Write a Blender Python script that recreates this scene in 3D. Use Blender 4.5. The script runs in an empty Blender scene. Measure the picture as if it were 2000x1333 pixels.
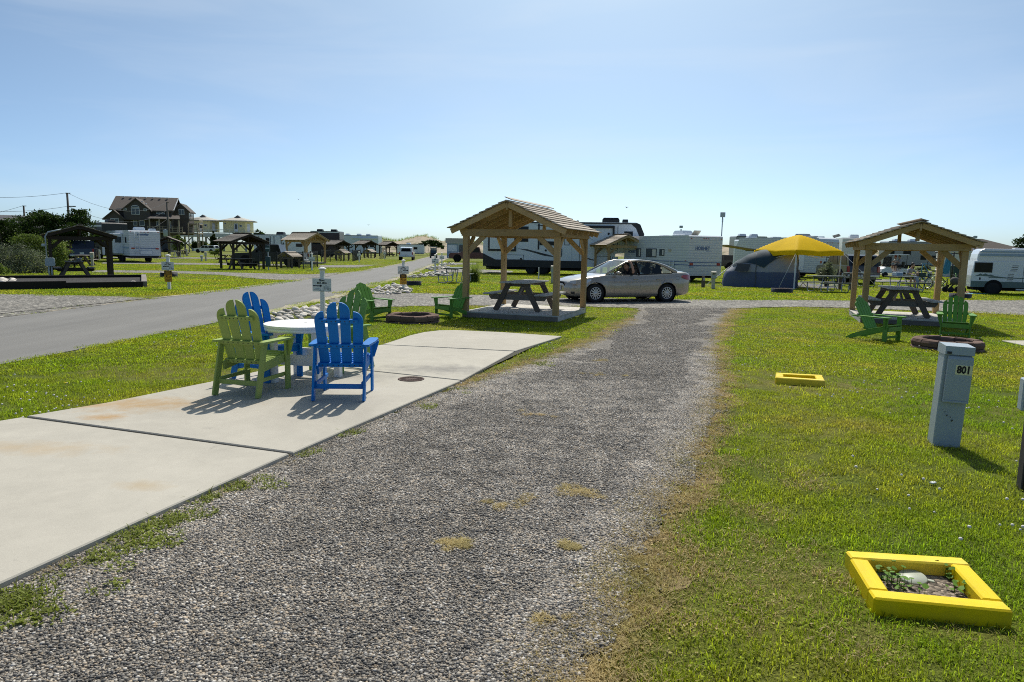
import bpy, bmesh, math, random
import numpy as np
from mathutils import Vector, Matrix, Euler

S = bpy.context.scene
COL = S.collection
R = math.radians
rnd = random.Random(7)

# ------------------------------------------------------------------ camera, sky, sun, exposure
EYE = 1.75
FPX = 1333.0                                   # focal length in pixels of the 2000 px wide photograph (24 mm)
PITCH = math.atan(179.5 / FPX)
ROLL = 0.018
_fw = Vector((0, math.cos(PITCH), -math.sin(PITCH)))
_up0 = Vector((0, math.sin(PITCH), math.cos(PITCH)))
_r0 = Vector((1, 0, 0))
_right = math.cos(ROLL) * _r0 + math.sin(ROLL) * _up0
_up = -math.sin(ROLL) * _r0 + math.cos(ROLL) * _up0
cam_d = bpy.data.cameras.new('camera')
cam = bpy.data.objects.new('camera', cam_d)
COL.objects.link(cam)
M4 = Matrix.Identity(4)
for i in range(3):
    M4[i][0] = _right[i]; M4[i][1] = _up[i]; M4[i][2] = -_fw[i]
M4[2][3] = EYE
cam.matrix_world = M4
cam_d.sensor_width = 36.0
cam_d.lens = 36.0 * FPX / 2000.0
cam_d.clip_start = 0.05
cam_d.clip_end = 6000
cam_d.dof.use_dof = True
cam_d.dof.focus_distance = 9.5
cam_d.dof.aperture_fstop = 8.0
S.camera = cam

SUN_AZ, SUN_EL = R(7.3), R(52)
SUN = Vector((math.sin(SUN_AZ) * math.cos(SUN_EL), math.cos(SUN_AZ) * math.cos(SUN_EL), math.sin(SUN_EL)))
W = bpy.data.worlds.new('World')
S.world = W
W.use_nodes = True
nt = W.node_tree
nt.nodes.clear()
sky = nt.nodes.new('ShaderNodeTexSky')
sky.sky_type = 'NISHITA'
sky.sun_disc = False
sky.sun_elevation = SUN_EL
sky.sun_rotation = SUN_AZ
sky.altitude = 0
sky.air_density = 0.35
sky.dust_density = 1.6
sky.ozone_density = 3.5
bg = nt.nodes.new('ShaderNodeBackground')
bg.inputs['Strength'].default_value = 0.15
wo = nt.nodes.new('ShaderNodeOutputWorld')
tn = nt.nodes.new('ShaderNodeMix'); tn.data_type = 'RGBA'; tn.blend_type = 'MULTIPLY'; tn.inputs[0].default_value = 1.0
tn.inputs[7].default_value = (0.95, 1.15, 1.09, 1)
nt.links.new(sky.outputs[0], tn.inputs[6])
# faint streaks of high thin cloud all round the sky
wc = nt.nodes.new('ShaderNodeTexCoord'); wm = nt.nodes.new('ShaderNodeMapping'); wm.inputs['Scale'].default_value = (1.1, 1.1, 7.0); wm.inputs['Rotation'].default_value = (0.0, R(9), 0.3)
wn = nt.nodes.new('ShaderNodeTexNoise'); wn.inputs['Scale'].default_value = 1.7; wn.inputs['Detail'].default_value = 6; wn.inputs['Distortion'].default_value = 0.5
wr_ = nt.nodes.new('ShaderNodeMapRange'); wr_.inputs[1].default_value = 0.48; wr_.inputs[2].default_value = 0.80; wr_.inputs[4].default_value = 0.34
wx = nt.nodes.new('ShaderNodeMix'); wx.data_type = 'RGBA'; wx.inputs[7].default_value = (5.3, 5.8, 6.3, 1)
nt.links.new(wc.outputs['Generated'], wm.inputs[0]); nt.links.new(wm.outputs[0], wn.inputs['Vector']); nt.links.new(wn.outputs[0], wr_.inputs[0]); nt.links.new(wr_.outputs[0], wx.inputs[0])
nt.links.new(tn.outputs[2], wx.inputs[6]); nt.links.new(wx.outputs[2], bg.inputs['Color'])
nt.links.new(bg.outputs[0], wo.inputs['Surface'])

sl = bpy.data.lights.new('sun', 'SUN')
sl.energy = 4.4
sl.angle = R(0.53)
sl.color = (1.0, 0.94, 0.84)
so = bpy.data.objects.new('sun', sl)
so.rotation_euler = (-SUN).to_track_quat('-Z', 'Y').to_euler()
COL.objects.link(so)
S.view_settings.view_transform = 'Standard'
S.view_settings.look = 'None'
S.view_settings.gamma = 1
S.view_settings.exposure = 0.0
S.view_settings.use_curve_mapping = False
S.cycles.max_bounces = 8
S.cycles.transparent_max_bounces = 12
S.cycles.use_denoising = False   # the grain stays, like the photograph's
S.cycles.filter_width = 1.0

# ------------------------------------------------------------------ where things stand
def G(px, py, z=0.0):
    """ground point under a pixel of the 2000 px photograph"""
    d = _fw * FPX + _right * (px - 1000) - _up * (py - 666.5)
    t = (z - EYE) / d[2]
    p = Vector((0, 0, EYE)) + d * t
    return Vector((p.x, p.y, z))

def PPM(p):
    return FPX / ((Vector(p) - Vector((0, 0, EYE))).dot(_fw))

def AT(px, depth, z=0.0):
    """point at a depth (metres along the view) under pixel column px, at height z"""
    k = (px - 1000) / FPX
    y = depth
    x = k * depth
    for _ in range(4):
        q = Vector((x, y, z)) - Vector((0, 0, EYE))
        w = q.dot(_fw)
        x += (k * w - q.dot(_right))
        y += depth - w
    return Vector((x, y, z))

# ------------------------------------------------------------------ materials
def _nodes(name):
    m = bpy.data.materials.new(name)
    m.use_nodes = True
    n = m.node_tree
    n.nodes.clear()
    out = n.nodes.new('ShaderNodeOutputMaterial')
    b = n.nodes.new('ShaderNodeBsdfPrincipled')
    n.links.new(b.outputs[0], out.inputs['Surface'])
    return m, n, b, out

def _val(n, v):
    x = n.nodes.new('ShaderNodeValue'); x.outputs[0].default_value = v
    return x.outputs[0]

def _math(n, op, a, b=None, c=None, clamp=False):
    x = n.nodes.new('ShaderNodeMath'); x.operation = op; x.use_clamp = clamp
    for i, s in enumerate((a, b, c)):
        if s is None: continue
        if isinstance(s, (int, float)): x.inputs[i].default_value = s
        else: n.links.new(s, x.inputs[i])
    return x.outputs[0]

def _noise(n, vec, scale, detail=3, rough=0.55, dist=0.0):
    x = n.nodes.new('ShaderNodeTexNoise')
    x.inputs['Scale'].default_value = scale
    x.inputs['Detail'].default_value = detail
    x.inputs['Roughness'].default_value = rough
    x.inputs['Distortion'].default_value = dist
    if vec is not None: n.links.new(vec, x.inputs['Vector'])
    return x.outputs['Fac']

def _coord(n, kind='Object', scale=(1, 1, 1)):
    t = n.nodes.new('ShaderNodeTexCoord')
    if scale == (1, 1, 1):
        return t.outputs[kind]
    m = n.nodes.new('ShaderNodeMapping')
    m.inputs['Scale'].default_value = scale
    n.links.new(t.outputs[kind], m.inputs['Vector'])
    return m.outputs[0]

def _world(n):
    g = n.nodes.new('ShaderNodeNewGeometry')
    return g.outputs['Position']

def _ramp(n, fac, stops, interp='LINEAR'):
    r = n.nodes.new('ShaderNodeValToRGB')
    r.color_ramp.interpolation = interp
    els = r.color_ramp.elements
    while len(els) < len(stops): els.new(0.5)
    for e, (p, c) in zip(els, stops):
        e.position = p
        e.color = (*c, 1) if len(c) == 3 else c
    n.links.new(fac, r.inputs['Fac'])
    return r.outputs['Color']

def _mix(n, fac, a, b, blend='MIX'):
    x = n.nodes.new('ShaderNodeMix'); x.data_type = 'RGBA'; x.blend_type = blend
    if isinstance(fac, (int, float)): x.inputs[0].default_value = fac
    else: n.links.new(fac, x.inputs[0])
    for i, s in ((6, a), (7, b)):
        if isinstance(s, tuple): x.inputs[i].default_value = (*s, 1) if len(s) == 3 else s
        else: n.links.new(s, x.inputs[i])
    return x.outputs[2]

def _bump(n, b, h, strength, dist=0.01):
    x = n.nodes.new('ShaderNodeBump')
    x.inputs['Strength'].default_value = strength
    x.inputs['Distance'].default_value = dist
    n.links.new(h, x.inputs['Height'])
    n.links.new(x.outputs[0], b.inputs['Normal'])

MATS = {}
def M(name, col, rough=0.6, metal=0.0, var=0.12, scale=4, stretch=(1, 1, 1), bump=0.0, bscale=60, rand=0.0,
      spec=0.4, coat=0.0, dirt=0.0, dirtcol=(0.12, 0.10, 0.08)):
    """painted, wooden or plastic surface: base colour with soft mottling, fine relief and a shade of its own per piece"""
    m, n, b, out = _nodes(name)
    v = _coord(n, 'Object', stretch)
    f = _noise(n, v, scale, 5, 0.6)
    f2 = _noise(n, v, scale * 9, 2, 0.6)
    k = _math(n, 'MULTIPLY_ADD', f, 1.6 * var, 1 - 0.8 * var)
    k = _math(n, 'ADD', k, _math(n, 'MULTIPLY_ADD', f2, var, -0.5 * var))
    if rand:
        oi = n.nodes.new('ShaderNodeObjectInfo')
        k = _math(n, 'MULTIPLY', k, _math(n, 'MULTIPLY_ADD', oi.outputs['Random'], 2 * rand, 1 - rand))
    hsv = n.nodes.new('ShaderNodeHueSaturation')
    hsv.inputs['Color'].default_value = (*col, 1)
    n.links.new(k, hsv.inputs['Value'])
    c = hsv.outputs[0]
    if dirt:
        d = _noise(n, _coord(n), 1.7, 6, 0.68)
        d = _ramp(n, d, [(0.5, (0, 0, 0)), (0.72, (1, 1, 1))])
        c = _mix(n, _math(n, 'MULTIPLY', d, dirt), c, dirtcol)
    n.links.new(c, b.inputs['Base Color'])
    r = _math(n, 'MULTIPLY_ADD', f, 0.25, rough - 0.12, clamp=True)
    n.links.new(r, b.inputs['Roughness'])
    b.inputs['Metallic'].default_value = metal
    b.inputs['Specular IOR Level'].default_value = spec
    b.inputs['Coat Weight'].default_value = coat
    b.inputs['Coat Roughness'].default_value = 0.06
    if bump:
        h = _noise(n, v, bscale, 4, 0.6)
        _bump(n, b, h, bump, 0.004)
    MATS[name] = m
    return m

def wood(name, col, axis, rand=0.16, var=0.22, rough=0.8, knots=True, dirt=0.0):
    """timber with grain along one axis and an occasional knot"""
    m, n, b, out = _nodes(name)
    st = {'x': (1.2, 22, 22), 'y': (22, 1.2, 22), 'z': (22, 22, 1.2)}[axis]
    oi = n.nodes.new('ShaderNodeObjectInfo')
    tc = n.nodes.new('ShaderNodeTexCoord')
    off = n.nodes.new('ShaderNodeVectorMath'); off.operation = 'MULTIPLY_ADD'
    cb = n.nodes.new('ShaderNodeCombineXYZ')
    for i in range(3): n.links.new(oi.outputs['Random'], cb.inputs[i])
    n.links.new(cb.outputs[0], off.inputs[0])
    off.inputs[1].default_value = (13.7, 7.9, 5.3)
    n.links.new(tc.outputs['Object'], off.inputs[2])
    mp = n.nodes.new('ShaderNodeMapping'); mp.inputs['Scale'].default_value = st
    n.links.new(off.outputs[0], mp.inputs['Vector'])
    g = _noise(n, mp.outputs[0], 1.6, 6, 0.65, 0.6)
    g2 = _noise(n, mp.outputs[0], 7.0, 3, 0.6)
    big = _noise(n, off.outputs[0], 1.1, 3)
    k = _math(n, 'MULTIPLY_ADD', g, 2 * var, 1 - var)
    k = _math(n, 'ADD', k, _math(n, 'MULTIPLY_ADD', g2, var, -0.5 * var))
    k = _math(n, 'MULTIPLY', k, _math(n, 'MULTIPLY_ADD', big, 0.5, 0.75))
    k = _math(n, 'MULTIPLY', k, _math(n, 'MULTIPLY_ADD', oi.outputs['Random'], 2 * rand, 1 - rand))
    hsv = n.nodes.new('ShaderNodeHueSaturation')
    hsv.inputs['Color'].default_value = (*col, 1)
    n.links.new(k, hsv.inputs['Value'])
    n.links.new(_math(n, 'MULTIPLY_ADD', big, -0.5, 1.25), hsv.inputs['Saturation'])
    c = hsv.outputs[0]
    if knots:
        vo = n.nodes.new('ShaderNodeTexVoronoi')
        ks = {'x': (2.2, 7, 7), 'y': (7, 2.2, 7), 'z': (7, 7, 2.2)}[axis]
        mk = n.nodes.new('ShaderNodeMapping'); mk.inputs['Scale'].default_value = ks
        n.links.new(off.outputs[0], mk.inputs['Vector'])
        n.links.new(mk.outputs[0], vo.inputs['Vector'])
        vo.inputs['Scale'].default_value = 1.0
        kf = _ramp(n, vo.outputs['Distance'], [(0.04, (1, 1, 1)), (0.13, (0, 0, 0))])
        c = _mix(n, _math(n, 'MULTIPLY', kf, 0.75), c, (col[0] * 0.3, col[1] * 0.25, col[2] * 0.2))
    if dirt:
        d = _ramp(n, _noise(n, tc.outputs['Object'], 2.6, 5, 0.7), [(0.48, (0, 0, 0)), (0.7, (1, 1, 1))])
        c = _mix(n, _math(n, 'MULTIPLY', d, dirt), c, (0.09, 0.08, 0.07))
    n.links.new(c, b.inputs['Base Color'])
    b.inputs['Roughness'].default_value = rough
    b.inputs['Specular IOR Level'].default_value = 0.25
    _bump(n, b, g, 0.35, 0.003)
    MATS[name] = m
    return m

def glass(name, tint=(0.7, 0.8, 0.85), rough=0.02, alpha=0.35):
    """thin window glass: mostly see-through with a clear reflection"""
    m, n, b, out = _nodes(name)
    n.nodes.remove(b)
    tr = n.nodes.new('ShaderNodeBsdfTransparent'); tr.inputs[0].default_value = (*tint, 1)
    gl = n.nodes.new('ShaderNodeBsdfGlossy'); gl.inputs['Roughness'].default_value = rough
    fr = n.nodes.new('ShaderNodeFresnel'); fr.inputs[0].default_value = 1.5
    mx = n.nodes.new('ShaderNodeMixShader')
    n.links.new(_math(n, 'ADD', fr.outputs[0], 0.03, clamp=True), mx.inputs[0])
    n.links.new(tr.outputs[0], mx.inputs[1]); n.links.new(gl.outputs[0], mx.inputs[2])
    n.links.new(mx.outputs[0], out.inputs['Surface'])
    MATS[name] = m
    return m

def leafy(name, col, tcol, var=0.4, wscale=0.9, rough=0.5, cols=None, trans=0.45):
    """leaf or blade: diffuse front with light let through from behind; shade drifts over the ground"""
    m, n, b, out = _nodes(name)
    oi = n.nodes.new('ShaderNodeObjectInfo')
    at = n.nodes.new('ShaderNodeAttribute'); at.attribute_name = 'tone'
    p = _world(n)
    big = _noise(n, p, wscale, 4, 0.6)
    mid = _noise(n, p, wscale * 7, 2, 0.5)
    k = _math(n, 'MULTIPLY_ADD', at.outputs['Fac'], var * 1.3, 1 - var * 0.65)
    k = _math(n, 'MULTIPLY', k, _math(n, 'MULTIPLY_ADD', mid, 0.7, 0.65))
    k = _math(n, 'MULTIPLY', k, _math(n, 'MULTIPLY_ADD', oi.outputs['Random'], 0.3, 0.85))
    base = col
    if cols:
        base = _ramp(n, big, cols)
    h = n.nodes.new('ShaderNodeHueSaturation'); n.links.new(k, h.inputs['Value'])
    if cols: n.links.new(base, h.inputs['Color'])
    else: h.inputs['Color'].default_value = (*col, 1)
    n.links.new(h.outputs[0], b.inputs['Base Color'])
    b.inputs['Roughness'].default_value = rough
    b.inputs['Specular IOR Level'].default_value = 0.10
    tl = n.nodes.new('ShaderNodeBsdfTranslucent')
    tc = _mix(n, 1.0, h.outputs[0], tcol, 'MULTIPLY')
    n.links.new(tc, tl.inputs[0])
    mx = n.nodes.new('ShaderNodeMixShader'); mx.inputs[0].default_value = trans
    n.links.new(b.outputs[0], mx.inputs[1]); n.links.new(tl.outputs[0], mx.inputs[2])
    n.links.new(mx.outputs[0], out.inputs['Surface'])
    MATS[name] = m
    return m

# ------------------------------------------------------------------ mesh building
FINE = {'screws', 'raised_studs', 'spokes', 'faded_wording', 'scuff_marks', 'wire_mesh'}
class MB:
    """collects boxes, beams, tubes, prisms; build() links them as ONE mesh object"""
    def __init__(s): s.v = []; s.f = []; s.mi = []; s.sm = []
    def add(s, vs, fs, mi=0, smooth=False):
        o = len(s.v)
        s.v += [tuple(v) for v in vs]
        s.f += [tuple(i + o for i in f) for f in fs]
        s.mi += [mi] * len(fs); s.sm += [smooth] * len(fs)
        return s
    def box(s, c, size, rot=None, ch=0.0, mi=0):
        c = Vector(c); h = Vector(size) * 0.5
        Rm = rot if rot is not None else Matrix.Identity(3)
        if ch <= 0:
            vs = [c + Rm @ Vector((x * h.x, y * h.y, z * h.z)) for x in (-1, 1) for y in (-1, 1) for z in (-1, 1)]
            fs = [(0, 1, 3, 2), (4, 6, 7, 5), (0, 4, 5, 1), (2, 3, 7, 6), (0, 2, 6, 4), (1, 5, 7, 3)]
            return s.add(vs, fs, mi)
        ch = min(ch, 0.45 * min(h) * 2 * 0.5)
        vs = []; idx = {}
        for x in (-1, 1):
            for y in (-1, 1):
                for z in (-1, 1):
                    for a in range(3):
                        q = [x * (h.x - ch), y * (h.y - ch), z * (h.z - ch)]
                        q[a] = (x, y, z)[a] * h[a]
                        idx[(x, y, z, a)] = len(vs)
                        vs.append(c + Rm @ Vector(q))
        fs = []
        def q4(l): fs.append(tuple(idx[k] for k in l))
        for a in range(3):
            b_, c_ = (a + 1) % 3, (a + 2) % 3
            for sg in (-1, 1):
                def key(u, w):
                    k = [0, 0, 0]; k[a] = sg; k[b_] = u; k[c_] = w
                    return (*k, a)
                l = [key(-1, -1), key(1, -1), key(1, 1), key(-1, 1)]
                q4(l if sg > 0 else l[::-1])
            for u in (-1, 1):
                for w in (-1, 1):
                    def key2(t, ax):
                        k = [0, 0, 0]; k[a] = t; k[b_] = u; k[c_] = w
                        return (*k, ax)
                    l = [key2(-1, b_), key2(1, b_), key2(1, c_), key2(-1, c_)]
                    q4(l if u * w > 0 else l[::-1])
        for x in (-1, 1):
            for y in (-1, 1):
                for z in (-1, 1):
                    l = [(x, y, z, 0), (x, y, z, 1), (x, y, z, 2)]
                    q4(l if x * y * z > 0 else l[::-1])
        return s.add(vs, fs, mi)
    def beam(s, p, q, w, h, up=(0, 0, 1), ch=0.0, mi=0):
        """board from p to q, w across, h along 'up'"""
        p = Vector(p); q = Vector(q); d = (q - p)
        L = d.length; d.normalize()
        u = Vector(up); side = d.cross(u)
        if side.length < 1e-5: side = d.cross(Vector((1, 0, 0)))
        side.normalize(); u = side.cross(d)
        rot = Matrix((d, side, u)).transposed()
        return s.box((p + q) / 2, (L, w, h), rot, ch, mi)
    def tube(s, pts, r, n=8, caps=True, mi=0, closed=False):
        pts = [Vector(p) for p in pts]
        rs = r if isinstance(r, (list, tuple)) else [r] * len(pts)
        vs = []; prev = None
        N = len(pts)
        for i, p in enumerate(pts):
            a = pts[i - 1] if i else (pts[-1] if closed else pts[0])
            b = pts[i + 1] if i < N - 1 else (pts[0] if closed else pts[-1])
            t = (b - a).normalized()
            if prev is None:
                u = t.cross(Vector((0, 0, 1)))
                if u.length < 1e-3: u = t.cross(Vector((1, 0, 0)))
            else:
                u = prev - t * prev.dot(t)
            u.normalize(); prev = u; w = t.cross(u)
            for k in range(n):
                an = 2 * math.pi * k / n
                vs.append(p + (u * math.cos(an) + w * math.sin(an)) * rs[i])
        fs = []
        for i in range(N if closed else N - 1):
            j = (i + 1) % N
            for k in range(n):
                k2 = (k + 1) % n
                fs.append((i * n + k, j * n + k, j * n + k2, i * n + k2))
        s.add(vs, fs, mi, True)
        if caps and not closed:
            o = len(s.v) - len(vs)
            s.f.append(tuple(o + k for k in range(n))); s.mi.append(mi); s.sm.append(False)
            s.f.append(tuple(o + (N - 1) * n + k for k in reversed(range(n)))); s.mi.append(mi); s.sm.append(False)
        return s
    def lathe(s, prof, n=16, c=(0, 0, 0), axis='z', smooth=True, mi=0, cap=True):
        vs = []; fs = []
        c = Vector(c)
        for (r, z) in prof:
            for k in range(n):
                a = 2 * math.pi * k / n
                x, y = r * math.cos(a), r * math.sin(a)
                q = {'z': (x, y, z), 'x': (z, x, y), 'y': (y, z, x)}[axis]
                vs.append(c + Vector(q))
        for i in range(len(prof) - 1):
            for k in range(n):
                k2 = (k + 1) % n
                fs.append((i * n + k, i * n + k2, (i + 1) * n + k2, (i + 1) * n + k))
        s.add(vs, fs, mi, smooth)
        if cap:
            o = len(s.v) - len(vs)
            if prof[0][0] > 1e-6:
                s.f.append(tuple(o + k for k in reversed(range(n)))); s.mi.append(mi); s.sm.append(False)
            if prof[-1][0] > 1e-6:
                s.f.append(tuple(o + (len(prof) - 1) * n + k for k in range(n))); s.mi.append(mi); s.sm.append(False)
        return s
    def prism(s, poly, t, frame=None, mi=0, smooth=False):
        """extrude a 2-D outline by t (centred) along the third axis; frame maps (u,v,w) -> xyz"""
        fr = frame or (lambda u, v, w: (u, v, w))
        n = len(poly)
        vs = [fr(u, v, -t / 2) for u, v in poly] + [fr(u, v, t / 2) for u, v in poly]
        fs = [tuple(reversed(range(n))), tuple(range(n, 2 * n))]
        s.add(vs, fs, mi)
        o = len(s.v) - 2 * n
        for i in range(n):
            j = (i + 1) % n
            s.f.append((o + i, o + j, o + n + j, o + n + i)); s.mi.append(mi); s.sm.append(smooth)
        return s
    def loft(s, rings, closed_ring=True, caps=True, smooth=True, mi=0):
        n = len(rings[0]); vs = [p for r in rings for p in r]; fs = []
        for i in range(len(rings) - 1):
            for k in range(n if closed_ring else n - 1):
                k2 = (k + 1) % n
                fs.append((i * n + k, i * n + k2, (i + 1) * n + k2, (i + 1) * n + k))
        s.add(vs, fs, mi, smooth)
        if caps and closed_ring:
            o = len(s.v) - len(vs)
            s.f.append(tuple(o + k for k in reversed(range(n)))); s.mi.append(mi); s.sm.append(False)
            e = o + (len(rings) - 1) * n
            s.f.append(tuple(e + k for k in range(n))); s.mi.append(mi); s.sm.append(False)
        return s
    def ell(s, c, r, n=12, m=8, mi=0, rot=None):
        c = Vector(c); rx, ry, rz = r if isinstance(r, (tuple, list)) else (r, r, r)
        vs = []; fs = []
        for i in range(1, m):
            t = math.pi * i / m
            for k in range(n):
                a = 2 * math.pi * k / n
                q = Vector((rx * math.sin(t) * math.cos(a), ry * math.sin(t) * math.sin(a), rz * math.cos(t)))
                vs.append(c + (rot @ q if rot is not None else q))
        z = Vector((0, 0, rz))
        vs.append(c + (rot @ z if rot is not None else z)); vs.append(c - (rot @ z if rot is not None else z))
        T = len(vs) - 2; B = T + 1
        for k in range(n):
            k2 = (k + 1) % n
            fs.append((T, k, k2)); fs.append((B, (m - 2) * n + k2, (m - 2) * n + k))
            for i in range(m - 2):
                fs.append((i * n + k, (i + 1) * n + k, (i + 1) * n + k2, i * n + k2))
        return s.add(vs, fs, mi, True)
    def mesh(s, name, mats):
        me = bpy.data.meshes.new(name)
        me.from_pydata(s.v, [], s.f)
        for m in (mats if isinstance(mats, (list, tuple)) else [mats]):
            me.materials.append(MATS[m] if isinstance(m, str) else m)
        me.polygons.foreach_set('material_index', s.mi)
        me.polygons.foreach_set('use_smooth', s.sm)
        me.update()
        return me
    def build(s, name, mats, parent=None, loc=(0, 0, 0), rz=0.0, fix=True):
        me = s.mesh(name, mats)
        if fix:
            bm = bmesh.new(); bm.from_mesh(me)
            bmesh.ops.recalc_face_normals(bm, faces=bm.faces)
            bm.to_mesh(me); bm.free()
        o = bpy.data.objects.new(name, me)
        COL.objects.link(o)
        o.location = loc; o.rotation_euler = (0, 0, rz)
        if parent is not None: o.parent = parent
        if name in FINE: o['kind'] = 'stuff'
        return o

def tag(o, label=None, cat=None, group=None, kind=None):
    if label: o['label'] = label
    if cat: o['category'] = cat
    if group: o['group'] = group
    if kind: o['kind'] = kind
    return o

def thing(name, label, cat, loc=(0, 0, 0), rz=0.0, group=None, kind=None, scale=1.0):
    o = bpy.data.objects.new(name, None)
    o.empty_display_size = 0.2
    COL.objects.link(o)
    o.location = loc; o.rotation_euler = (0, 0, rz)
    o.scale = (scale, scale, scale) if isinstance(scale, (int, float)) else scale
    return tag(o, label, cat, group, kind)

def dup(root, loc, rz, label, group=None, scale=None, cat=None):
    """copy of a thing with copies of its parts and their sub-parts"""
    r = root.copy(); COL.objects.link(r)
    r.location = loc; r.rotation_euler = (0, 0, rz); r['label'] = label
    if group: r['group'] = group
    if cat: r['category'] = cat
    if scale is not None: r.scale = (scale, scale, scale) if isinstance(scale, (int, float)) else scale
    for ch in list(KIDS(root)):
        c = ch.copy(); COL.objects.link(c); c.parent = r
        for g in list(KIDS(ch)):
            d = g.copy(); COL.objects.link(d); d.parent = c
    return r

def KIDS(o):
    return o.children

def lettering(text, size, name, mat, parent, loc, rot, bold=0.0, align='CENTER', xs=1.0, shear=0.0):
    cu = bpy.data.curves.new(name, 'FONT')
    cu.body = text; cu.size = size; cu.offset = bold; cu.extrude = 0.0012; cu.shear = shear
    cu.align_x = align; cu.align_y = 'CENTER'; cu.resolution_u = 2
    t = bpy.data.objects.new(name, cu); COL.objects.link(t)
    dg = bpy.context.evaluated_depsgraph_get()
    me = bpy.data.meshes.new_from_object(t.evaluated_get(dg))
    bpy.data.objects.remove(t)
    me.materials.clear(); me.materials.append(MATS[mat])
    o = bpy.data.objects.new(name, me); COL.objects.link(o)
    o.parent = parent; o.location = loc; o.rotation_euler = rot; o.scale = (xs, 1, 1)
    return o
# ------------------------------------------------------------------ the setting: lawn, road, lanes, pad
def in_poly(P2, poly):
    x, y = P2[:, 0], P2[:, 1]
    ins = np.zeros(len(P2), bool); n = len(poly); j = n - 1
    for i in range(n):
        xi, yi = poly[i]; xj, yj = poly[j]
        c = ((yi > y) != (yj > y)) & (x < (xj - xi) * (y - yi) / ((yj - yi) + 1e-12) + xi)
        ins ^= c; j = i
    return ins

def dist_poly(P2, poly):
    d = np.full(len(P2), 1e9); n = len(poly)
    for i in range(n):
        a = np.array(poly[i]); b = np.array(poly[(i + 1) % n]); ab = b - a
        t = np.clip(((P2 - a) @ ab) / (ab @ ab + 1e-12), 0, 1)
        q = a + t[:, None] * ab
        d = np.minimum(d, np.hypot(*(P2 - q).T))
    return d

def rough_edge(pts, step=0.35, amp=0.06, seed=1):
    r = random.Random(seed); out = []; n = len(pts)
    for i in range(n):
        a = Vector(pts[i][:2]); b = Vector(pts[(i + 1) % n][:2]); L = (b - a).length
        k = max(1, min(90, int(L / step)))
        nn = Vector((-(b - a).y, (b - a).x)); nn.normalize()
        f1, f2, f3 = r.uniform(0, 6), r.uniform(0, 6), r.uniform(0, 6)
        for q in range(k):
            t = q / k; x = t * L; e = min(1.0, 6 * t * (1 - t) + 0.15)
            p = a.lerp(b, t) + nn * amp * e * (0.55 * math.sin(2.6 * x + f1) + 0.45 * math.sin(6.1 * x + f2) + 0.3 * math.sin(15 * x + f3) + r.uniform(-.3, .3))
            out.append((p.x, p.y))
    return out

POLY = {}
def flat(name, poly, z, mat, kind='structure', label=None, cat=None, parent=None, thick=0.0):
    me = bpy.data.meshes.new(name)
    bm = bmesh.new()
    vs = [bm.verts.new((x, y, z)) for x, y in poly]
    f = bm.faces.new(vs)
    bm.normal_update()
    if f.normal.z < 0: f.normal_flip()
    if thick > 0:
        r = bmesh.ops.extrude_face_region(bm, geom=[f])
        for v in r['geom']:
            if isinstance(v, bmesh.types.BMVert): v.co.z = z - thick
        bmesh.ops.recalc_face_normals(bm, faces=bm.faces)
        # soften the upper arris
        ed = [e for e in bm.edges if all(abs(v.co.z - z) < 1e-5 for v in e.verts)]
        bmesh.ops.bevel(bm, geom=ed, offset=0.008, segments=1, affect='EDGES')
    bmesh.ops.triangulate(bm, faces=bm.faces, ngon_method='BEAUTY')
    bm.to_mesh(me); bm.free()
    me.materials.append(MATS[mat])
    o = bpy.data.objects.new(name, me); COL.objects.link(o)
    if kind: o['kind'] = kind
    if label: o['label'] = label
    if cat: o['category'] = cat
    if parent: o.parent = parent
    return o

# materials of the ground
def mat_lawn():
    m, n, b, out = _nodes('lawn')
    p = _world(n)
    a = _noise(n, p, 0.35, 5, 0.62); f = _noise(n, p, 9.0, 4, 0.7); ff = _noise(n, p, 55.0, 3, 0.7)
    c = _ramp(n, a, [(0.30, (0.095, 0.135, 0.018)), (0.48, (0.145, 0.175, 0.025)), (0.60, (0.195, 0.19, 0.039)), (0.74, (0.25, 0.205, 0.075))])
    k = _math(n, 'MULTIPLY', _math(n, 'MULTIPLY_ADD', f, 1.2, 0.4), _math(n, 'MULTIPLY_ADD', ff, 1.2, 0.4))
    h = n.nodes.new('ShaderNodeHueSaturation'); n.links.new(c, h.inputs['Color']); n.links.new(k, h.inputs['Value'])
    n.links.new(h.outputs[0], b.inputs['Base Color'])
    b.inputs['Roughness'].default_value = 0.9; b.inputs['Specular IOR Level'].default_value = 0.12
    _bump(n, b, _math(n, 'ADD', f, ff), 0.9, 0.05)
    MATS['lawn'] = m
mat_lawn()

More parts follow.
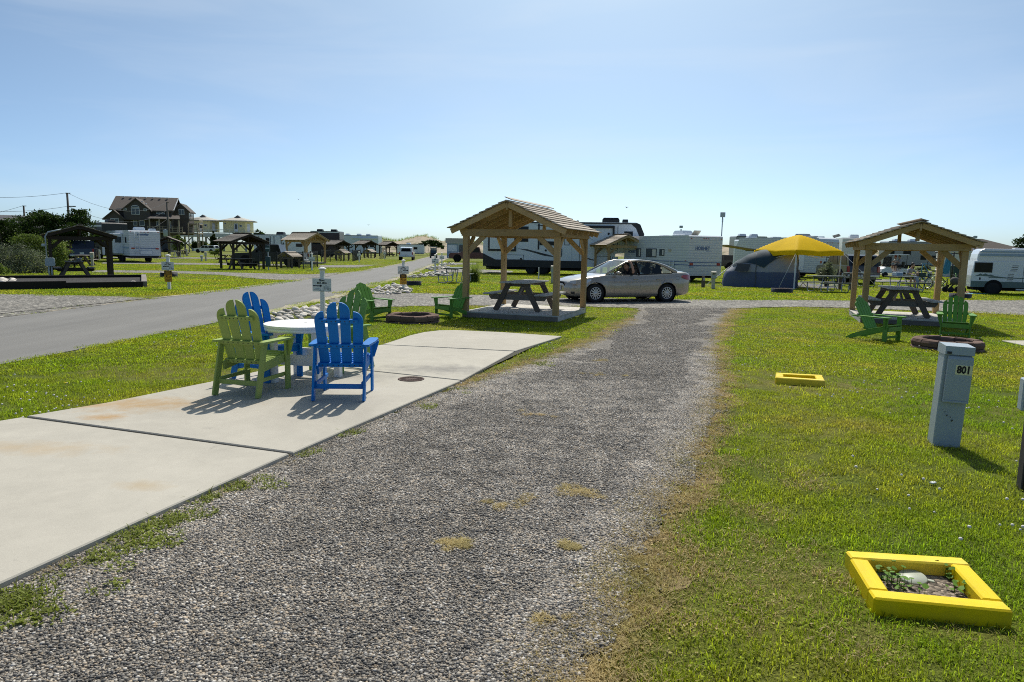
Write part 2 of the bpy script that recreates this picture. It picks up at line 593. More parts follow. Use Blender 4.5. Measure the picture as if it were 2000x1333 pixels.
def mat_gravel(name, lo, hi, scale, tan=0.25, mott=0.9):
    m, n, b, out = _nodes(name)
    p = _world(n)
    vo = n.nodes.new('ShaderNodeTexVoronoi'); vo.inputs['Scale'].default_value = scale
    n.links.new(p, vo.inputs['Vector'])
    sp = n.nodes.new('ShaderNodeSeparateColor'); n.links.new(vo.outputs['Color'], sp.inputs[0])
    c = _ramp(n, sp.outputs[0], [(0.0, lo), (0.45, tuple((l * 0.6 + h * 0.4) for l, h in zip(lo, hi))), (0.85, hi), (1.0, tuple(min(0.7, h * 1.55) for h in hi))])
    big = _noise(n, p, 0.55, 4, 0.6)
    k = _math(n, 'MULTIPLY', _math(n, 'MULTIPLY_ADD', big, 0.9, 0.55), _math(n, 'MULTIPLY_ADD', _noise(n, p, 5.0, 5, 0.75), mott, 1 - mott / 2))
    h = n.nodes.new('ShaderNodeHueSaturation'); n.links.new(c, h.inputs['Color']); n.links.new(k, h.inputs['Value'])
    tn = _ramp(n, _noise(n, p, 1.3, 5, 0.7), [(0.60, (0, 0, 0)), (0.72, (1, 1, 1))])
    cc = _mix(n, _math(n, 'MULTIPLY', tn, tan), h.outputs[0], (0.30, 0.21, 0.11))
    n.links.new(cc, b.inputs['Base Color'])
    b.inputs['Roughness'].default_value = 0.85; b.inputs['Specular IOR Level'].default_value = 0.3
    hh = _math(n, 'SUBTRACT', 1.0, vo.outputs['Distance'])
    _bump(n, b, _math(n, 'ADD', hh, _noise(n, p, scale * 0.4, 3)), 1.0, 0.012)
    MATS[name] = m
mat_gravel('gravel', (0.055, 0.05, 0.044), (0.31, 0.28, 0.24), 70)
mat_gravel('gravel_pale', (0.06, 0.057, 0.05), (0.29, 0.27, 0.235), 20, 0.2, 2.0)
mat_gravel('gravel_dark', (0.008, 0.008, 0.008), (0.05, 0.045, 0.04), 40, 0.0)
mat_gravel('shell_soil', (0.05, 0.04, 0.03), (0.32, 0.26, 0.20), 55, 0.2)

def mat_asphalt():
    m, n, b, out = _nodes('asphalt')
    p = _world(n)
    a = _noise(n, p, 0.4, 4); f = _noise(n, p, 120, 2, 0.7)
    s = n.nodes.new('ShaderNodeMapping'); s.inputs['Scale'].default_value = (1.1, 0.05, 1); n.links.new(p, s.inputs['Vector'])
    wear = _noise(n, s.outputs[0], 1.6, 4)
    k = _math(n, 'MULTIPLY', _math(n, 'MULTIPLY_ADD', a, 0.3, 0.85), _math(n, 'MULTIPLY', _math(n, 'MULTIPLY_ADD', f, 1.0, 0.5), _math(n, 'MULTIPLY_ADD', wear, 0.5, 0.75)))
    h = n.nodes.new('ShaderNodeHueSaturation'); h.inputs['Color'].default_value = (0.185, 0.178, 0.165, 1); n.links.new(k, h.inputs['Value'])
    n.links.new(h.outputs[0], b.inputs['Base Color'])
    b.inputs['Roughness'].default_value = 0.8; b.inputs['Specular IOR Level'].default_value = 0.3
    _bump(n, b, f, 0.5, 0.006)
    MATS['asphalt'] = m
mat_asphalt()

def mat_concrete():
    m, n, b, out = _nodes('concrete')
    p = _world(n)
    a = _noise(n, p, 0.7, 6, 0.62); f = _noise(n, p, 6, 5, 0.65); g = _noise(n, p, 150, 2, 0.6)
    k = _math(n, 'MULTIPLY', _math(n, 'MULTIPLY_ADD', a, 0.30, 0.85), _math(n, 'MULTIPLY', _math(n, 'MULTIPLY_ADD', f, 0.22, 0.89), _math(n, 'MULTIPLY_ADD', g, 0.34, 0.83)))
    h = n.nodes.new('ShaderNodeHueSaturation'); h.inputs['Color'].default_value = (0.465, 0.435, 0.37, 1); n.links.new(k, h.inputs['Value'])
    # rust bleed near the left edge and grey scuffs
    c = h.outputs[0]
    sx = n.nodes.new('ShaderNodeSeparateXYZ'); n.links.new(p, sx.inputs[0])
    def blot(x, y, r, ax, col, amt, seed):
        nonlocal c
        dx = _math(n, 'MULTIPLY', _math(n, 'SUBTRACT', sx.outputs[0], x), ax)
        dy = _math(n, 'SUBTRACT', sx.outputs[1], y)
        d = _math(n, 'SQRT', _math(n, 'ADD', _math(n, 'MULTIPLY', dx, dx), _math(n, 'MULTIPLY', dy, dy)))
        d = _math(n, 'ADD', d, _math(n, 'MULTIPLY_ADD', _noise(n, p, 3.1 + seed, 5, 0.7), r * 2.2, -r * 1.1))
        w = _math(n, 'SUBTRACT', 1.0, _math(n, 'DIVIDE', d, r), clamp=True)
        c = _mix(n, _math(n, 'MULTIPLY', w, amt), c, col)
    for (px, py, r, ax, col, amt) in ((270, 797, 0.42, 0.35, (0.42, 0.25, 0.08), 0.75), (205, 824, 0.16, 0.6, (0.42, 0.23, 0.06), 0.9), (155, 802, 0.14, 0.5, (0.42, 0.26, 0.10), 0.6),
                                      (868, 727, 0.42, 0.4, (0.19, 0.18, 0.17), 0.75), (60, 886, 0.25, 0.3, (0.42, 0.28, 0.12), 0.4), (280, 960, 0.14, 0.6, (0.40, 0.29, 0.15), 0.5), (690, 742, 0.3, 0.4, (0.22, 0.21, 0.20), 0.5)):
        q = G(px, py); blot(q.x, q.y, r, ax, col, amt, r * 7)
    sc = _ramp(n, _noise(n, p, 2.3, 6, 0.75, 0.4), [(0.62, (0, 0, 0)), (0.76, (1, 1, 1))])
    c = _mix(n, _math(n, 'MULTIPLY', sc, 0.55), c, (0.24, 0.225, 0.20))
    c = _mix(n, _math(n, 'MULTIPLY', _ramp(n, _noise(n, p, 0.45, 5, 0.7, 1.0), [(0.45, (0, 0, 0)), (0.75, (1, 1, 1))]), 0.4), c, (0.30, 0.28, 0.24))
    n.links.new(c, b.inputs['Base Color'])
    b.inputs['Roughness'].default_value = 0.88; b.inputs['Specular IOR Level'].default_value = 0.22
    _bump(n, b, _math(n, 'ADD', g, f), 0.25, 0.003)
    MATS['concrete'] = m
mat_concrete()
M('sand', (0.40, 0.355, 0.28), 0.95, var=0.3, scale=1.5, bump=0.6, bscale=30, spec=0.1)
M('joint', (0.06, 0.056, 0.042), 0.95, var=0.4, scale=12, bump=0.6)

me = bpy.data.meshes.new('ground')
me.from_pydata([(-1500, -900, 0), (1500, -900, 0), (1500, 2600, 0), (-1500, 2600, 0)], [], [(0, 1, 2, 3)])
me.materials.append(MATS['lawn'])
ground = bpy.data.objects.new('ground', me); COL.objects.link(ground); ground['kind'] = 'structure'

def px(*l): return [tuple(G(a, b)[:2]) for a, b in l]

# the road: straight, almost along the view
ROAD = [(-12.2, 4.0), (-11.6, 16), (-11.2, 24), (-10.9, 36), (-11.0, 50), (-11.8, 70), (-14.2, 105), (-18.2, 160),
        (-13.5, 160), (-10.6, 105), (-8.4, 70), (-7.1, 50), (-6.5, 36), (-6.2, 24), (-6.55, 16), (-7.1, 10.5), (-7.9, 4.0)]
POLY['road'] = ROAD
flat('road', rough_edge(ROAD, 0.4, 0.035, 3), 0.008, 'asphalt')
# sandy dust along both road edges
def strip(name, line, w, z, mat, seed):
    a = []; b = []
    r = random.Random(seed)
    for i in range(len(line) - 1):
        p = Vector(line[i]); q = Vector(line[i + 1]); L = (q - p).length; k = max(1, min(70, int(L / 0.45)))
        nn = Vector((-(q - p).y, (q - p).x)).normalized()
        for t in range(k):
            c = p.lerp(q, t / k)
            a.append(c + nn * w * r.uniform(0.55, 1.15)); b.append(c - nn * w * r.uniform(0.1, 0.75))
    vs = [(v.x, v.y, z) for v in a] + [(v.x, v.y, z) for v in b]
    n = len(a)
    me = bpy.data.meshes.new(name)
    me.from_pydata(vs, [], [(i, i + 1, n + i + 1, n + i) for i in range(n - 1)])
    me.materials.append(MATS[mat])
    o = bpy.data.objects.new(name, me); COL.objects.link(o); o['kind'] = 'structure'
    return o
strip('road_shoulder', ROAD[8:][:7], 0.30, 0.012, 'sand', 5)
strip('road_shoulder', ROAD[:8], 0.13, 0.012, 'sand', 6)

# gravel: the drive beside the pad, the lane behind it, the patches along the road
DRIVE = px((1250, 599), (1240, 620), (1180, 655), (1100, 690), (1010, 720), (900, 759)) + px((660, 845), (540, 893), (280, 1003), (-40, 1138)) + [(-3.6, 0.6), (-0.3, 0.6)] + \
        px((1100, 1333), (1190, 1230), (1215, 1100), (1290, 1000), (1325, 940), (1375, 830), (1402, 750), (1397, 700), (1405, 640), (1440, 599))
POLY['drive'] = DRIVE
flat('gravel_drive', rough_edge(DRIVE, 0.07, 0.10, 11), 0.012, 'gravel')
LANE = px((640, 586), (690, 577), (740, 575), (830, 573), (910, 577), (990, 579), (1080, 583), (1420, 587), (1560, 587), (1690, 589), (1850, 587), (2000, 587), (2350, 590)) + \
       px((2350, 640), (2000, 617), (1900, 612), (1660, 603), (1560, 600), (1440, 603), (1250, 603), (1150, 600), (930, 598), (850, 598), (755, 601), (700, 612))
POLY['lane'] = LANE
flat('gravel_lane', rough_edge(LANE, 0.2, 0.12, 12), 0.016, 'gravel_pale')
LEFTP = px((-160, 570), (0, 575), (110, 577), (210, 580), (300, 584), (345, 579)) + [(-11.35, 22.0), (-11.55, 16.0), (-11.9, 9.0), (-16, 9.5)]
POLY['leftp'] = LEFTP
flat('gravel_verge', rough_edge(LEFTP, 0.4, 0.12, 13), 0.016, 'gravel_pale')
for i, pl in enumerate((
        px((180, 528.5), (350, 530), (520, 535), (600, 537), (668, 533), (640, 541), (560, 549), (500, 545), (430, 538), (350, 535), (180, 532.5)),
        px((200, 513), (400, 514.5), (560, 517), (560, 519.5), (400, 518), (200, 516)),
        px((200, 503), (400, 503.5), (500, 504.5), (500, 506.5), (400, 506), (200, 505)),
        px((622, 519), (690, 518.5), (735, 518), (700, 523.5), (622, 523)),
        px((860, 527), (908, 526), (1000, 530), (1000, 534), (905, 533), (830, 534.5)),
        px((880, 514), (930, 514), (930, 517.5), (876, 517.5)),
        px((1690, 546), (1840, 550), (1840, 553.5), (1690, 550.5)), px((1690, 534), (1800, 537), (1800, 539), (1690, 536)))):
    POLY['l%d' % i] = pl
    flat('gravel_lane', rough_edge(pl, 0.8, 0.15, 20 + i), 0.017 + 0.002 * i, 'gravel_pale')

# dry trodden margin where the lawn meets the gravel
M('dry_thatch', (0.24, 0.185, 0.10), 0.95, var=0.9, scale=6, bump=1.0, bscale=90, spec=0.08, dirt=0.6, dirtcol=(0.085, 0.075, 0.035))
def verge(line, w0, w1, seed):
    r = random.Random(seed); a, b = [], []
    for i in range(len(line) - 1):
        p, q = Vector(line[i]), Vector(line[i + 1]); L = (q - p).length; nn = Vector((-(q - p).y, (q - p).x)).normalized()
        for t in range(max(2, int(L / 0.09))):
            c = p.lerp(q, t / max(2, int(L / 0.09))); x = i * 1.7 + t * 0.09
            w = w0 + (w1 - w0) * (0.45 + 0.22 * math.sin(2.1 * x + seed) + 0.18 * math.sin(5.3 * x) + r.uniform(-.3, .3))
            a.append(tuple(c - nn * 0.2)); b.append(tuple(c + nn * w))
    return a + b[::-1]
VR = px((1100, 1333), (1190, 1230), (1215, 1100), (1290, 1000), (1325, 940), (1375, 830), (1402, 750), (1397, 700), (1405, 640), (1440, 604))
VR = [(-0.3, 0.9)] + VR
VERGE = verge([(x, y) for x, y in VR[::-1]], 0.03, 0.40, 2)
VL = verge(px((1240, 622), (1180, 655), (1100, 690), (1010, 720), (905, 757))[::-1], 0.05, 0.34, 5)
flat('dry_verge', VERGE, 0.006, 'dry_thatch'); flat('dry_verge', VL, 0.006, 'dry_thatch')

# concrete pad: slabs with open joints, its far corner rounded
PADL = px((-330, 905), (0, 823), (45, 818))
padz = 0.045
def PX(l): return [tuple(G(a, b, padz)[:2]) for a, b in l]
slabs = [PX([(-420, 925), (0, 822), (43, 815), (564, 886), (300, 1003), (0, 1138), (-300, 1275)]),
         PX([(53, 812.5), (212, 786), (410, 746), (560, 713), (602, 712.4), (899.5, 743.6), (684, 835), (573, 883.5)]),
         PX([(605, 711.5), (690, 687), (744, 673.6), (1004, 686.6), (902, 742.5)]),
         PX([(747, 673), (772, 665), (800, 655.5), (828, 649), (858, 645.5), (890, 645), (980, 649), (1097, 657), (1006, 685.5)])]
pad = thing('concrete_pad', None, None, kind='structure')
for sl_ in slabs:
    flat('concrete_slab', sl_, padz, 'concrete', kind=None, parent=pad, thick=0.09)
PAD = PX([(-420, 925), (0, 822), (212, 786), (410, 746), (560, 713), (690, 687), (747, 673), (800, 655.5), (858, 645.5), (890, 645), (1097, 657), (902, 742.5), (684, 835), (564, 886), (300, 1003), (0, 1138), (-300, 1275)])
POLY['pad'] = PAD
flat('joint_filler', PX([(-200, 900), (60, 812), (212, 788), (410, 748), (747, 675), (890, 648), (1080, 658), (897, 742.5), (684, 832), (564, 882), (300, 998), (0, 1130)]), padz - 0.016, 'joint', kind='structure')
flat('concrete_path', PX([(1957, 664), (2060, 664), (2060, 683), (2010, 675)]), 0.03, 'concrete', thick=0.05)

# ------------------------------------------------------------------ grass, gravel stones, flowers (nobody could count them)
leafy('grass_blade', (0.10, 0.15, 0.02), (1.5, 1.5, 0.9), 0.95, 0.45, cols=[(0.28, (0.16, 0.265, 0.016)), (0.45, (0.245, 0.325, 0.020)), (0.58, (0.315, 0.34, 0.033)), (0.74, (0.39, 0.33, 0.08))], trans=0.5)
leafy('dry_blade', (0.26, 0.19, 0.085), (1.2, 1.15, 1.0), 0.5, 1.1, cols=[(0.3, (0.30, 0.28, 0.08)), (0.5, (0.46, 0.37, 0.16)), (0.7, (0.55, 0.43, 0.23))], trans=0.35)
leafy('weed_leaf', (0.20, 0.23, 0.045), (1.4, 1.5, 0.9), 0.6, 2.0, trans=0.4)
M('clover_head', (0.75, 0.70, 0.66), 0.8, var=0.1)
M('dandelion', (0.85, 0.62, 0.02), 0.7, var=0.1)

def hidden_collection(name, meshes):
    c = bpy.data.collections.new(name)
    for i, me in enumerate(meshes):
        o = bpy.data.objects.new('%s_%02d' % (name, i), me)
        c.objects.link(o)
    return c

def attr_mesh(name, verts, faces, tone, mat, smooth=False):
    me = bpy.data.meshes.new(name)
    me.from_pydata(verts, [], faces)
    a = me.attributes.new('tone', 'FLOAT', 'POINT')
    a.data.foreach_set('value', np.array(tone, np.float32))
    me.materials.append(MATS[mat])
    if smooth:
        me.polygons.foreach_set('use_smooth', [True] * len(me.polygons))
    me.update()
    return me

def blade_patch(name, mat, n, rad, h0, h1, w, seed, lean=0.55, leaf=0.25):
    r = random.Random(seed); V = []; F = []; T = []
    for _ in range(n):
        a = r.uniform(0, 6.283); d = rad * math.sqrt(r.random())
        x, y = d * math.cos(a), d * math.sin(a)
        t = r.random(); o = len(V); dr = r.uniform(0, 6.283)
        if r.random() < leaf:                                    # clover-like flat leaf
            s = w * r.uniform(1.6, 3.2); h = h0 * r.uniform(0.5, 1.1)
            cx, cy = math.cos(dr), math.sin(dr); tl = r.uniform(-0.5, 0.5)
            V += [(x, y, h), (x + s * cx - s * 0.6 * cy, y + s * cy + s * 0.6 * cx, h + s * tl), (x + 1.8 * s * cx, y + 1.8 * s * cy, h + 1.3 * s * tl), (x + s * cx + s * 0.6 * cy, y + s * cy - s * 0.6 * cx, h + s * tl)]
            F += [(o, o + 1, o + 2, o + 3)]; T += [t] * 4
            continue
        h = r.uniform(h0, h1); ln = h * r.uniform(0.1, 2 * lean)
        ww = w * r.uniform(0.7, 1.3); fx, fy = math.cos(dr), math.sin(dr); sx_, sy_ = -fy * ww / 2, fx * ww / 2
        V += [(x - sx_, y - sy_, -0.005), (x + sx_, y + sy_, -0.005), (x + fx * ln * 0.35 + sx_ * 0.8, y + fy * ln * 0.35 + sy_ * 0.8, h * 0.62),
              (x + fx * ln * 0.35 - sx_ * 0.8, y + fy * ln * 0.35 - sy_ * 0.8, h * 0.62), (x + fx * ln, y + fy * ln, h)]
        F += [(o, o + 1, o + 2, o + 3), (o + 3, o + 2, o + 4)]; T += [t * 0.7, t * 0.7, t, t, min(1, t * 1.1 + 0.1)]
    return attr_mesh(name, V, F, T, mat)

def scatter(name, pts, rz, sc, pi, coll, label=None, cat=None):
    """one object whose vertices carry instances of the small meshes in coll"""
    me = bpy.data.meshes.new(name)
    me.from_pydata([tuple(p) for p in pts], [], [])
    for nm, arr, ty in (('rz', rz, 'FLOAT'), ('sc', sc, 'FLOAT'), ('pi', pi, 'INT')):
        a = me.attributes.new(nm, ty, 'POINT')
        a.data.foreach_set('value', np.asarray(arr, np.float32 if ty == 'FLOAT' else np.int32))
    o = bpy.data.objects.new(name, me); COL.objects.link(o)
    ng = bpy.data.node_groups.new(name + '_nodes', 'GeometryNodeTree')
    ng.interface.new_socket('Geometry', in_out='INPUT', socket_type='NodeSocketGeometry')
    ng.interface.new_socket('Geometry', in_out='OUTPUT', socket_type='NodeSocketGeometry')
    gi = ng.nodes.new('NodeGroupInput'); go = ng.nodes.new('NodeGroupOutput')
    ci = ng.nodes.new('GeometryNodeCollectionInfo'); ci.inputs[0].default_value = coll
    ci.inputs['Separate Children'].default_value = True; ci.inputs['Reset Children'].default_value = True
    ip = ng.nodes.new('GeometryNodeInstanceOnPoints'); ip.inputs['Pick Instance'].default_value = True
    def na(nm, ty):
        x = ng.nodes.new('GeometryNodeInputNamedAttribute'); x.data_type = ty; x.inputs[0].default_value = nm
        return [q for q in x.outputs if q.enabled][0]
    cx = ng.nodes.new('ShaderNodeCombineXYZ'); ng.links.new(na('rz', 'FLOAT'), cx.inputs[2])
    cs = ng.nodes.new('ShaderNodeCombineXYZ'); s_ = na('sc', 'FLOAT')
    for i in range(3): ng.links.new(s_, cs.inputs[i])
    ng.links.new(gi.outputs[0], ip.inputs['Points']); ng.links.new(ci.outputs[0], ip.inputs['Instance'])
    ng.links.new(na('pi', 'INT'), ip.inputs['Instance Index'])
    ng.links.new(cx.outputs[0], ip.inputs['Rotation']); ng.links.new(cs.outputs[0], ip.inputs['Scale'])
    ng.links.new(ip.outputs[0], go.inputs[0])
    md = o.modifiers.new('scatter', 'NODES'); md.node_group = ng
    tag(o, label, cat, kind='stuff')
    return o

nr = np.random.default_rng(5)
def in_view(P2, margin=0.12):
    return np.abs(P2[:, 0]) < (0.75 + margin) * P2[:, 1] + 0.6

SOLID = ['road', 'pad', 'leftp', 'lane', 'drive']
def lawn_points():
    out = []
    for (y0, y1, dens) in ((1.9, 5.0, 150), (5.0, 8.5, 90), (8.5, 14, 44), (14, 22, 24), (22, 34, 10), (34, 60, 3.2), (60, 95, 1.2)):
        w = 0.9 * y1 + 1
        N = int(2 * w * (y1 - y0) * dens)
        P2 = np.column_stack([nr.uniform(-w, w, N), nr.uniform(y0, y1, N)])
        out.append(P2[in_view(P2, 0.4 if y1 < 23 else 0.15)])
    return np.vstack(out)

def finish_lawn(blocks):
    """blocks: polygons where things stand (decks, rings)"""
    P2 = lawn_points()
    ex = np.column_stack([nr.uniform(-2, 8, 40000), nr.uniform(2, 22, 40000)]); iv = in_poly(ex, VERGE) | in_poly(ex, VL)
    P2 = np.vstack([P2, ex[iv]])
    keep = np.ones(len(P2), bool); dry = np.zeros(len(P2), bool)
    wig = 0.5 + 0.5 * np.sin(P2[:, 0] * 3.1 + 1.7 * np.sin(P2[:, 1] * 2.3)) * np.sin(P2[:, 1] * 2.7 + P2[:, 0])
    for k, pl in POLY.items():
        ins = in_poly(P2, pl)
        d = dist_poly(P2, pl)
        if k == 'drive':
            lim = nr.random(len(P2)) ** 2 * (0.10 + 0.34 * wig)
            keep &= ~(ins & (d > lim))
            dry |= ins | (~ins & (d < 0.10 + 0.42 * wig * nr.random(len(P2)) ** 0.6) & (nr.random(len(P2)) < 0.85))
        elif k in ('lane', 'leftp'):
            keep &= ~(ins & (d > nr.random(len(P2)) ** 2 * 0.35))
            dry |= (d < 0.25) & (nr.random(len(P2)) < 0.4)
        elif k == 'pad':
            keep &= ~(ins & (d > 0.015))
            keep &= ~(~ins & (d < 0.02))
        else:
            keep &= ~(ins & (d > 0.04))
    for pl in blocks:
        keep &= ~in_poly(P2, pl)
    for vp in (VERGE, VL):
        iv = in_poly(P2, vp); rr = nr.random(len(P2)); dry |= iv & (rr < 0.72)
    # dry, thin patches of the lawn on the near right
    for (a, b, r_) in ((1560, 1110, 0.42), (1640, 1130, 0.25), (1900, 1235, 0.25), (1440, 905, 0.35), (1480, 1010, 0.3), (1560, 935, 0.3), (1385, 1180, 0.35), (1640, 1250, 0.3)):
        c = G(a, b); d = np.hypot(P2[:, 0] - c.x, (P2[:, 1] - c.y))
        hit = d < r_ * (0.5 + 0.8 * wig)
        dry |= hit & (nr.random(len(P2)) < 0.42)
        keep &= ~(hit & (nr.random(len(P2)) < 0.2))
    P2 = P2[keep]; dry = dry[keep]
    dist = np.hypot(P2[:, 0], P2[:, 1])
    far = dist > 11; vfar = dist > 26
    near_c = hidden_collection('blade_near', [blade_patch('blade_near', 'grass_blade', 70, 0.12, 0.013, 0.040, 0.0036, s) for s in range(6)])
    far_c = hidden_collection('blade_far', [blade_patch('blade_far', 'grass_blade', 80, 0.24, 0.014, 0.036, 0.007, 20 + s, leaf=0.2) for s in range(4)])
    vfar_c = hidden_collection('blade_distant', [blade_patch('blade_distant', 'grass_blade', 90, 0.6, 0.018, 0.048, 0.015, 30 + s, leaf=0.15) for s in range(3)])
    dry_c = hidden_collection('blade_dry', [blade_patch('blade_dry', 'dry_blade', 75, 0.13, 0.008, 0.032, 0.0038, 40 + s, lean=1.3, leaf=0.05) for s in range(4)])
    def put(name, sel, coll, k, label):
        n = int(sel.sum())
        p = np.column_stack([P2[sel], np.zeros(n)])
        return scatter(name, p, nr.uniform(0, 6.283, n), nr.uniform(0.75, 1.25, n), nr.integers(0, k, n), coll, label, 'grass')
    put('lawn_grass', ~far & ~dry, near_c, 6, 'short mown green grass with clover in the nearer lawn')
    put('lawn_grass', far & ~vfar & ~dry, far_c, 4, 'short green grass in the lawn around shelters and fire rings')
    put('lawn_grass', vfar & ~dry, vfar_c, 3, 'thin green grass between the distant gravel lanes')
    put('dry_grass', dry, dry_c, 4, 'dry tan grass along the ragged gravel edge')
    # flowers
    q = P2[(~dry) & (dist < 24)]
    fl = q[(np.sin(q[:, 0] * 1.3 + 2) + np.sin(q[:, 1] * 1.1 + q[:, 0]) + nr.normal(0, 0.7, len(q))) > 0.95]
    fl = fl[nr.random(len(fl)) < 0.24]
    head = MB().ell((0, 0, 0.052), (0.0105, 0.0105, 0.009), 7, 5).mesh('clover_head', 'clover_head')
    c1 = hidden_collection('clover', [head])
    n = len(fl)
    scatter('clover_flowers', np.column_stack([fl, np.zeros(n)]), nr.uniform(0, 6, n), nr.uniform(0.7, 1.2, n), np.zeros(n, int), c1, 'tiny white clover heads dotted over the lawn', 'flowers')
    dn = np.array([tuple(G(a, b)[:2]) for a, b in ((1523, 713), (412, 702), (128, 756), (779, 636), (819, 637), (1832, 679), (1821, 689))])
    hd = MB().lathe([(0.0, 0.045), (0.016, 0.05), (0.014, 0.056), (0.0, 0.058)], 8).mesh('dandelion_head', 'dandelion')
    scatter('dandelions', np.column_stack([dn, np.zeros(len(dn))]), np.zeros(len(dn)), np.ones(len(dn)), np.zeros(len(dn), int), hidden_collection('dandelion', [hd]), 'few yellow dandelions in the grass', 'flowers')

# loose stones over the nearer gravel
def mat_stone():
    m, n, b, out = _nodes('stone')
    at = n.nodes.new('ShaderNodeAttribute'); at.attribute_name = 'tone'
    p = _world(n)
    c = _ramp(n, at.outputs['Fac'], [(0.0, (0.070, 0.065, 0.060)), (0.33, (0.165, 0.152, 0.135)), (0.58, (0.32, 0.290, 0.245)), (0.78, (0.42, 0.33, 0.23)), (0.92, (0.50, 0.46, 0.40)), (1.0, (0.66, 0.62, 0.56))])
    k = _math(n, 'MULTIPLY', _math(n, 'MULTIPLY_ADD', _noise(n, p, 0.8, 4, 0.6), 1.3, 0.35), _math(n, 'MULTIPLY_ADD', _noise(n, p, 3.5, 4, 0.65), 1.2, 0.42))
    k = _math(n, 'MULTIPLY', k, _math(n, 'MULTIPLY_ADD', _noise(n, p, 90, 2, 0.6), 0.6, 0.7))
    h = n.nodes.new('ShaderNodeHueSaturation'); n.links.new(c, h.inputs['Color']); n.links.new(k, h.inputs['Value'])
    n.links.new(h.outputs[0], b.inputs['Base Color'])
    b.inputs['Roughness'].default_value = 0.62; b.inputs['Specular IOR Level'].default_value = 0.4
    MATS['stone'] = m
mat_stone()

def icos(seed):
    bm = bmesh.new(); bmesh.ops.create_icosphere(bm, subdivisions=1, radius=1)
    v = [tuple(x.co) for x in bm.verts]; f = [tuple(x.index for x in q.verts) for q in bm.faces]
    bm.free(); return v, f
_iv, _if = icos(0)
def stone_patch(name, size, step, s0, s1, seed):
    r = random.Random(seed); V = []; F = []; T = []
    k = int(size / step)
    for i in range(k):
        for j in range(k):
            x = (i + r.random() * 1.1) * step - size / 2; y = (j + r.random() * 1.1) * step - size / 2
            s = s0 + (s1 - s0) * r.random() ** 2.8
            t = r.random() ** 1.1; a = r.uniform(0, 6.283); e = r.uniform(0.6, 1.0); z = s * 0.25
            ca, sa = math.cos(a), math.sin(a); o = len(V)
            sq = r.uniform(0.5, 0.85)
            for (u, v, w) in _iv:
                u2 = u * s * (1 + r.uniform(-.16, .16)); v2 = v * s * e * (1 + r.uniform(-.16, .16))
                V.append((x + u2 * ca - v2 * sa, y + u2 * sa + v2 * ca, z + w * s * sq))
            F += [tuple(q + o for q in f) for f in _if]; T += [t] * 12
    return attr_mesh(name, V, F, T, 'stone', True)

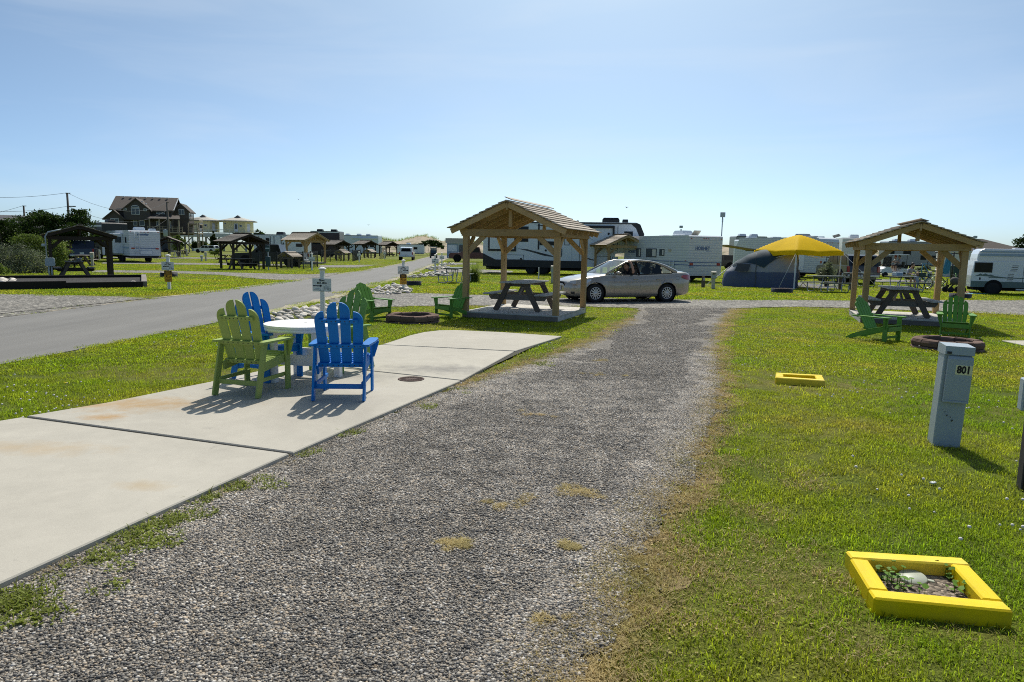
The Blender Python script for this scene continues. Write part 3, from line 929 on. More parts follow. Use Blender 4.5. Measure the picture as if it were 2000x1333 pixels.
def finish_gravel():
    near = [stone_patch('stones_near', 0.5, 0.0112, 0.0040, 0.0115, s) for s in range(3)]
    mid = [stone_patch('stones_mid', 1.0, 0.0225, 0.005, 0.0125, 10 + s) for s in range(3)]
    cn = hidden_collection('stones_near', near); cm = hidden_collection('stones_mid', mid)
    gx, gy = np.meshgrid(np.arange(-4.5, 5, 0.36), np.arange(1.2, 8.8, 0.36))
    P2 = np.column_stack([gx.ravel(), gy.ravel()]) + nr.normal(0, 0.05, (gx.size, 2)); P2 = P2[in_view(P2, 0.3)]
    P2 = P2[in_poly(P2, DRIVE)]
    d = dist_poly(P2, DRIVE); P2 = P2[d > 0.12]
    pad_d = dist_poly(P2, PAD); P2 = P2[(pad_d > 0.22) & ~in_poly(P2, PAD)]
    n = len(P2)
    scatter('loose_stones', np.column_stack([P2, np.full(n, 0.012)]), nr.uniform(0, 6.283, n), np.ones(n), nr.integers(0, 3, n), cn, 'grey and tan gravel stones of the near drive', 'gravel')
    gx, gy = np.meshgrid(np.arange(-2, 9, 0.72), np.arange(8.0, 23, 0.72))
    P2 = np.column_stack([gx.ravel(), gy.ravel()]) + nr.normal(0, 0.1, (gx.size, 2))
    P2 = P2[in_poly(P2, DRIVE)]; P2 = P2[dist_poly(P2, DRIVE) > 0.42]
    n = len(P2)
    scatter('loose_stones', np.column_stack([P2, np.full(n, 0.012)]), nr.uniform(0, 6.283, n), np.ones(n), nr.integers(0, 3, n), cm, 'grey gravel stones farther up the drive', 'gravel')
    P2 = np.column_stack([nr.uniform(-5, 5, 60000), nr.uniform(1.3, 12, 60000)])
    P2 = P2[in_view(P2) & in_poly(P2, DRIVE) & ~in_poly(P2, PAD)]; dp_ = dist_poly(P2, PAD); d = np.minimum(dist_poly(P2, DRIVE), dp_)
    P2 = P2[(d < 0.42) & (dp_ > 0.07) & (nr.random(len(P2)) < 0.33)]; n = len(P2)
    edge = [stone_patch('stones_edge', 0.15, 0.0145, 0.005, 0.012, 70 + s) for s in range(4)]
    scatter('loose_stones', np.column_stack([P2, np.full(n, 0.010)]), nr.uniform(0, 6, n), np.ones(n), nr.integers(0, 4, n), hidden_collection('stones_edge', edge), 'grey gravel stones thinning out along the drive margins', 'gravel')
    # stones along the ragged margin, thinner
    P2 = np.column_stack([nr.uniform(-4, 5, 4000), nr.uniform(1.5, 12, 4000)])
    d = dist_poly(P2, DRIVE); P2 = P2[(d < 0.2) & (dist_poly(P2, PAD) > 0.03) & ~in_poly(P2, PAD) & in_view(P2)]
    one = [stone_patch('stones_few', 0.12, 0.04, 0.004, 0.011, 60 + s) for s in range(4)]
    n = len(P2)
    scatter('loose_stones', np.column_stack([P2, np.full(n, 0.012)]), nr.uniform(0, 6, n), np.ones(n), nr.integers(0, 4, n), hidden_collection('stones_few', one), 'scattered small stones where gravel meets grass', 'gravel')
    # weeds along the pad edge and the drain margin
    wp = [blade_patch('weed_patch', 'weed_leaf', 60, 0.09, 0.012, 0.045, 0.006, 80 + s, lean=0.9, leaf=0.5) for s in range(4)]
    pts = []; r = random.Random(9)
    for (a, b, k, s) in ((250, 1045, 9, .10), (285, 1040, 8, .09), (330, 1022, 8, .10), (360, 1015, 8, .1), (385, 980, 6, .08), (455, 950, 8, .09), (475, 945, 8, .09), (410, 970, 4, .06), (560, 896, 4, .05), (600, 890, 5, .08), (690, 845, 5, .08),
                         (30, 1180, 9, .1), (75, 1165, 9, .1), (110, 1110, 5, .07), (10, 1215, 9, .12), (165, 1085, 6, .07), (205, 1105, 3, .05), (280, 1075, 4, .06), (320, 1065, 4, .06), (530, 955, 3, .05), (815, 795, 4, .08), (870, 765, 5, .1), (960, 727, 8, .14), (990, 715, 8, .16), (1035, 700, 10, .18), (1075, 685, 10, .2), (1095, 670, 8, .2), (880, 760, 5, .1), (1030, 712, 6, .15)):
        c = G(a, b)
        for _ in range(k):
            pts.append((c.x + r.gauss(0, s), c.y + r.gauss(0, s), 0.012))
    pts = np.array(pts); pts = pts[~in_poly(pts[:, :2], PAD) & (dist_poly(pts[:, :2], PAD) > 0.05)]
    n = len(pts)
    scatter('edge_weeds', pts, nr.uniform(0, 6, n), nr.uniform(0.6, 1.2, n), nr.integers(0, 4, n), hidden_collection('weed_patch', wp), 'low green weeds along the concrete edge', 'weeds')
    # tan dead grass mats pressed into the gravel
    dp = [blade_patch('straw_patch', 'dry_blade', 45, 0.045, 0.003, 0.008, 0.004, 90 + s, lean=5.0, leaf=0.0) for s in range(3)]
    pts = []
    for (a, b, k, s) in ((895, 1068, 10, .035), (1110, 1073, 8, .025), (1130, 962, 10, .09), (1045, 812, 4, .06), (1170, 707, 4, .1), (1000, 985, 6, .09), (1180, 735, 4, .1), (1075, 1215, 3, .03)):
        c = G(a, b)
        e = r.uniform(-.5, .5)
        for _ in range(int(k * 1.8)):
            g = r.gauss(0, s * 1.3); pts.append((c.x + g, c.y + e * g + r.gauss(0, s * 0.8), 0.020))
    n = len(pts)
    scatter('straw_mats', np.array(pts), nr.uniform(0, 6, n), nr.uniform(0.7, 1.2, n), nr.integers(0, 3, n), hidden_collection('straw_patch', dp), 'flattened tan grass mats pressed into the gravel', 'dry grass')
# ------------------------------------------------------------------ paints and timbers
M('green_plastic', (0.13, 0.30, 0.050), 0.5, var=0.06, rand=0.05, bump=0.12, bscale=40, spec=0.2, dirt=0.22, dirtcol=(0.20, 0.20, 0.18))
M('lime_plastic', (0.30, 0.385, 0.100), 0.55, var=0.06, rand=0.05, bump=0.12, bscale=40, spec=0.2, dirt=0.22, dirtcol=(0.20, 0.20, 0.18))
M('fern_plastic', (0.15, 0.29, 0.070), 0.5, var=0.06, rand=0.05, bump=0.12, bscale=40, spec=0.2, dirt=0.22, dirtcol=(0.20, 0.20, 0.18))
M('blue_plastic', (0.002, 0.165, 0.52), 0.5, var=0.06, rand=0.05, bump=0.12, bscale=40, spec=0.2, dirt=0.22, dirtcol=(0.20, 0.20, 0.18))
M('screw', (0.05, 0.05, 0.05), 0.5, 0.6)
M('white_paint', (0.78, 0.77, 0.75), 0.55, var=0.07, scale=3, dirt=0.18, dirtcol=(0.35, 0.33, 0.30))
M('white_vinyl', (0.74, 0.75, 0.76), 0.45, var=0.05, dirt=0.12, dirtcol=(0.40, 0.38, 0.33))
M('cream_cap', (0.70, 0.66, 0.50), 0.5, var=0.05)
M('sign_white', (0.68, 0.70, 0.71), 0.45, var=0.04)
M('black_print', (0.012, 0.012, 0.014), 0.6, var=0.02)
M('grey_print', (0.22, 0.26, 0.30), 0.6, var=0.05)
M('sand_print', (0.36, 0.29, 0.17), 0.6, var=0.05)
M('warning_yellow', (0.60, 0.30, 0.015), 0.5, var=0.08)
M('yellow_paint', (0.80, 0.58, 0.010), 0.5, var=0.10, scale=5, stretch=(1, 1, 1), bump=0.4, bscale=25, dirt=0.2, dirtcol=(0.30, 0.22, 0.05))
M('grey_enamel', (0.36, 0.42, 0.46), 0.42, var=0.07, scale=3, dirt=0.28, dirtcol=(0.22, 0.24, 0.24))
M('beige_enamel', (0.50, 0.46, 0.37), 0.5, var=0.08, dirt=0.15)
M('sticker', (0.78, 0.75, 0.46), 0.5, var=0.04)
M('rust_iron', (0.085, 0.050, 0.040), 0.75, 0.2, var=0.3, scale=8)
M('iron_gap', (0.03, 0.024, 0.02), 0.9)
M('black_steel', (0.016, 0.017, 0.019), 0.45, 0.0, var=0.1)
M('galvanised', (0.48, 0.50, 0.52), 0.38, 0.7, var=0.1)
M('pvc', (0.44, 0.47, 0.38), 0.5, var=0.08, dirt=0.15)
wood('fresh_x', (0.44, 0.30, 0.145), 'x'); wood('fresh_y', (0.44, 0.30, 0.145), 'y'); wood('fresh_z', (0.43, 0.29, 0.14), 'z')
wood('shake', (0.42, 0.36, 0.29), 'y', rand=0.25, knots=False)
wood('aged_x', (0.20, 0.17, 0.145), 'x', dirt=0.3); wood('aged_y', (0.22, 0.195, 0.17), 'y', dirt=0.3); wood('aged_z', (0.145, 0.115, 0.092), 'z', dirt=0.3)
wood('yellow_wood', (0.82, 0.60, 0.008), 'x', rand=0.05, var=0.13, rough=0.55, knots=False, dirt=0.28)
wood('bleach_x', (0.60, 0.565, 0.50), 'x', rand=0.12, var=0.16, dirt=0.25); wood('bleach_y', (0.53, 0.51, 0.48), 'y', rand=0.12, var=0.2, dirt=0.35)
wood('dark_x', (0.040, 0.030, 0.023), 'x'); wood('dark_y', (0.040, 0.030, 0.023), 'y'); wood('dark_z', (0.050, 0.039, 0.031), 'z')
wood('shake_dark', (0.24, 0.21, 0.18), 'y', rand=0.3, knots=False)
wood('black_timber', (0.018, 0.015, 0.013), 'x', knots=False)
M('brick', (0.175, 0.115, 0.090), 0.92, var=0.35, scale=6, bump=0.8, bscale=30, rand=0.28, spec=0.2)
M('ash', (0.030, 0.026, 0.024), 0.95, var=0.5, scale=9, bump=0.8, bscale=20, spec=0.1)
M('river_rock', (0.60, 0.55, 0.48), 0.75, var=0.35, scale=5, rand=0.5, bump=0.4, bscale=14, spec=0.35)

# ------------------------------------------------------------------ dining-height chair with a four-slat back
def slat_outline(w, L, cut):
    """slat with one rounded top corner (cut = -1, 0 or 1)"""
    pts = [(-w / 2, 0), (w / 2, 0)]
    r = w * 0.92
    if cut == 0:
        pts += [(w / 2 * math.cos(a), L - w / 2 + w / 2 * math.sin(a)) for a in [i * math.pi / 8 for i in range(9)]]
    else:
        arc = [(w / 2 - r + r * math.cos(a), L - r * 1.15 + r * 1.15 * math.sin(a)) for a in [i * math.pi / 16 for i in range(9)]]
        pts += arc + [(-w / 2, L)]
        if cut < 0: pts = [(-x, y) for x, y in pts][::-1]
    return pts

def dining_chair(name, label, m, loc, az, group):
    t = thing(name, label, 'chair', loc, -R(az), group, scale=0.965)
    lean = R(15)
    def back(u, v, w): return (u, -0.175 - v * math.sin(lean) - w * math.cos(lean), 0.385 + v * math.cos(lean) - w * math.sin(lean))
    for i, (bx, tx, L) in enumerate(((-0.19, -0.225, 0.665), (-0.063, -0.075, 0.775), (0.063, 0.075, 0.775), (0.19, 0.225, 0.665))):
        an = math.atan2(tx - bx, L)
        ol = slat_outline(0.112, L, (-1, -1, 1, 1)[i])
        fr = lambda u, v, w, bx=bx, an=an: back(bx + u * math.cos(an) + v * math.sin(an), v * math.cos(an) - u * math.sin(an), w)
        MB().prism(ol, 0.020, fr).build('back_slat', m, t)
    for z, w, off in ((0.56, 0.44, 0.026), (0.255, 0.575, 0.028), (0.015, 0.53, 0.028)):
        b = MB(); c = back(0, z, off)
        rot = Matrix.Rotation(-lean, 3, 'X').inverted()
        b.box(c, (w, 0.034, 0.048), Matrix.Rotation(lean, 3, 'X'), 0.004)
        o = b.build('crossbar', m, t)
        sc = MB()
        for k in range(8):
            x = (k - 3.5) * w / 8.6
            q = back(x, z, off + 0.017)
            sc.box(q, (0.011, 0.006, 0.011), Matrix.Rotation(lean, 3, 'X'))
        sc.build('screws', 'screw', o)
    for i in range(6):
        y = 0.235 - i * 0.073; z = 0.455 - i * 0.011
        MB().box((0, y, z), (0.50, 0.064, 0.020), None, 0.003).build('seat_slat', m, t)
    for s in (-1, 1):
        MB().beam((s * 0.262, 0.275, 0.405), (s * 0.262, -0.26, 0.335), 0.026, 0.105, ch=0.004).build('side_rail', m, t)
        MB().box((s * 0.288, 0.225, 0.31), (0.026, 0.095, 0.62), None, 0.004).build('leg', m, t)
        MB().beam((s * 0.288, -0.40, 0.0), (s * 0.288, -0.235, 0.63), 0.026, 0.095, up=(0, 1, 0), ch=0.004).build('leg', m, t)
        ol = [(-0.36, 0.0), (-0.36, 0.055), (-0.05, 0.085), (0.22, 0.085), (0.30, 0.06), (0.31, 0.0), (0.30, -0.04), (0.22, -0.062), (-0.30, -0.06)]
        ol = [(x + 0.02, y) for x, y in ol]
        a = MB().prism([(x, s * y * 0.85) for x, y in ol] if s > 0 else [(x, s * y * 0.85) for x, y in ol][::-1], 0.024, lambda u, v, w, s=s: (s * 0.295 + v, u, 0.637 + w)).build('arm', m, t)
        br = [(0.0, 0.0), (0.0, -0.20), (0.018, -0.20), (0.072, -0.03), (0.072, 0.0)]
        MB().prism(br, 0.024, lambda u, v, w, s=s: (s * (0.302 + u), 0.225 + w, 0.624 + v)).build('arm_bracket', m, t)
        MB().beam((s * 0.262, 0.24, 0.19), (s * 0.262, -0.345, 0.19), 0.026, 0.045, ch=0.003).build('stretcher', m, t)
    MB().beam((-0.275, 0.225, 0.40), (0.275, 0.225, 0.40), 0.024, 0.085, ch=0.003).build('front_apron', m, t)
    MB().beam((-0.275, -0.335, 0.16), (0.275, -0.335, 0.16), 0.026, 0.055, ch=0.003).build('stretcher', m, t)
    return t

PZ = padz
def onpad(pxx, pyy):
    p = G(pxx, pyy, PZ); return p
cgrp = 'chairs around the white table'
dining_chair('dining_chair', 'bright blue slatted chair on the concrete, its back to us', 'blue_plastic', (-1.93, 7.79, PZ), -3, cgrp)
dining_chair('dining_chair', 'blue slatted chair on the far left of the white table, behind the lime green chair', 'blue_plastic', (-3.10, 8.68, PZ), 117, cgrp)
dining_chair('dining_chair', 'pale lime green slatted chair on the concrete with rows of dark screws', 'lime_plastic', (-3.00, 7.90, PZ), 14, cgrp)
dining_chair('dining_chair', 'fern green slatted chair partly hidden behind the nearest blue chair', 'fern_plastic', (-2.42, 9.38, PZ), 211, cgrp)

# round table
tb = thing('round_table', 'round weathered white wooden table with an umbrella hole', 'table', (-2.62, 8.60, PZ), R(-12))
Rt = 0.505
n_pl = 6
for i in range(n_pl):
    y0 = -Rt + i * 2 * Rt / n_pl + 0.003; y1 = -Rt + (i + 1) * 2 * Rt / n_pl - 0.003
    y0 = max(y0, -Rt + 0.006); y1 = min(y1, Rt - 0.006)
    ys = [y0 + (y1 - y0) * k / 6 for k in range(7)]
    ol = [(math.sqrt(max(0.0004, Rt * Rt - y * y)), y) for y in ys] + [(-math.sqrt(max(0.0004, Rt * Rt - y * y)), y) for y in reversed(ys)]
    MB().prism(ol, 0.028, lambda u, v, w: (u, v, 0.716 + w)).build('tabletop_plank', 'white_paint', tb)
rim = MB(); rim.lathe([(Rt - 0.035, 0.655), (Rt - 0.008, 0.655), (Rt - 0.008, 0.700), (Rt - 0.035, 0.700)], 40, smooth=True, cap=False)
rim.build('apron_ring', 'white_paint', tb)
MB().lathe([(0.0, 0.7315), (0.022, 0.7315), (0.022, 0.7325), (0, 0.7325)], 12).build('umbrella_hole', 'black_print', tb)
for sx in (-1, 1):
    for sy in (-1, 1):
        MB().box((sx * 0.29, sy * 0.29, 0.345), (0.085, 0.085, 0.69), None, 0.005).build('leg', 'white_paint', tb)
    MB().box((sx * 0.29, 0, 0.625), (0.04, 0.50, 0.09), None, 0.004).build('top_rail', 'white_paint', tb)
MB().box((0, -0.29, 0.30), (0.50, 0.036, 0.13), None, 0.004).build('cross_rail', 'white_paint', tb)
MB().box((0, 0.29, 0.30), (0.50, 0.036, 0.13), None, 0.004).build('cross_rail', 'white_paint', tb)

# ------------------------------------------------------------------ low reclining garden chair with a five-slat back
def lounge_chair(label, loc, az, group):
    m = 'green_plastic'
    t = thing('garden_chair', label, 'garden chair', loc, -R(az), group, scale=0.92)
    lean = R(27)
    def back(u, v, w): return (u, -0.12 - v * math.sin(lean) - w * math.cos(lean), 0.255 + v * math.cos(lean) - w * math.sin(lean))
    tops = [0.66, 0.755, 0.79, 0.755, 0.66]
    for i in range(5):
        k = i - 2; bx = k * 0.096; tx = k * 0.112; L = tops[i]
        an = math.atan2(tx - bx, L)
        if k == 0: ol = [(-0.042, 0), (0.042, 0), (0.048, L - 0.03), (0.03, L - 0.005), (0, L), (-0.03, L - 0.005), (-0.048, L - 0.03)]
        else:
            s = 1 if k > 0 else -1
            dr = 0.055 if abs(k) == 1 else 0.16
            ol = [(-0.042, 0), (0.042, 0), (0.048, L - dr), (0.038, L - dr * 0.5), (0.015, L - dr * 0.18), (-0.02, L - 0.005), (-0.048, L + 0.012)]
            if s < 0: ol = [(-a, b) for a, b in ol][::-1]
        fr = lambda u, v, w, bx=bx, an=an: back(bx + u * math.cos(an) + v * math.sin(an), v * math.cos(an) - u * math.sin(an), w)
        MB().prism(ol, 0.019, fr).build('back_slat', m, t)
    for z, w in ((0.60, 0.46), (0.335, 0.66), (0.03, 0.50)):
        MB().box(back(0, z, 0.025), (w, 0.03, 0.055), Matrix.Rotation(lean, 3, 'X'), 0.003).build('crossbar', m, t)
    # seat follows the curved side boards
    def sz(y): return 0.335 + (y - 0.34) * 0.24 + 0.10 * max(0, y - 0.12) ** 2
    for i in range(6):
        y = 0.375 - i * 0.088
        sl = math.atan(0.24)
        MB().box((0, y, sz(y) + 0.012), (0.52, 0.080, 0.020), Matrix.Rotation(sl, 3, 'X'), 0.003).build('seat_slat', m, t)
    top = [(0.40, 0.345), (0.20, 0.302), (0.0, 0.255), (-0.20, 0.200), (-0.42, 0.110), (-0.60, 0.0)]
    bot = [(-0.43, 0.0), (-0.30, 0.055), (-0.10, 0.125), (0.10, 0.185), (0.40, 0.235)]
    for s in (-1, 1):
        MB().prism(top + bot, 0.026, lambda u, v, w, s=s: (s * 0.262 + w, u, v)).build('side_board', m, t)
        MB().box((s * 0.292, 0.345, 0.265), (0.028, 0.10, 0.53), None, 0.004).build('leg', m, t)
        ol = [(0.45, -0.05), (0.45, 0.07), (0.42, 0.092), (0.10, 0.092), (-0.36, 0.062), (-0.42, 0.03), (-0.42, -0.02), (-0.30, -0.035), (0.0, -0.05)]
        MB().prism([(a, s * b) for a, b in (ol if s > 0 else ol[::-1])], 0.023, lambda u, v, w, s=s: (s * 0.31 + v, u, 0.542 + w)).build('arm', m, t)
        MB().prism([(0, 0), (0, -0.24), (0.018, -0.24), (0.078, -0.02), (0.078, 0)], 0.026, lambda u, v, w, s=s: (s * (0.306 + u), 0.345 + w, 0.53 + v)).build('arm_bracket', m, t)
    MB().beam((-0.277, 0.41, 0.285), (0.277, 0.41, 0.285), 0.024, 0.10, ch=0.003).build('front_apron', m, t)
    MB().beam((-0.277, 0.345, 0.10), (0.277, 0.345, 0.10), 0.024, 0.05, ch=0.003).build('stretcher', m, t)
    return t
lg = 'green garden chairs by the fire rings'
_a = lounge_chair('green garden chair between the blue chairs and the left fire ring, facing the ring', G(727, 626), 129, lg)
dup(_a, G(884, 620), R(140), 'green garden chair at the left shelter deck corner, right of the left fire ring')
dup(_a, G(1710, 664), R(-146), 'green garden chair seen from its side beside the right fire ring')
dup(_a, G(1862, 657), R(150), 'green garden chair seen from the front behind the right fire ring')

# ------------------------------------------------------------------ fire rings of tumbled blocks
def block_mesh(a0, a1, r0, r1, z0, z1, seed):
    r = random.Random(seed); b = MB(); rings = []
    for rr, zz in ((r0, z0), (r1, z0), (r1 + 0.012, (z0 + z1) / 2), (r1 - 0.012, z1 - 0.012), (r1 - 0.045, z1), (r0 + 0.015, z1), (r0, z1 - 0.02)):
        rings.append([(rr * math.cos(a) * (1 + r.uniform(-.008, .008)), rr * math.sin(a) * (1 + r.uniform(-.008, .008)), zz + r.uniform(-.004, .004)) for a in (a0, a0 + (a1 - a0) * 0.1, (a0 + a1) / 2, a1 - (a1 - a0) * 0.1, a1)])
    n = 5; m = len(rings); vs = [p for q in rings for p in q]; fs = []
    for i in range(m):
        j = (i + 1) % m
        for k in range(n - 1): fs.append((i * n + k, i * n + k + 1, j * n + k + 1, j * n + k))
    fs.append(tuple(i * n for i in range(m))); fs.append(tuple(i * n + n - 1 for i in reversed(range(m))))
    return b.add(vs, fs)
def fire_ring(label, loc, Ro, Ri, turn):
    t = thing('fire_ring', label, 'fire pit', loc, turn, 'brick fire rings on the lawn')
    n = 12
    for c, (z0, z1, ph) in enumerate(((-0.02, 0.055, 0.5), (0.06, 0.185, 0.0))):
        for i in range(n):
            a0 = 2 * math.pi * (i + ph) / n + 0.007; a1 = 2 * math.pi * (i + 1 + ph) / n - 0.007
            block_mesh(a0, a1, Ri, Ro, z0 + 0.006 * ((i * 7) % 3 - 1) * c, z1 + 0.006 * ((i * 5) % 3 - 1), i + 40 * c).build('brick', 'brick', t)
    MB().lathe([(0, 0.02), (Ri * 0.6, 0.014), (Ri - 0.01, 0.03)], 24, cap=False).build('ash_bed', 'ash', t)
    return t
RING1 = G(806, 629); RING2 = G(1849, 681)
fire_ring('brick fire ring on the grass left of the nearer shelter deck', RING1, 0.625, 0.44, 0.2)
fire_ring('brick fire ring behind the grey 801 power pedestal', RING2, 0.60, 0.42, 0.75)

# ------------------------------------------------------------------ timber picnic shelters
def shelter(label, loc, az, Wd, D, mats, deck=0.155, group='timber picnic shelters', peak=2.95, plate=2.23, rows=9, nraft=7, seed=1):
    mx, my, mz, ms, md, mdy = mats
    r = random.Random(seed)
    t = thing('picnic_shelter', label, 'shelter', loc, -R(az), group)
    hx, hy = Wd / 2 - 0.075, D / 2 - 0.075
    z0 = deck if deck else 0.0
    if deck:
        n = int(round(D / 0.142)); st = D / n
        for i in range(n):
            y = -D / 2 + st * (i + 0.5)
            MB().box((r.uniform(-.004, .004), y, deck - 0.017 + r.uniform(-.002, .002)), (Wd, st - 0.007, 0.034), None, 0.004).build('deck_plank', md, t)
        for s in (-1, 1):
            MB().box((0, s * (D / 2 - 0.022), (deck - 0.036) / 2), (Wd - 0.01, 0.038, deck - 0.036), None, 0.003).build('deck_rim', 'aged_x', t)
            MB().box((s * (Wd / 2 - 0.022), 0, (deck - 0.036) / 2), (0.038, D - 0.09, deck - 0.036), None, 0.003).build('deck_rim', mdy, t)
    pb = plate - 0.17
    for sx in (-1, 1):
        for sy in (-1, 1):
            MB().box((sx * hx, sy * hy, (z0 + plate - 0.004) / 2), (0.14, 0.14, plate - 0.004 - z0), None, 0.006).build('post', mz, t)
            MB().beam((sx * (hx - 0.05), sy * hy, pb - 0.40), (sx * (hx - 0.50), sy * hy, pb + 0.02), 0.045, 0.13, ch=0.004).build('brace', mx, t)
            MB().beam((sx * hx, sy * (hy - 0.05), pb - 0.40), (sx * hx, sy * (hy - 0.50), pb + 0.02), 0.045, 0.13, ch=0.004).build('brace', my, t)
    for sy in (-1, 1):
        MB().box((0, sy * (hy + 0.094), plate - 0.085), (Wd + 0.02, 0.045, 0.17), None, 0.004).build('beam', mx, t)
        MB().box((0, sy * (hy + 0.03), (plate + peak - 0.12) / 2), (0.085, 0.085, peak - 0.24 - plate), None, 0.004).build('king_post', mz, t)
    for sx in (-1, 1):
        MB().box((sx * (hx + 0.094), 0, plate - 0.085), (0.045, D - 0.06, 0.17), None, 0.004).build('beam', my, t)
    oh = 0.24; of, ob = 0.30, 0.36
    run = Wd / 2 + oh
    rise_top = peak - 0.055
    slope = (rise_top - (plate + 0.10)) / (Wd / 2)
    th = math.atan(slope)
    MB().box((0, (ob - of) / 2, rise_top - 0.12), (0.04, D + of + ob - 0.08, 0.17), None, 0.003).build('ridge_board', my, t)
    for sx in (-1, 1):
        for i in range(nraft):
            y = -D / 2 - of + 0.07 + (D + of + ob - 0.14) * i / (nraft - 1)
            zt = rise_top - 0.065 / math.cos(th)
            MB().beam((sx * 0.025, y, zt - 0.025 * slope), (sx * (run - 0.03), y, zt - (run - 0.03) * slope), 0.04, 0.13, ch=0.003).build('rafter', mx, t)
        L = run / math.cos(th); ex = L / rows
        for j in range(rows):
            s0 = j * ex
            jit = r.uniform(-0.05, 0.05)
            c = s0 + ex * 0.5 + 0.015
            x = c * math.cos(th); z = rise_top - c * math.sin(th) + 0.030
            tilt = th - 0.13
            rot = Matrix.Rotation(sx * tilt, 3, 'Y')
            y0 = -D / 2 - of + r.uniform(-.03, .03); y1 = D / 2 + ob + r.uniform(-.05, .05)
            MB().box((sx * x, (y0 + y1) / 2, z), (ex + 0.055, y1 - y0, 0.022), rot, 0.003).build('roof_board', ms, t)
    MB().box((0.055, (ob - of) / 2, rise_top + 0.062), (0.20, D + of + ob + 0.02, 0.02), Matrix.Rotation(th - 0.05, 3, 'Y'), 0.003).build('ridge_cap', ms, t)
    return t
FRESH = ('fresh_x', 'fresh_y', 'fresh_z', 'shake', 'bleach_x', 'bleach_y')
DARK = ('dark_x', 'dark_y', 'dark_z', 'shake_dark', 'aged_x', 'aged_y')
AZ = 20.0
U = Vector((math.sin(R(AZ)), math.cos(R(AZ)), 0)); V = Vector((math.cos(R(AZ)), -math.sin(R(AZ)), 0))
def from_fr(p, Wd, D): return Vector(p) - V * (Wd / 2) + U * (D / 2)
def from_fl(p, Wd, D): return Vector(p) + V * (Wd / 2) + U * (D / 2)
SH1 = from_fr((1.10, 16.55, 0), 2.55, 2.85); SH2 = from_fl((9.08, 17.75, 0), 2.28, 2.6)
shelter('new honey coloured timber shelter on a plank deck, left of the silver car', SH1, AZ, 2.55, 2.85, FRESH, seed=3)
shelter('honey coloured timber shelter on a plank deck behind two garden chairs and a fire ring', SH2, AZ, 2.28, 2.6, FRESH, seed=8, peak=2.64, plate=2.07)

def picnic_table(label, loc, az, mats, group, L=1.75, tilt=0):
    mx, my, mt = mats
    t = thing('picnic_table', label, 'picnic table', loc, -R(az), group)
    for i in range(5):
        MB().box(((i - 2) * 0.148, 0, 0.745), (0.14, L, 0.036), None, 0.005).build('tabletop_plank', mt, t)
    for s in (-1, 1):
        for k in range(2):
            MB().box((s * (0.64 + k * 0.15), 0, 0.445), (0.14, L, 0.036), None, 0.005).build('bench_plank', mt, t)
        y = s * (L / 2 - 0.30)
        MB().box((0, y - s * 0.002, 0.68), (0.70, 0.04, 0.088), None, 0.004).build('top_cleat', mx, t)
        ol = [(-0.80, 0.425), (0.80, 0.425), (0.80, 0.36), (0.74, 0.285), (-0.74, 0.285), (-0.80, 0.36)]
        MB().prism(ol, 0.042, lambda u, v, w, y=y, s=s: (u, y + w - s * 0.002, v)).build('seat_support', mx, t)
        for q in (-1, 1):
            MB().beam((q * 0.60, y + s * 0.044, 0.0), (q * 0.22, y + s * 0.044, 0.722), 0.042, 0.14, up=(1, 0, 0), ch=0.004).build('leg', 'aged_z', t)
        MB().beam((0, y - s * 0.03, 0.36), (0, s * 0.10, 0.71), 0.09, 0.04, up=(1, 0, 0), ch=0.003).build('brace', my, t)
    return t
AGED = ('aged_x', 'aged_y', 'bleach_y')
pg = 'wooden picnic tables under shelters'
_pt = picnic_table('weathered picnic table on the deck of the shelter left of the silver car', SH1 + Vector((0, 0, 0.155)) - V * 0.02 - U * 0.1, AZ + 2, AGED, pg)
_pt2 = dup(_pt, SH2 + Vector((0, 0, 0.155)) - V * 0.12 - U * 0.15, -R(AZ - 2), 'weathered picnic table on the deck of the shelter behind the two right garden chairs')
# fallen leaves on the decks
M('leaf_litter', (0.10, 0.14, 0.03), 0.7, var=0.2)
for sh, w_, d_, k in ((SH1, 2.3, 2.5, 26), (SH2, 2.0, 2.3, 40)):
    b = MB(); r = random.Random(k)
    for _ in range(k):
        p = sh + V * r.uniform(-w_ / 2, w_ / 2) + U * r.uniform(-d_ / 2, -d_ / 2 + d_ * r.random())
        a = r.uniform(0, 6.28); s = r.uniform(0.012, 0.028); z = 0.158
        q = [Vector((math.cos(a + i * 1.5708), math.sin(a + i * 1.5708), 0)) * s * (1 if i % 2 == 0 else 0.55) for i in range(4)]
        b.add([(p.x + v.x, p.y + v.y, z + (0.012 if i in (0, 2) else 0.002)) for i, v in enumerate(q)], [(0, 1, 2, 3)])
    o = b.build('fallen_leaves', 'leaf_litter'); tag(o, 'small green leaves fallen on the shelter deck planks', 'leaves', None, 'stuff')

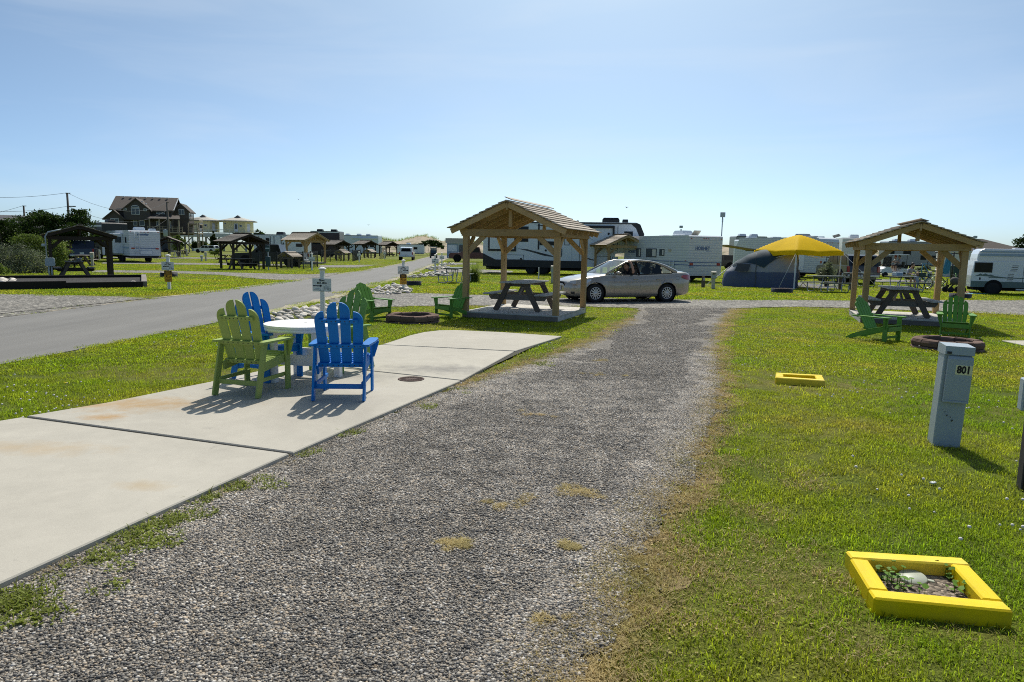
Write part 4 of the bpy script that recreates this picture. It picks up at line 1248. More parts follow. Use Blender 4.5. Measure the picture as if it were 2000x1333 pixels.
# ------------------------------------------------------------------ yellow timber frames and the sewer cap
def timber_frame(label, c, h, w, z0=-0.03):
    """c: outer corners back-left, back-right, front-right, front-left on the ground"""
    cen = sum((Vector(p) for p in c), Vector()) / 4
    t = thing('timber_frame', label, 'timber frame', (cen.x, cen.y, 0), 0, 'yellow timber frames round sewer hook-ups')
    a, b, d, e = [Vector((p[0] - cen.x, p[1] - cen.y, 0)) for p in c]
    def bar(p, q, inner):
        dr = (q - p).normalized(); nn = Vector((-dr.y, dr.x, 0))
        if nn.dot(inner - p) < 0: nn = -nn
        m = (p + q) / 2 + nn * w / 2
        L = (q - p).length; an = math.atan2(dr.y, dr.x)
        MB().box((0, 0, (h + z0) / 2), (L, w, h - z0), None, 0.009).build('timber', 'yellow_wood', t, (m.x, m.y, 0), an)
    o = Vector((0, 0, 0))
    bar(a, b, o); bar(e, d, o)
    ad = (e - a).normalized(); bd = (d - b).normalized()
    kk = 0.004
    bar(a + ad * (w + kk), e - ad * (w + kk), o); bar(b + bd * (w + kk), d - bd * (w + kk), o)
    return t, cen
fz = 0.092
FR1 = [G(1651, 1075, fz), G(1879, 1089, fz), G(1981, 1194, fz), G(1708, 1168, fz)]
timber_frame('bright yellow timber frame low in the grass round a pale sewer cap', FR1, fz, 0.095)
FR2 = [G(1515, 728, 0.09), G(1605, 732.5, 0.09), G(1612, 744, 0.09), G(1515, 737.5, 0.09)]
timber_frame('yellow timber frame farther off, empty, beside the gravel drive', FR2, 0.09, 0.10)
cp = G(1784, 1117, 0.06)
sc_ = thing('sewer_cap', 'pale round sewer cap inside the nearer yellow frame', 'sewer cap', (cp.x, cp.y, 0))
cap = MB(); cap.lathe([(0.058, -0.02), (0.060, 0.012), (0.068, 0.014), (0.070, 0.030), (0.066, 0.036), (0.0, 0.038)], 28)
o = cap.build('cap', 'pvc', sc_); o.rotation_euler = (R(7), R(-5), 0)
MB().beam((0.06, -0.02, 0.022), (0.098, -0.032, 0.018), 0.026, 0.014, ch=0.003).build('lug', 'pvc', sc_)
soil = [FR1[0].lerp(FR1[2], 0.16), FR1[1].lerp(FR1[3], 0.14), FR1[2].lerp(FR1[0], 0.16), FR1[3].lerp(FR1[1], 0.14)]
flat('shell_soil', [(p.x, p.y) for p in soil], 0.02, 'shell_soil')
soil2 = [FR2[0].lerp(FR2[2], 0.16), FR2[1].lerp(FR2[3], 0.14), FR2[2].lerp(FR2[0], 0.16), FR2[3].lerp(FR2[1], 0.14)]
# broad-leaved weeds inside the frame
M('broad_leaf', (0.10, 0.20, 0.02), 0.6, var=0.4, spec=0.15)
b = MB(); r = random.Random(4)
for (a_, b_, k, s_) in ((1905, 1152, 26, .05), (1880, 1142, 16, .05), (1735, 1122, 28, .05), (1862, 1118, 20, .05), (1728, 1100, 16, .04), (1765, 1138, 20, .06), (1842, 1102, 16, .05), (1800, 1095, 14, .05)):
    c = G(a_, b_, 0.06)
    for _ in range(k):
        x, y, z = c.x + r.gauss(0, s_ * 0.8), c.y + r.gauss(0, s_ * 0.6), r.uniform(0.03, 0.09)
        a = r.uniform(0, 6.28); s = r.uniform(0.007, 0.017); tl = r.uniform(-.6, .6)
        vs = [(x, y, z)] + [(x + s * math.cos(a + i) * (1.1 if i else 1), y + s * math.sin(a + i), z + tl * s * math.cos(i)) for i in (0, 1.1, 2.2, 3.3, 4.4, 5.4)]
        b.add(vs, [(0, i, i % 6 + 1) for i in range(1, 7)])
        b.tube([(x, y, 0), (x, y, z)], 0.0016, 3, caps=False)
tag(b.build('weed_leaves', 'broad_leaf'), 'broad green weed leaves inside the yellow frame', 'weeds', None, 'stuff')

# ------------------------------------------------------------------ power pedestals
def pedestal_near():
    p = G(1842, 868)
    t = thing('power_pedestal', 'grey metal power pedestal numbered 801 standing in the grass', 'power pedestal', (p.x, p.y, 0), -R(17))
    k = 1.0
    MB().box((0, 0, 0.40), (0.225, 0.18, 0.94), None, 0.006).build('column', 'grey_enamel', t)
    hood = MB().prism([(-0.112, 0.865), (0.112, 0.865), (0.118, 0.925), (0.10, 0.955), (-0.122, 0.945), (-0.126, 0.87)], 0.235, lambda u, v, w: (w, u, v))
    hood.build('hood', 'grey_enamel', t)
    door = MB().prism([(-0.10, 0.42), (-0.10, 0.855), (-0.118, 0.855), (-0.135, 0.83), (-0.135, 0.455), (-0.128, 0.43)], 0.20, lambda u, v, w: (w + 0.014, u, v))
    d = door.build('door', 'grey_enamel', t)
    MB().box((0.014, -0.137, 0.437), (0.20, 0.012, 0.018), None, 0.003).build('door_lip', 'grey_enamel', d)
    MB().box((-0.085, -0.128, 0.885), (0.035, 0.006, 0.022)).build('latch', 'screw', t)
    st = MB().box((0.044, -0.1362, 0.735), (0.132, 0.0022, 0.088)).build('number_plate', 'sticker', t)
    lettering('801', 0.094, 'lettering', 'black_print', st, (0.044, -0.1376, 0.7345), (R(90), 0, 0), bold=0.004, xs=0.78)
    sc2 = MB()
    for a, b_, s in ((-.07, .33, .01), (-.05, .30, .014), (-.02, .285, .01), (-.005, .255, .018), (-.09, .35, .006)):
        sc2.box((a + 0.02, -0.1012, b_), (s * 0.6, 0.0012, s), Matrix.Rotation(0.5, 3, 'Y'))
    sc2.build('scuff_marks', 'black_print', t)
    t.rotation_euler = (0, R(1.5), -R(17))
pedestal_near()
wood('post_grey', (0.055, 0.05, 0.047), 'z', knots=False)
p = G(1991, 958); mp_ = thing('meter_post', 'dark wooden post with a grey meter box, cut by the right border', 'post', (p.x, p.y, 0), -R(20))
MB().box((0.055, 0.03, 0.42), (0.11, 0.11, 0.90), None, 0.006).build('post', 'post_grey', mp_)
mb = MB().box((-0.01, -0.075, 0.755), (0.16, 0.09, 0.24), None, 0.008).build('meter_box', 'grey_enamel', mp_)
MB().box((-0.01, -0.125, 0.755), (0.13, 0.012, 0.205), None, 0.004).build('cover', 'grey_enamel', mb)
MB().tube([(0.0, -0.075, 0.635), (0.0, -0.07, 0.57), (0.02, -0.04, 0.50), (0.02, -0.035, 0.0)], 0.010, 8).build('conduit', 'black_steel', mp_)

def pedestal(name, label, p, ppm_h, az, mat, number=None, w=0.20):
    t = thing(name, label, 'power pedestal', (p.x, p.y, 0), -R(az), 'power pedestals between the sites')
    h = ppm_h
    MB().box((0, 0, h * 0.39), (w * 0.82, 0.15, h * 0.78), None, 0.004).build('column', mat, t)
    hd = MB().prism([(-0.10, h * 0.60), (0.09, h * 0.60), (0.095, h * 0.97), (0.05, h), (-0.11, h * 0.97)], w * 1.15, lambda u, v, w_: (w_, u, v)).build('hood', mat, t)
    MB().box((0, -0.108, h * 0.70), (w * 0.95, 0.02, h * 0.16), None, 0.003).build('outlet_cover', 'beige_enamel' if mat != 'beige_enamel' else 'grey_enamel', hd)
    if number:
        lettering(number, h * 0.11, 'lettering', 'black_print', t, (0, -0.116, h * 0.87), (R(90), 0, 0), bold=0.004)
    return t

# ------------------------------------------------------------------ drain cover in the pad
c = G(803, 741, padz)
dc = thing('drain_cover', 'round rusty iron cover set in the concrete joint', 'drain cover', (c.x, c.y, padz), 0.3)
MB().lathe([(0.170, 0.001), (0.172, 0.006), (0.158, 0.009), (0.155, 0.004), (0.0, 0.004)], 36).build('plate', 'rust_iron', dc)
g = MB(); r = random.Random(2)
for i in range(-6, 7):
    for j in range(-6, 7):
        x, y = i * 0.023 + (j % 2) * 0.011, j * 0.023
        if math.hypot(x, y) < 0.145 and not (abs(y) < 0.03 and abs(x) < 0.08): g.box((x, y, 0.0055), (0.012, 0.014, 0.005), Matrix.Rotation(0.78, 3, 'Z'))
g.build('raised_studs', 'rust_iron', dc)

# ------------------------------------------------------------------ site signs on white posts
def shell_art(t, bd, y, flip=1, sandy=False):
    b = MB(); mt = 'grey_print'
    def arc(cx, cz, rx, rz, a0, a1, r=0.0035):
        b.tube([(flip * (cx + rx * math.cos(a)), y, cz + rz * math.sin(a)) for a in [a0 + (a1 - a0) * i / 8 for i in range(9)]], r, 4, caps=False)
    arc(-0.10, -0.135, 0.085, 0.05, 0.15, 3.0); arc(-0.10, -0.14, 0.06, 0.035, 0.2, 2.6); arc(0.02, -0.105, 0.05, 0.03, 3.4, 6.0)
    for k in range(4): arc(0.10, -0.065 - k * 0.012, 0.058 - k * 0.011, 0.058 - k * 0.010, -0.6, 3.7)
    arc(0.18, -0.10, 0.035, 0.035, 0, 6.2); arc(0.18, -0.10, 0.02, 0.02, 0, 6.2)
    arc(0.05, -0.14, 0.17, 0.012, 3.2, 6.1)
    b.build('shell_drawing', mt, bd)

def sign_post(name, label, p, az, lines, arrow, h=1.25, leash=False, board_w=0.45, k=1.0, sandy=False):
    t = thing(name, label, 'sign', (p.x, p.y, 0), -R(az), 'site signs on white posts', scale=k)
    MB().box((0, 0, h / 2 - 0.04), (0.10, 0.10, h - 0.08), None, 0.004).build('post', 'white_vinyl', t)
    cb = MB(); cb.box((0, 0, h - 0.075), (0.125, 0.125, 0.035), None, 0.004)
    cp_ = cb.build('cap', 'cream_cap', t)
    py = MB(); py.add([(-.082, -.082, h - 0.056), (.082, -.082, h - 0.056), (.082, .082, h - 0.056), (-.082, .082, h - 0.056), (-.078, -.078, h - 0.040), (.078, -.078, h - 0.040), (.078, .078, h - 0.040), (-.078, .078, h - 0.040), (0, 0, h)],
                      [(3, 2, 1, 0), (0, 1, 5, 4), (1, 2, 6, 5), (2, 3, 7, 6), (3, 0, 4, 7), (4, 5, 8), (5, 6, 8), (6, 7, 8), (7, 4, 8)])
    py.build('cap_top', 'white_paint', cp_)
    zc = h - 0.44
    bh = board_w * 0.70
    bd = MB().box((0.0, -0.056, zc), (board_w, 0.008, bh), None, 0.002).build('board', 'sign_white', t)
    s = board_w / 0.45
    if lines:
        for i, ln in enumerate(lines):
            o = lettering(ln, 0.072 * s, 'lettering', 'black_print', bd, (0, -0.0608, zc + bh / 2 - 0.045 * s - i * 0.066 * s), (R(90), 0, 0), bold=0.002 * s)
    ad = 1 if arrow == 'right' else -1
    ax = -0.10 if (arrow == 'right' and not sandy) else (0.10 if sandy else -0.07)
    a = MB().prism([(-0.11, 0.012), (0.05, 0.012), (0.05, 0.032), (0.115, 0), (0.05, -0.032), (0.05, -0.012), (-0.11, -0.012)], 0.002, lambda u, v, w: (ax * s + ad * u * s, -0.0612 + w, zc - 0.02 * s + v * s))
    a.build('arrow', 'black_print', bd)
    art = thing  # drawing of waves and a shell in the lower part
    b = MB()
    fl = -1 if sandy else 1
    def arc(cx, cz, rx, rz, a0, a1, r=0.0032):
        b.tube([(fl * (cx + rx * math.cos(q)) * s, -0.0605, zc + (cz + rz * math.sin(q)) * s) for q in [a0 + (a1 - a0) * i / 8 for i in range(9)]], r * s, 4, caps=False)
    arc(-0.11, -0.135, 0.085, 0.05, 0.15, 3.0); arc(-0.11, -0.14, 0.06, 0.03, 0.3, 2.6); arc(0.0, -0.115, 0.05, 0.025, 3.4, 6.0)
    for q in range(4): arc(0.10, -0.070 - q * 0.012, 0.056 - q * 0.011, 0.056 - q * 0.010, -0.6, 3.7)
    arc(0.185, -0.105, 0.030, 0.030, 0, 6.2); arc(0.185, -0.105, 0.016, 0.016, 0, 6.2); arc(0.06, -0.143, 0.15, 0.008, 3.2, 6.1)
    b.build('shell_drawing', 'sand_print' if sandy else 'grey_print', bd)
    if leash:
        zb = zc - bh / 2 - 0.225
        wp_ = [(-0.14, -0.20), (-0.125, -0.215), (0.125, -0.215), (0.14, -0.20), (0.14, 0.20), (0.125, 0.215), (-0.125, 0.215), (-0.14, 0.20)]
        y = MB().prism(wp_, 0.006, lambda u, v, w: (u + 0.0, -0.056 + w, zb + v)).build('warning_plate', 'warning_yellow', t)
        MB().box((0, -0.0602, zb + 0.135), (0.262, 0.0022, 0.145)).build('black_band', 'black_print', y)
        q = MB()
        for i, w in enumerate((0.17, 0.19, 0.19)): 
            for e in range(6): q.box(((e - 2.5) * w / 6, -0.0622, zb + 0.172 - i * 0.038), (w / 6 * 0.78, 0.0016, 0.020))
        q.build('faded_wording', 'warning_yellow', y)
        q = MB()
        for i, w in enumerate((0.20, 0.12)):
            for e in range(7): q.box(((e - 3) * w / 7, -0.0602, zb - 0.115 - i * 0.04), (w / 7 * 0.72, 0.0016, 0.018))
        q.build('faded_wording', 'black_print', y)
        q = MB(); Y = -0.0605
        def limb(pts, r): q.tube([(a_, Y, zb + b_) for a_, b_ in pts], r, 5)
        q.ell((-0.045, Y, zb + 0.040), (0.013, 0.004, 0.013), 8, 5)
        limb([(-0.05, 0.025), (-0.062, -0.015)], [0.010, 0.008]); limb([(-0.062, -0.015), (-0.035, -0.035), (-0.038, -0.062)], 0.006); limb([(-0.062, -0.015), (-0.085, -0.04), (-0.11, -0.035)], 0.006)
        limb([(-0.05, 0.02), (-0.025, 0.005), (-0.012, 0.018)], 0.005); limb([(-0.052, 0.02), (-0.08, 0.015), (-0.09, -0.005)], 0.005)
        limb([(0.03, -0.042), (0.075, -0.022)], [0.010, 0.012]); limb([(0.03, -0.042), (0.022, -0.062)], 0.005); limb([(0.075, -0.025), (0.08, -0.05)], 0.005); limb([(0.075, -0.02), (0.092, 0.0), (0.10, -0.008)], 0.007); limb([(0.03, -0.04), (0.012, -0.032)], 0.004)
        q.build('pictogram', 'black_print', y)
    return t
sign_post('site_sign', 'white post sign reading Sites 801-806 beside the road edge rocks', G(631, 622), -2, ('Sites', '801-806'), 'right')
sign_post('site_sign', 'white post sign with an arrow above a yellow dog warning plate among white rocks', G(788, 566), -2, ('Sites', '356-362'), 'right', leash=True, sandy=True)
sign_post('site_sign', 'white post sign reading Sites 243-247 above a yellow dog warning plate, before the far house', G(331, 566), -4, ('Sites', '243-247'), 'left', leash=True, h=1.33)

# ------------------------------------------------------------------ beds of river rock round the signs
rock_meshes = []
for s in range(7):
    bm = bmesh.new(); bmesh.ops.create_icosphere(bm, subdivisions=2, radius=1)
    r = random.Random(100 + s)
    d = [Vector((r.gauss(0, 1), r.gauss(0, 1), r.gauss(0, 1))).normalized() for _ in range(5)]
    for v in bm.verts:
        n_ = v.co.normalized()
        k = 1.0
        for q in d:
            k -= 0.22 * max(0, n_.dot(q) - 0.62)
        v.co = Vector((n_.x * 1.0, n_.y * r.uniform(0.70, 0.72), n_.z * 0.52)) * k
    me = bpy.data.meshes.new('rock'); bm.to_mesh(me); bm.free()
    me.polygons.foreach_set('use_smooth', [True] * len(me.polygons))
    me.materials.append(MATS['river_rock']); rock_meshes.append(me)
def rock_bed(poly, n, s0, s1, seed):
    r = random.Random(seed); pl = [tuple(p) for p in poly]
    cx = sum(p[0] for p in pl) / len(pl); cy = sum(p[1] for p in pl) / len(pl)
    t = thing('rock_bed', None, None, (cx, cy, 0), kind='structure')
    xs = [p[0] for p in pl]; ys = [p[1] for p in pl]; k = 0; tries = 0; put = []
    while k < n and tries < n * 60:
        tries += 1
        x, y = r.uniform(min(xs), max(xs)), r.uniform(min(ys), max(ys))
        if not in_poly(np.array([[x, y]]), pl)[0]: continue
        s = s0 + (s1 - s0) * r.random() ** 1.6
        if any((x - a) ** 2 + (y - b) ** 2 < (0.72 * (s + q)) ** 2 for a, b, q in put): continue
        put.append((x, y, s))
        o = bpy.data.objects.new('rock', r.choice(rock_meshes)); COL.objects.link(o)
        o.parent = t; o.location = (x - cx, y - cy, s * 0.33)
        o.rotation_euler = (r.uniform(-.5, .5), r.uniform(-.5, .5), r.uniform(0, 6.28)); o.scale = (s, s * r.uniform(0.8, 1.2), s * r.uniform(0.8, 1.25)); k += 1
    POLY['rock%d' % seed] = pl
rock_bed(px((505, 628), (540, 612), (600, 603), (655, 598), (672, 606), (668, 630), (590, 634)), 110, 0.07, 0.16, 1)
rock_bed(px((716, 574), (724, 567), (752, 561), (775, 557), (792, 560), (806, 569), (800, 574), (760, 577)), 130, 0.07, 0.17, 2)
rock_bed(px((790, 543.5), (815, 537), (848, 533), (880, 533), (882, 540), (840, 542), (800, 545)), 70, 0.10, 0.19, 3)
rock_bed(px((832, 526), (842, 522), (870, 520.5), (880, 524), (868, 528), (838, 529)), 55, 0.11, 0.2, 4)
rock_bed(px((858, 517.5), (872, 515), (892, 516), (890, 519), (862, 520)), 26, 0.12, 0.22, 5)
# ------------------------------------------------------------------ vehicle paints
def M_paint(name, col, metal=0.0, rough=0.32, coat=0.8, dirt=0.1):
    return M(name, col, rough, metal, var=0.03, scale=2, coat=coat, dirt=dirt, dirtcol=(col[0] * 0.6, col[1] * 0.58, col[2] * 0.52), spec=0.5)
M_paint('champagne', (0.40, 0.355, 0.29), 0.5, 0.30, 1.0, 0.05)
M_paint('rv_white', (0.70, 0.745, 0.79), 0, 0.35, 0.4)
M_paint('rv_cream', (0.68, 0.66, 0.60), 0, 0.4, 0.3)
M_paint('rv_grey', (0.30, 0.31, 0.32), 0, 0.4, 0.4)
M_paint('navy_paint', (0.007, 0.014, 0.030), 0.0, 0.25, 0.3)
M_paint('black_paint', (0.006, 0.007, 0.008), 0.0, 0.3, 0.15)
M_paint('maroon_paint', (0.085, 0.005, 0.008), 0.0, 0.3, 0.4)
M_paint('truck_white', (0.72, 0.73, 0.74), 0, 0.3, 0.8)
M_paint('maroon_coach', (0.022, 0.007, 0.010), 0.0, 0.3, 0.15)
M('rv_black', (0.016, 0.017, 0.02), 0.4, var=0.05)
M('rv_trim', (0.07, 0.075, 0.08), 0.5, var=0.05)
M('rv_stripe', (0.10, 0.16, 0.30), 0.5, var=0.05)
M('rv_grey_blue', (0.30, 0.40, 0.50), 0.5, var=0.05)  # even grey-blue for stripes, seams, panels and the hut wall
M('sage_trim', (0.12, 0.17, 0.16), 0.5, var=0.05)
M('tyre', (0.018, 0.018, 0.018), 0.85, var=0.2)
M('hubcap', (0.55, 0.56, 0.57), 0.3, 0.6, var=0.05)
M('dark_void', (0.006, 0.006, 0.007), 0.9)
M('seat_cloth', (0.10, 0.095, 0.085), 0.9, var=0.2)
M('red_lens', (0.35, 0.008, 0.012), 0.25, coat=1.0)
M('amber_lens', (0.5, 0.14, 0.01), 0.25, coat=1.0)
M('lamp_lens', (0.55, 0.56, 0.56), 0.12, 0.3, coat=1.0)
M('chrome', (0.6, 0.6, 0.6), 0.15, 1.0)
M('window_dark', (0.006, 0.008, 0.010), 0.12, spec=0.25)
M('window_grey', (0.05, 0.065, 0.075), 0.10, spec=0.5)
glass('tint_glass', (0.30, 0.36, 0.36)); glass('clear_glass', (0.72, 0.82, 0.82))
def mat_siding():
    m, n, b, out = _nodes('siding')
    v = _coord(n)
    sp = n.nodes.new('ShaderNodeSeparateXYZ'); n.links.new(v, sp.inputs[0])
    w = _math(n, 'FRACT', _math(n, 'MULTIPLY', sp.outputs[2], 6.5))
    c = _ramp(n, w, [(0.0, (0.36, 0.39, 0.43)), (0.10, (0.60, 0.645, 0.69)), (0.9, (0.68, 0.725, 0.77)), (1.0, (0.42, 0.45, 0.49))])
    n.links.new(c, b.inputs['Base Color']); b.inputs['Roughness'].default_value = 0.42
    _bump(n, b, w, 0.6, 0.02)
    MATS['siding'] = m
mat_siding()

# ------------------------------------------------------------------ the sedan
def sedan():
    p = AT(1234, 23.45)
    # local x forward, y to its left (towards us), origin on the ground under the wheelbase centre
    fwd = Vector((-math.cos(R(20)), -math.sin(R(20)), 0))
    left = Vector((fwd.y * -1, fwd.x, 0))
    c = p - left * 0.88
    t = thing('sedan', 'champagne silver four-door sedan stopped on the gravel lane, driver window open', 'car', (c.x, c.y, 0), math.atan2(fwd.y, fwd.x))
    WB = 1.3875
    def lerp(tab, x):
        for (a, b), (c_, d) in zip(tab, tab[1:]):
            if a <= x <= c_: 
                k = (x - a) / (c_ - a); k = k * k * (3 - 2 * k) * 0.35 + k * 0.65
                return b + (d - b) * k
        return tab[0][1] if x < tab[0][0] else tab[-1][1]
    wid = [(-2.44, 0.60), (-2.36, 0.76), (-2.15, 0.855), (-1.6, 0.895), (0.0, 0.905), (1.3, 0.90), (1.8, 0.86), (2.1, 0.76), (2.26, 0.60), (2.34, 0.38)]
    top = [(-2.44, 0.90), (-2.38, 1.01), (-2.2, 1.055), (-1.75, 1.05), (-1.5, 1.005), (-0.4, 0.965), (0.6, 0.945), (0.95, 0.965), (1.35, 0.905), (1.8, 0.835), (2.1, 0.755), (2.26, 0.68), (2.34, 0.60)]
    bot = [(-2.44, 0.40), (-2.30, 0.27), (-1.9, 0.22), (-1.0, 0.19), (1.0, 0.18), (1.9, 0.20), (2.2, 0.22), (2.34, 0.34)]
    def arch(x):
        z = 0
        for xw in (WB, -WB):
            d = abs(x - xw)
            if d < 0.385: z = max(z, 0.315 + math.sqrt(0.385 ** 2 - d * d))
        return z
    def section(x):
        w, zt, zb = lerp(wid, x), lerp(top, x), lerp(bot, x)
        az = arch(x)
        h = zt - zb
        prof = [(0.0, zb), (w * 0.86, zb), (w * 0.955, zb + 0.04), (w * 0.985, zb + 0.13 * h), (w, zb + 0.36 * h), (w * 1.0, zb + 0.55 * h), (w * 0.985, zb + 0.72 * h), (w * 0.955, zt - 0.075), (w * 0.91, zt - 0.02), (w * 0.80, zt), (w * 0.45, zt + 0.022), (0.0, zt + 0.03)]
        return [(y, max(z, min(az, zt - 0.10))) for y, z in prof]
    xs = sorted(set([-2.44, -2.41, -2.36, -2.28, -2.15, -2.0, -1.9, 2.34, 2.31, 2.26, 2.18, 2.1, 2.0, 1.9] + [WB + 0.385 * math.sin(i * math.pi / 16) for i in range(-8, 9)] + [-WB + 0.385 * math.sin(i * math.pi / 16) for i in range(-8, 9)] + [i * 0.15 for i in range(-6, 7)]))
    rings = []
    for x in xs:
        s = section(x)
        bend = -0.10 * 0
        rings.append([(x, y, z) for y, z in s] + [(x, -y, z) for y, z in reversed(s[1:-1])])
    MB().loft(rings).build('body', 'champagne', t)
    def side(x, z):
        s = section(x)
        for (y0, z0), (y1, z1) in zip(s[1:], s[2:]):
            if z0 <= z <= z1 and z1 > z0: return y0 + (y1 - y0) * (z - z0) / (z1 - z0)
        return s[5][0]
    # roof, pillars
    rail = [(0.98, 0.775, 0.955), (0.55, 0.70, 1.19), (0.18, 0.625, 1.36), (-0.05, 0.595, 1.405), (-0.40, 0.585, 1.425), (-0.80, 0.585, 1.405), (-1.10, 0.60, 1.35), (-1.42, 0.645, 1.235), (-1.72, 0.71, 1.085), (-1.82, 0.735, 1.045)]
    for sg in (1, -1):
        MB().tube([(x, sg * y, z) for x, y, z in rail], [0.034] * 3 + [0.038] * 4 + [0.06, 0.075, 0.07], 8).build('pillar', 'champagne', t)
        MB().beam((-0.245, sg * 0.585, 1.40), (-0.30, sg * 0.80, 0.97), 0.10, 0.03, up=(1, 0, 0)).build('pillar', 'rv_black', t)
    rr = []
    for x, y, z in rail[2:8]:
        rr.append([(x, y * k, z + 0.022 + 0.035 * (1 - k * k)) for k in (1, 0.8, 0.5, 0.2, -0.2, -0.5, -0.8, -1)] + [(x, y * k, z - 0.02) for k in (-1, 0, 1)])
    MB().loft(rr).build('roof', 'champagne', t)
    def shield(name, r0, r1, cr):
        b = MB(); N = 8; M_ = 5; g = []
        for i in range(M_ + 1):
            k = i / M_
            row = []
            for j in range(N + 1):
                q = 1 - 2 * j / N
                x = r0[0] + (r1[0] - r0[0]) * k + cr * (1 - q * q)
                y = (r0[1] + (r1[1] - r0[1]) * k) * q
                z = r0[2] + (r1[2] - r0[2]) * k + 0.015 * (1 - q * q)
                row.append((x, y, z))
            g.append(row)
        b.loft(g, closed_ring=False, caps=False)
        return b.build(name, 'clear_glass', t)
    shield('windscreen', (0.97, 0.76, 0.965), (0.16, 0.60, 1.385), 0.13)
    shield('rear_window', (-1.76, 0.70, 1.07), (-1.10, 0.58, 1.365), -0.10)
    def wpt(x, k):
        # k = 0 beltline, 1 roof rail
        for (a, y0, z0), (b_, y1, z1) in zip(rail, rail[1:]):
            if b_ <= x <= a:
                q = (x - a) / (b_ - a); yr, zr = y0 + (y1 - y0) * q, z0 + (z1 - z0) * q; break
        else: yr, zr = 0.6, 1.4
        zb = lerp(top, x) - 0.005; yb = lerp(wid, x) * 0.885
        return (x, yb + (yr - yb) * k, zb + (zr - zb) * k)
    for sg in (1, -1):
        def pane(name, xs_, mt):
            b = MB()
            lo = [wpt(x, 0.0) for x in xs_]; hi = [wpt(x, 0.93) for x in xs_]
            b.loft([[(x, sg * y, z) for x, y, z in lo], [(x, sg * y, z) for x, y, z in hi]], closed_ring=False, caps=False)
            return b.build(name, mt, t)
        if sg < 0: pane('side_window', [0.80, 0.55, 0.3, 0.0, -0.24], 'clear_glass')
        else: pane('quarter_window', [0.86, 0.75, 0.66], 'clear_glass')
        pane('side_window', [-0.34, -0.6, -0.9, -1.20], 'tint_glass')
        pane('quarter_window', [-1.23, -1.38, -1.55], 'tint_glass')
        # belt trim
        MB().tube([(x, sg * (wpt(x, 0)[1] + 0.012), wpt(x, 0)[2] + 0.006) for x in (0.9, 0.5, 0.1, -0.4, -0.9, -1.3, -1.6)], 0.008, 5).build('belt_trim', 'rv_black', t)
        sm = MB()
        for pts in ([(0.70, 0.30), (0.72, 0.5), (0.72, 0.75), (0.70, 0.90)], [(-0.29, 0.26), (-0.29, 0.6), (-0.29, 0.93)], [(-1.02, 0.36), (-1.05, 0.45), (-1.22, 0.70), (-1.27, 0.80), (-1.24, 0.95)]):
            sm.tube([(x, sg * (side(x, z) + 0.001), z) for x, z in pts], 0.0055, 4)
        for x0, x1 in ((0.70, -0.29), (-0.29, -1.02)):
            sm.tube([(x, sg * (side(x, 0.265) + 0.001), 0.265) for x in (x0, (x0 + x1) / 2, x1)], 0.005, 4)
        sm.tube([(x, sg * (side(x, z) + 0.001), z) for x, z in ((-1.72, 0.80), (-1.86, 0.80), (-1.87, 0.90), (-1.73, 0.91), (-1.72, 0.80))], 0.004, 4)
        sm.build('door_seams', 'rv_black', t)
        for x in (-0.12, -1.02):
            h = MB(); h.box((x, sg * (side(x, 0.80) + 0.018), 0.80), (0.17, 0.022, 0.028), None, 0.008); h.build('door_handle', 'champagne', t)
        mr = MB(); mr.ell((0.62, sg * 0.985, 1.005), (0.075, 0.105, 0.065), 10, 8); mr.beam((0.66, sg * 0.86, 0.975), (0.63, sg * 0.95, 0.995), 0.06, 0.03)
        mo = mr.build('mirror', 'champagne', t)
        MB().box((0.552, sg * 0.985, 1.005), (0.006, 0.15, 0.085), None, 0.002).build('mirror_glass', 'chrome', mo)
        hl = MB()
        hl.loft([[(2.20, sg * 0.55, 0.66), (2.16, sg * 0.55, 0.73)], [(2.13, sg * 0.70, 0.645), (2.08, sg * 0.70, 0.755)], [(1.95, sg * 0.815, 0.64), (1.90, sg * 0.80, 0.775)], [(1.72, sg * 0.87, 0.66), (1.68, sg * 0.865, 0.785)], [(1.55, sg * 0.885, 0.76), (1.55, sg * 0.88, 0.80)]], closed_ring=False, caps=False)
        for i, v in enumerate(hl.v):
            x, y, z = v; hl.v[i] = (x + 0.035, y + sg * 0.022, z)
        hl.build('headlight', 'lamp_lens', t)
        tl = MB()
        tl.loft([[(-1.98, sg * 0.872, 0.86), (-1.98, sg * 0.862, 0.95)], [(-2.15, sg * 0.862, 0.80), (-2.15, sg * 0.845, 0.965)], [(-2.30, sg * 0.815, 0.79), (-2.30, sg * 0.79, 0.97)], [(-2.41, sg * 0.70, 0.79), (-2.40, sg * 0.66, 0.96)], [(-2.455, sg * 0.50, 0.80), (-2.45, sg * 0.48, 0.93)]], closed_ring=False, caps=False)
        for i, v in enumerate(tl.v):
            x, y, z = v; tl.v[i] = (x - 0.015, y + sg * 0.018, z)
        tl.build('tail_light', 'red_lens', t)
        MB().box((2.11, sg * 0.66, 0.335), (0.13, 0.20, 0.075), Matrix.Rotation(-sg * 0.8, 3, 'Z'), 0.01).build('fog_light', 'rv_black', t)
    gr = MB()
    for i in range(4):
        gr.tube([(2.30 - 0.012 * i, 0.40 + 0.015 * i, 0.585 + i * 0.034), (2.375 - 0.03 * i, 0.18, 0.585 + i * 0.034), (2.385 - 0.03 * i, 0, 0.585 + i * 0.034), (2.375 - 0.03 * i, -0.18, 0.585 + i * 0.034), (2.30 - 0.012 * i, -0.40 - 0.015 * i, 0.585 + i * 0.034)], 0.011, 6)
    gr.build('grille', 'chrome', t)
    MB().loft([[(2.335, y, z) for z in (0.56, 0.60, 0.66, 0.70)] for y in (0.40, 0.2, 0, -0.2, -0.40)], closed_ring=False, caps=False).build('grille_opening', 'dark_void', t)
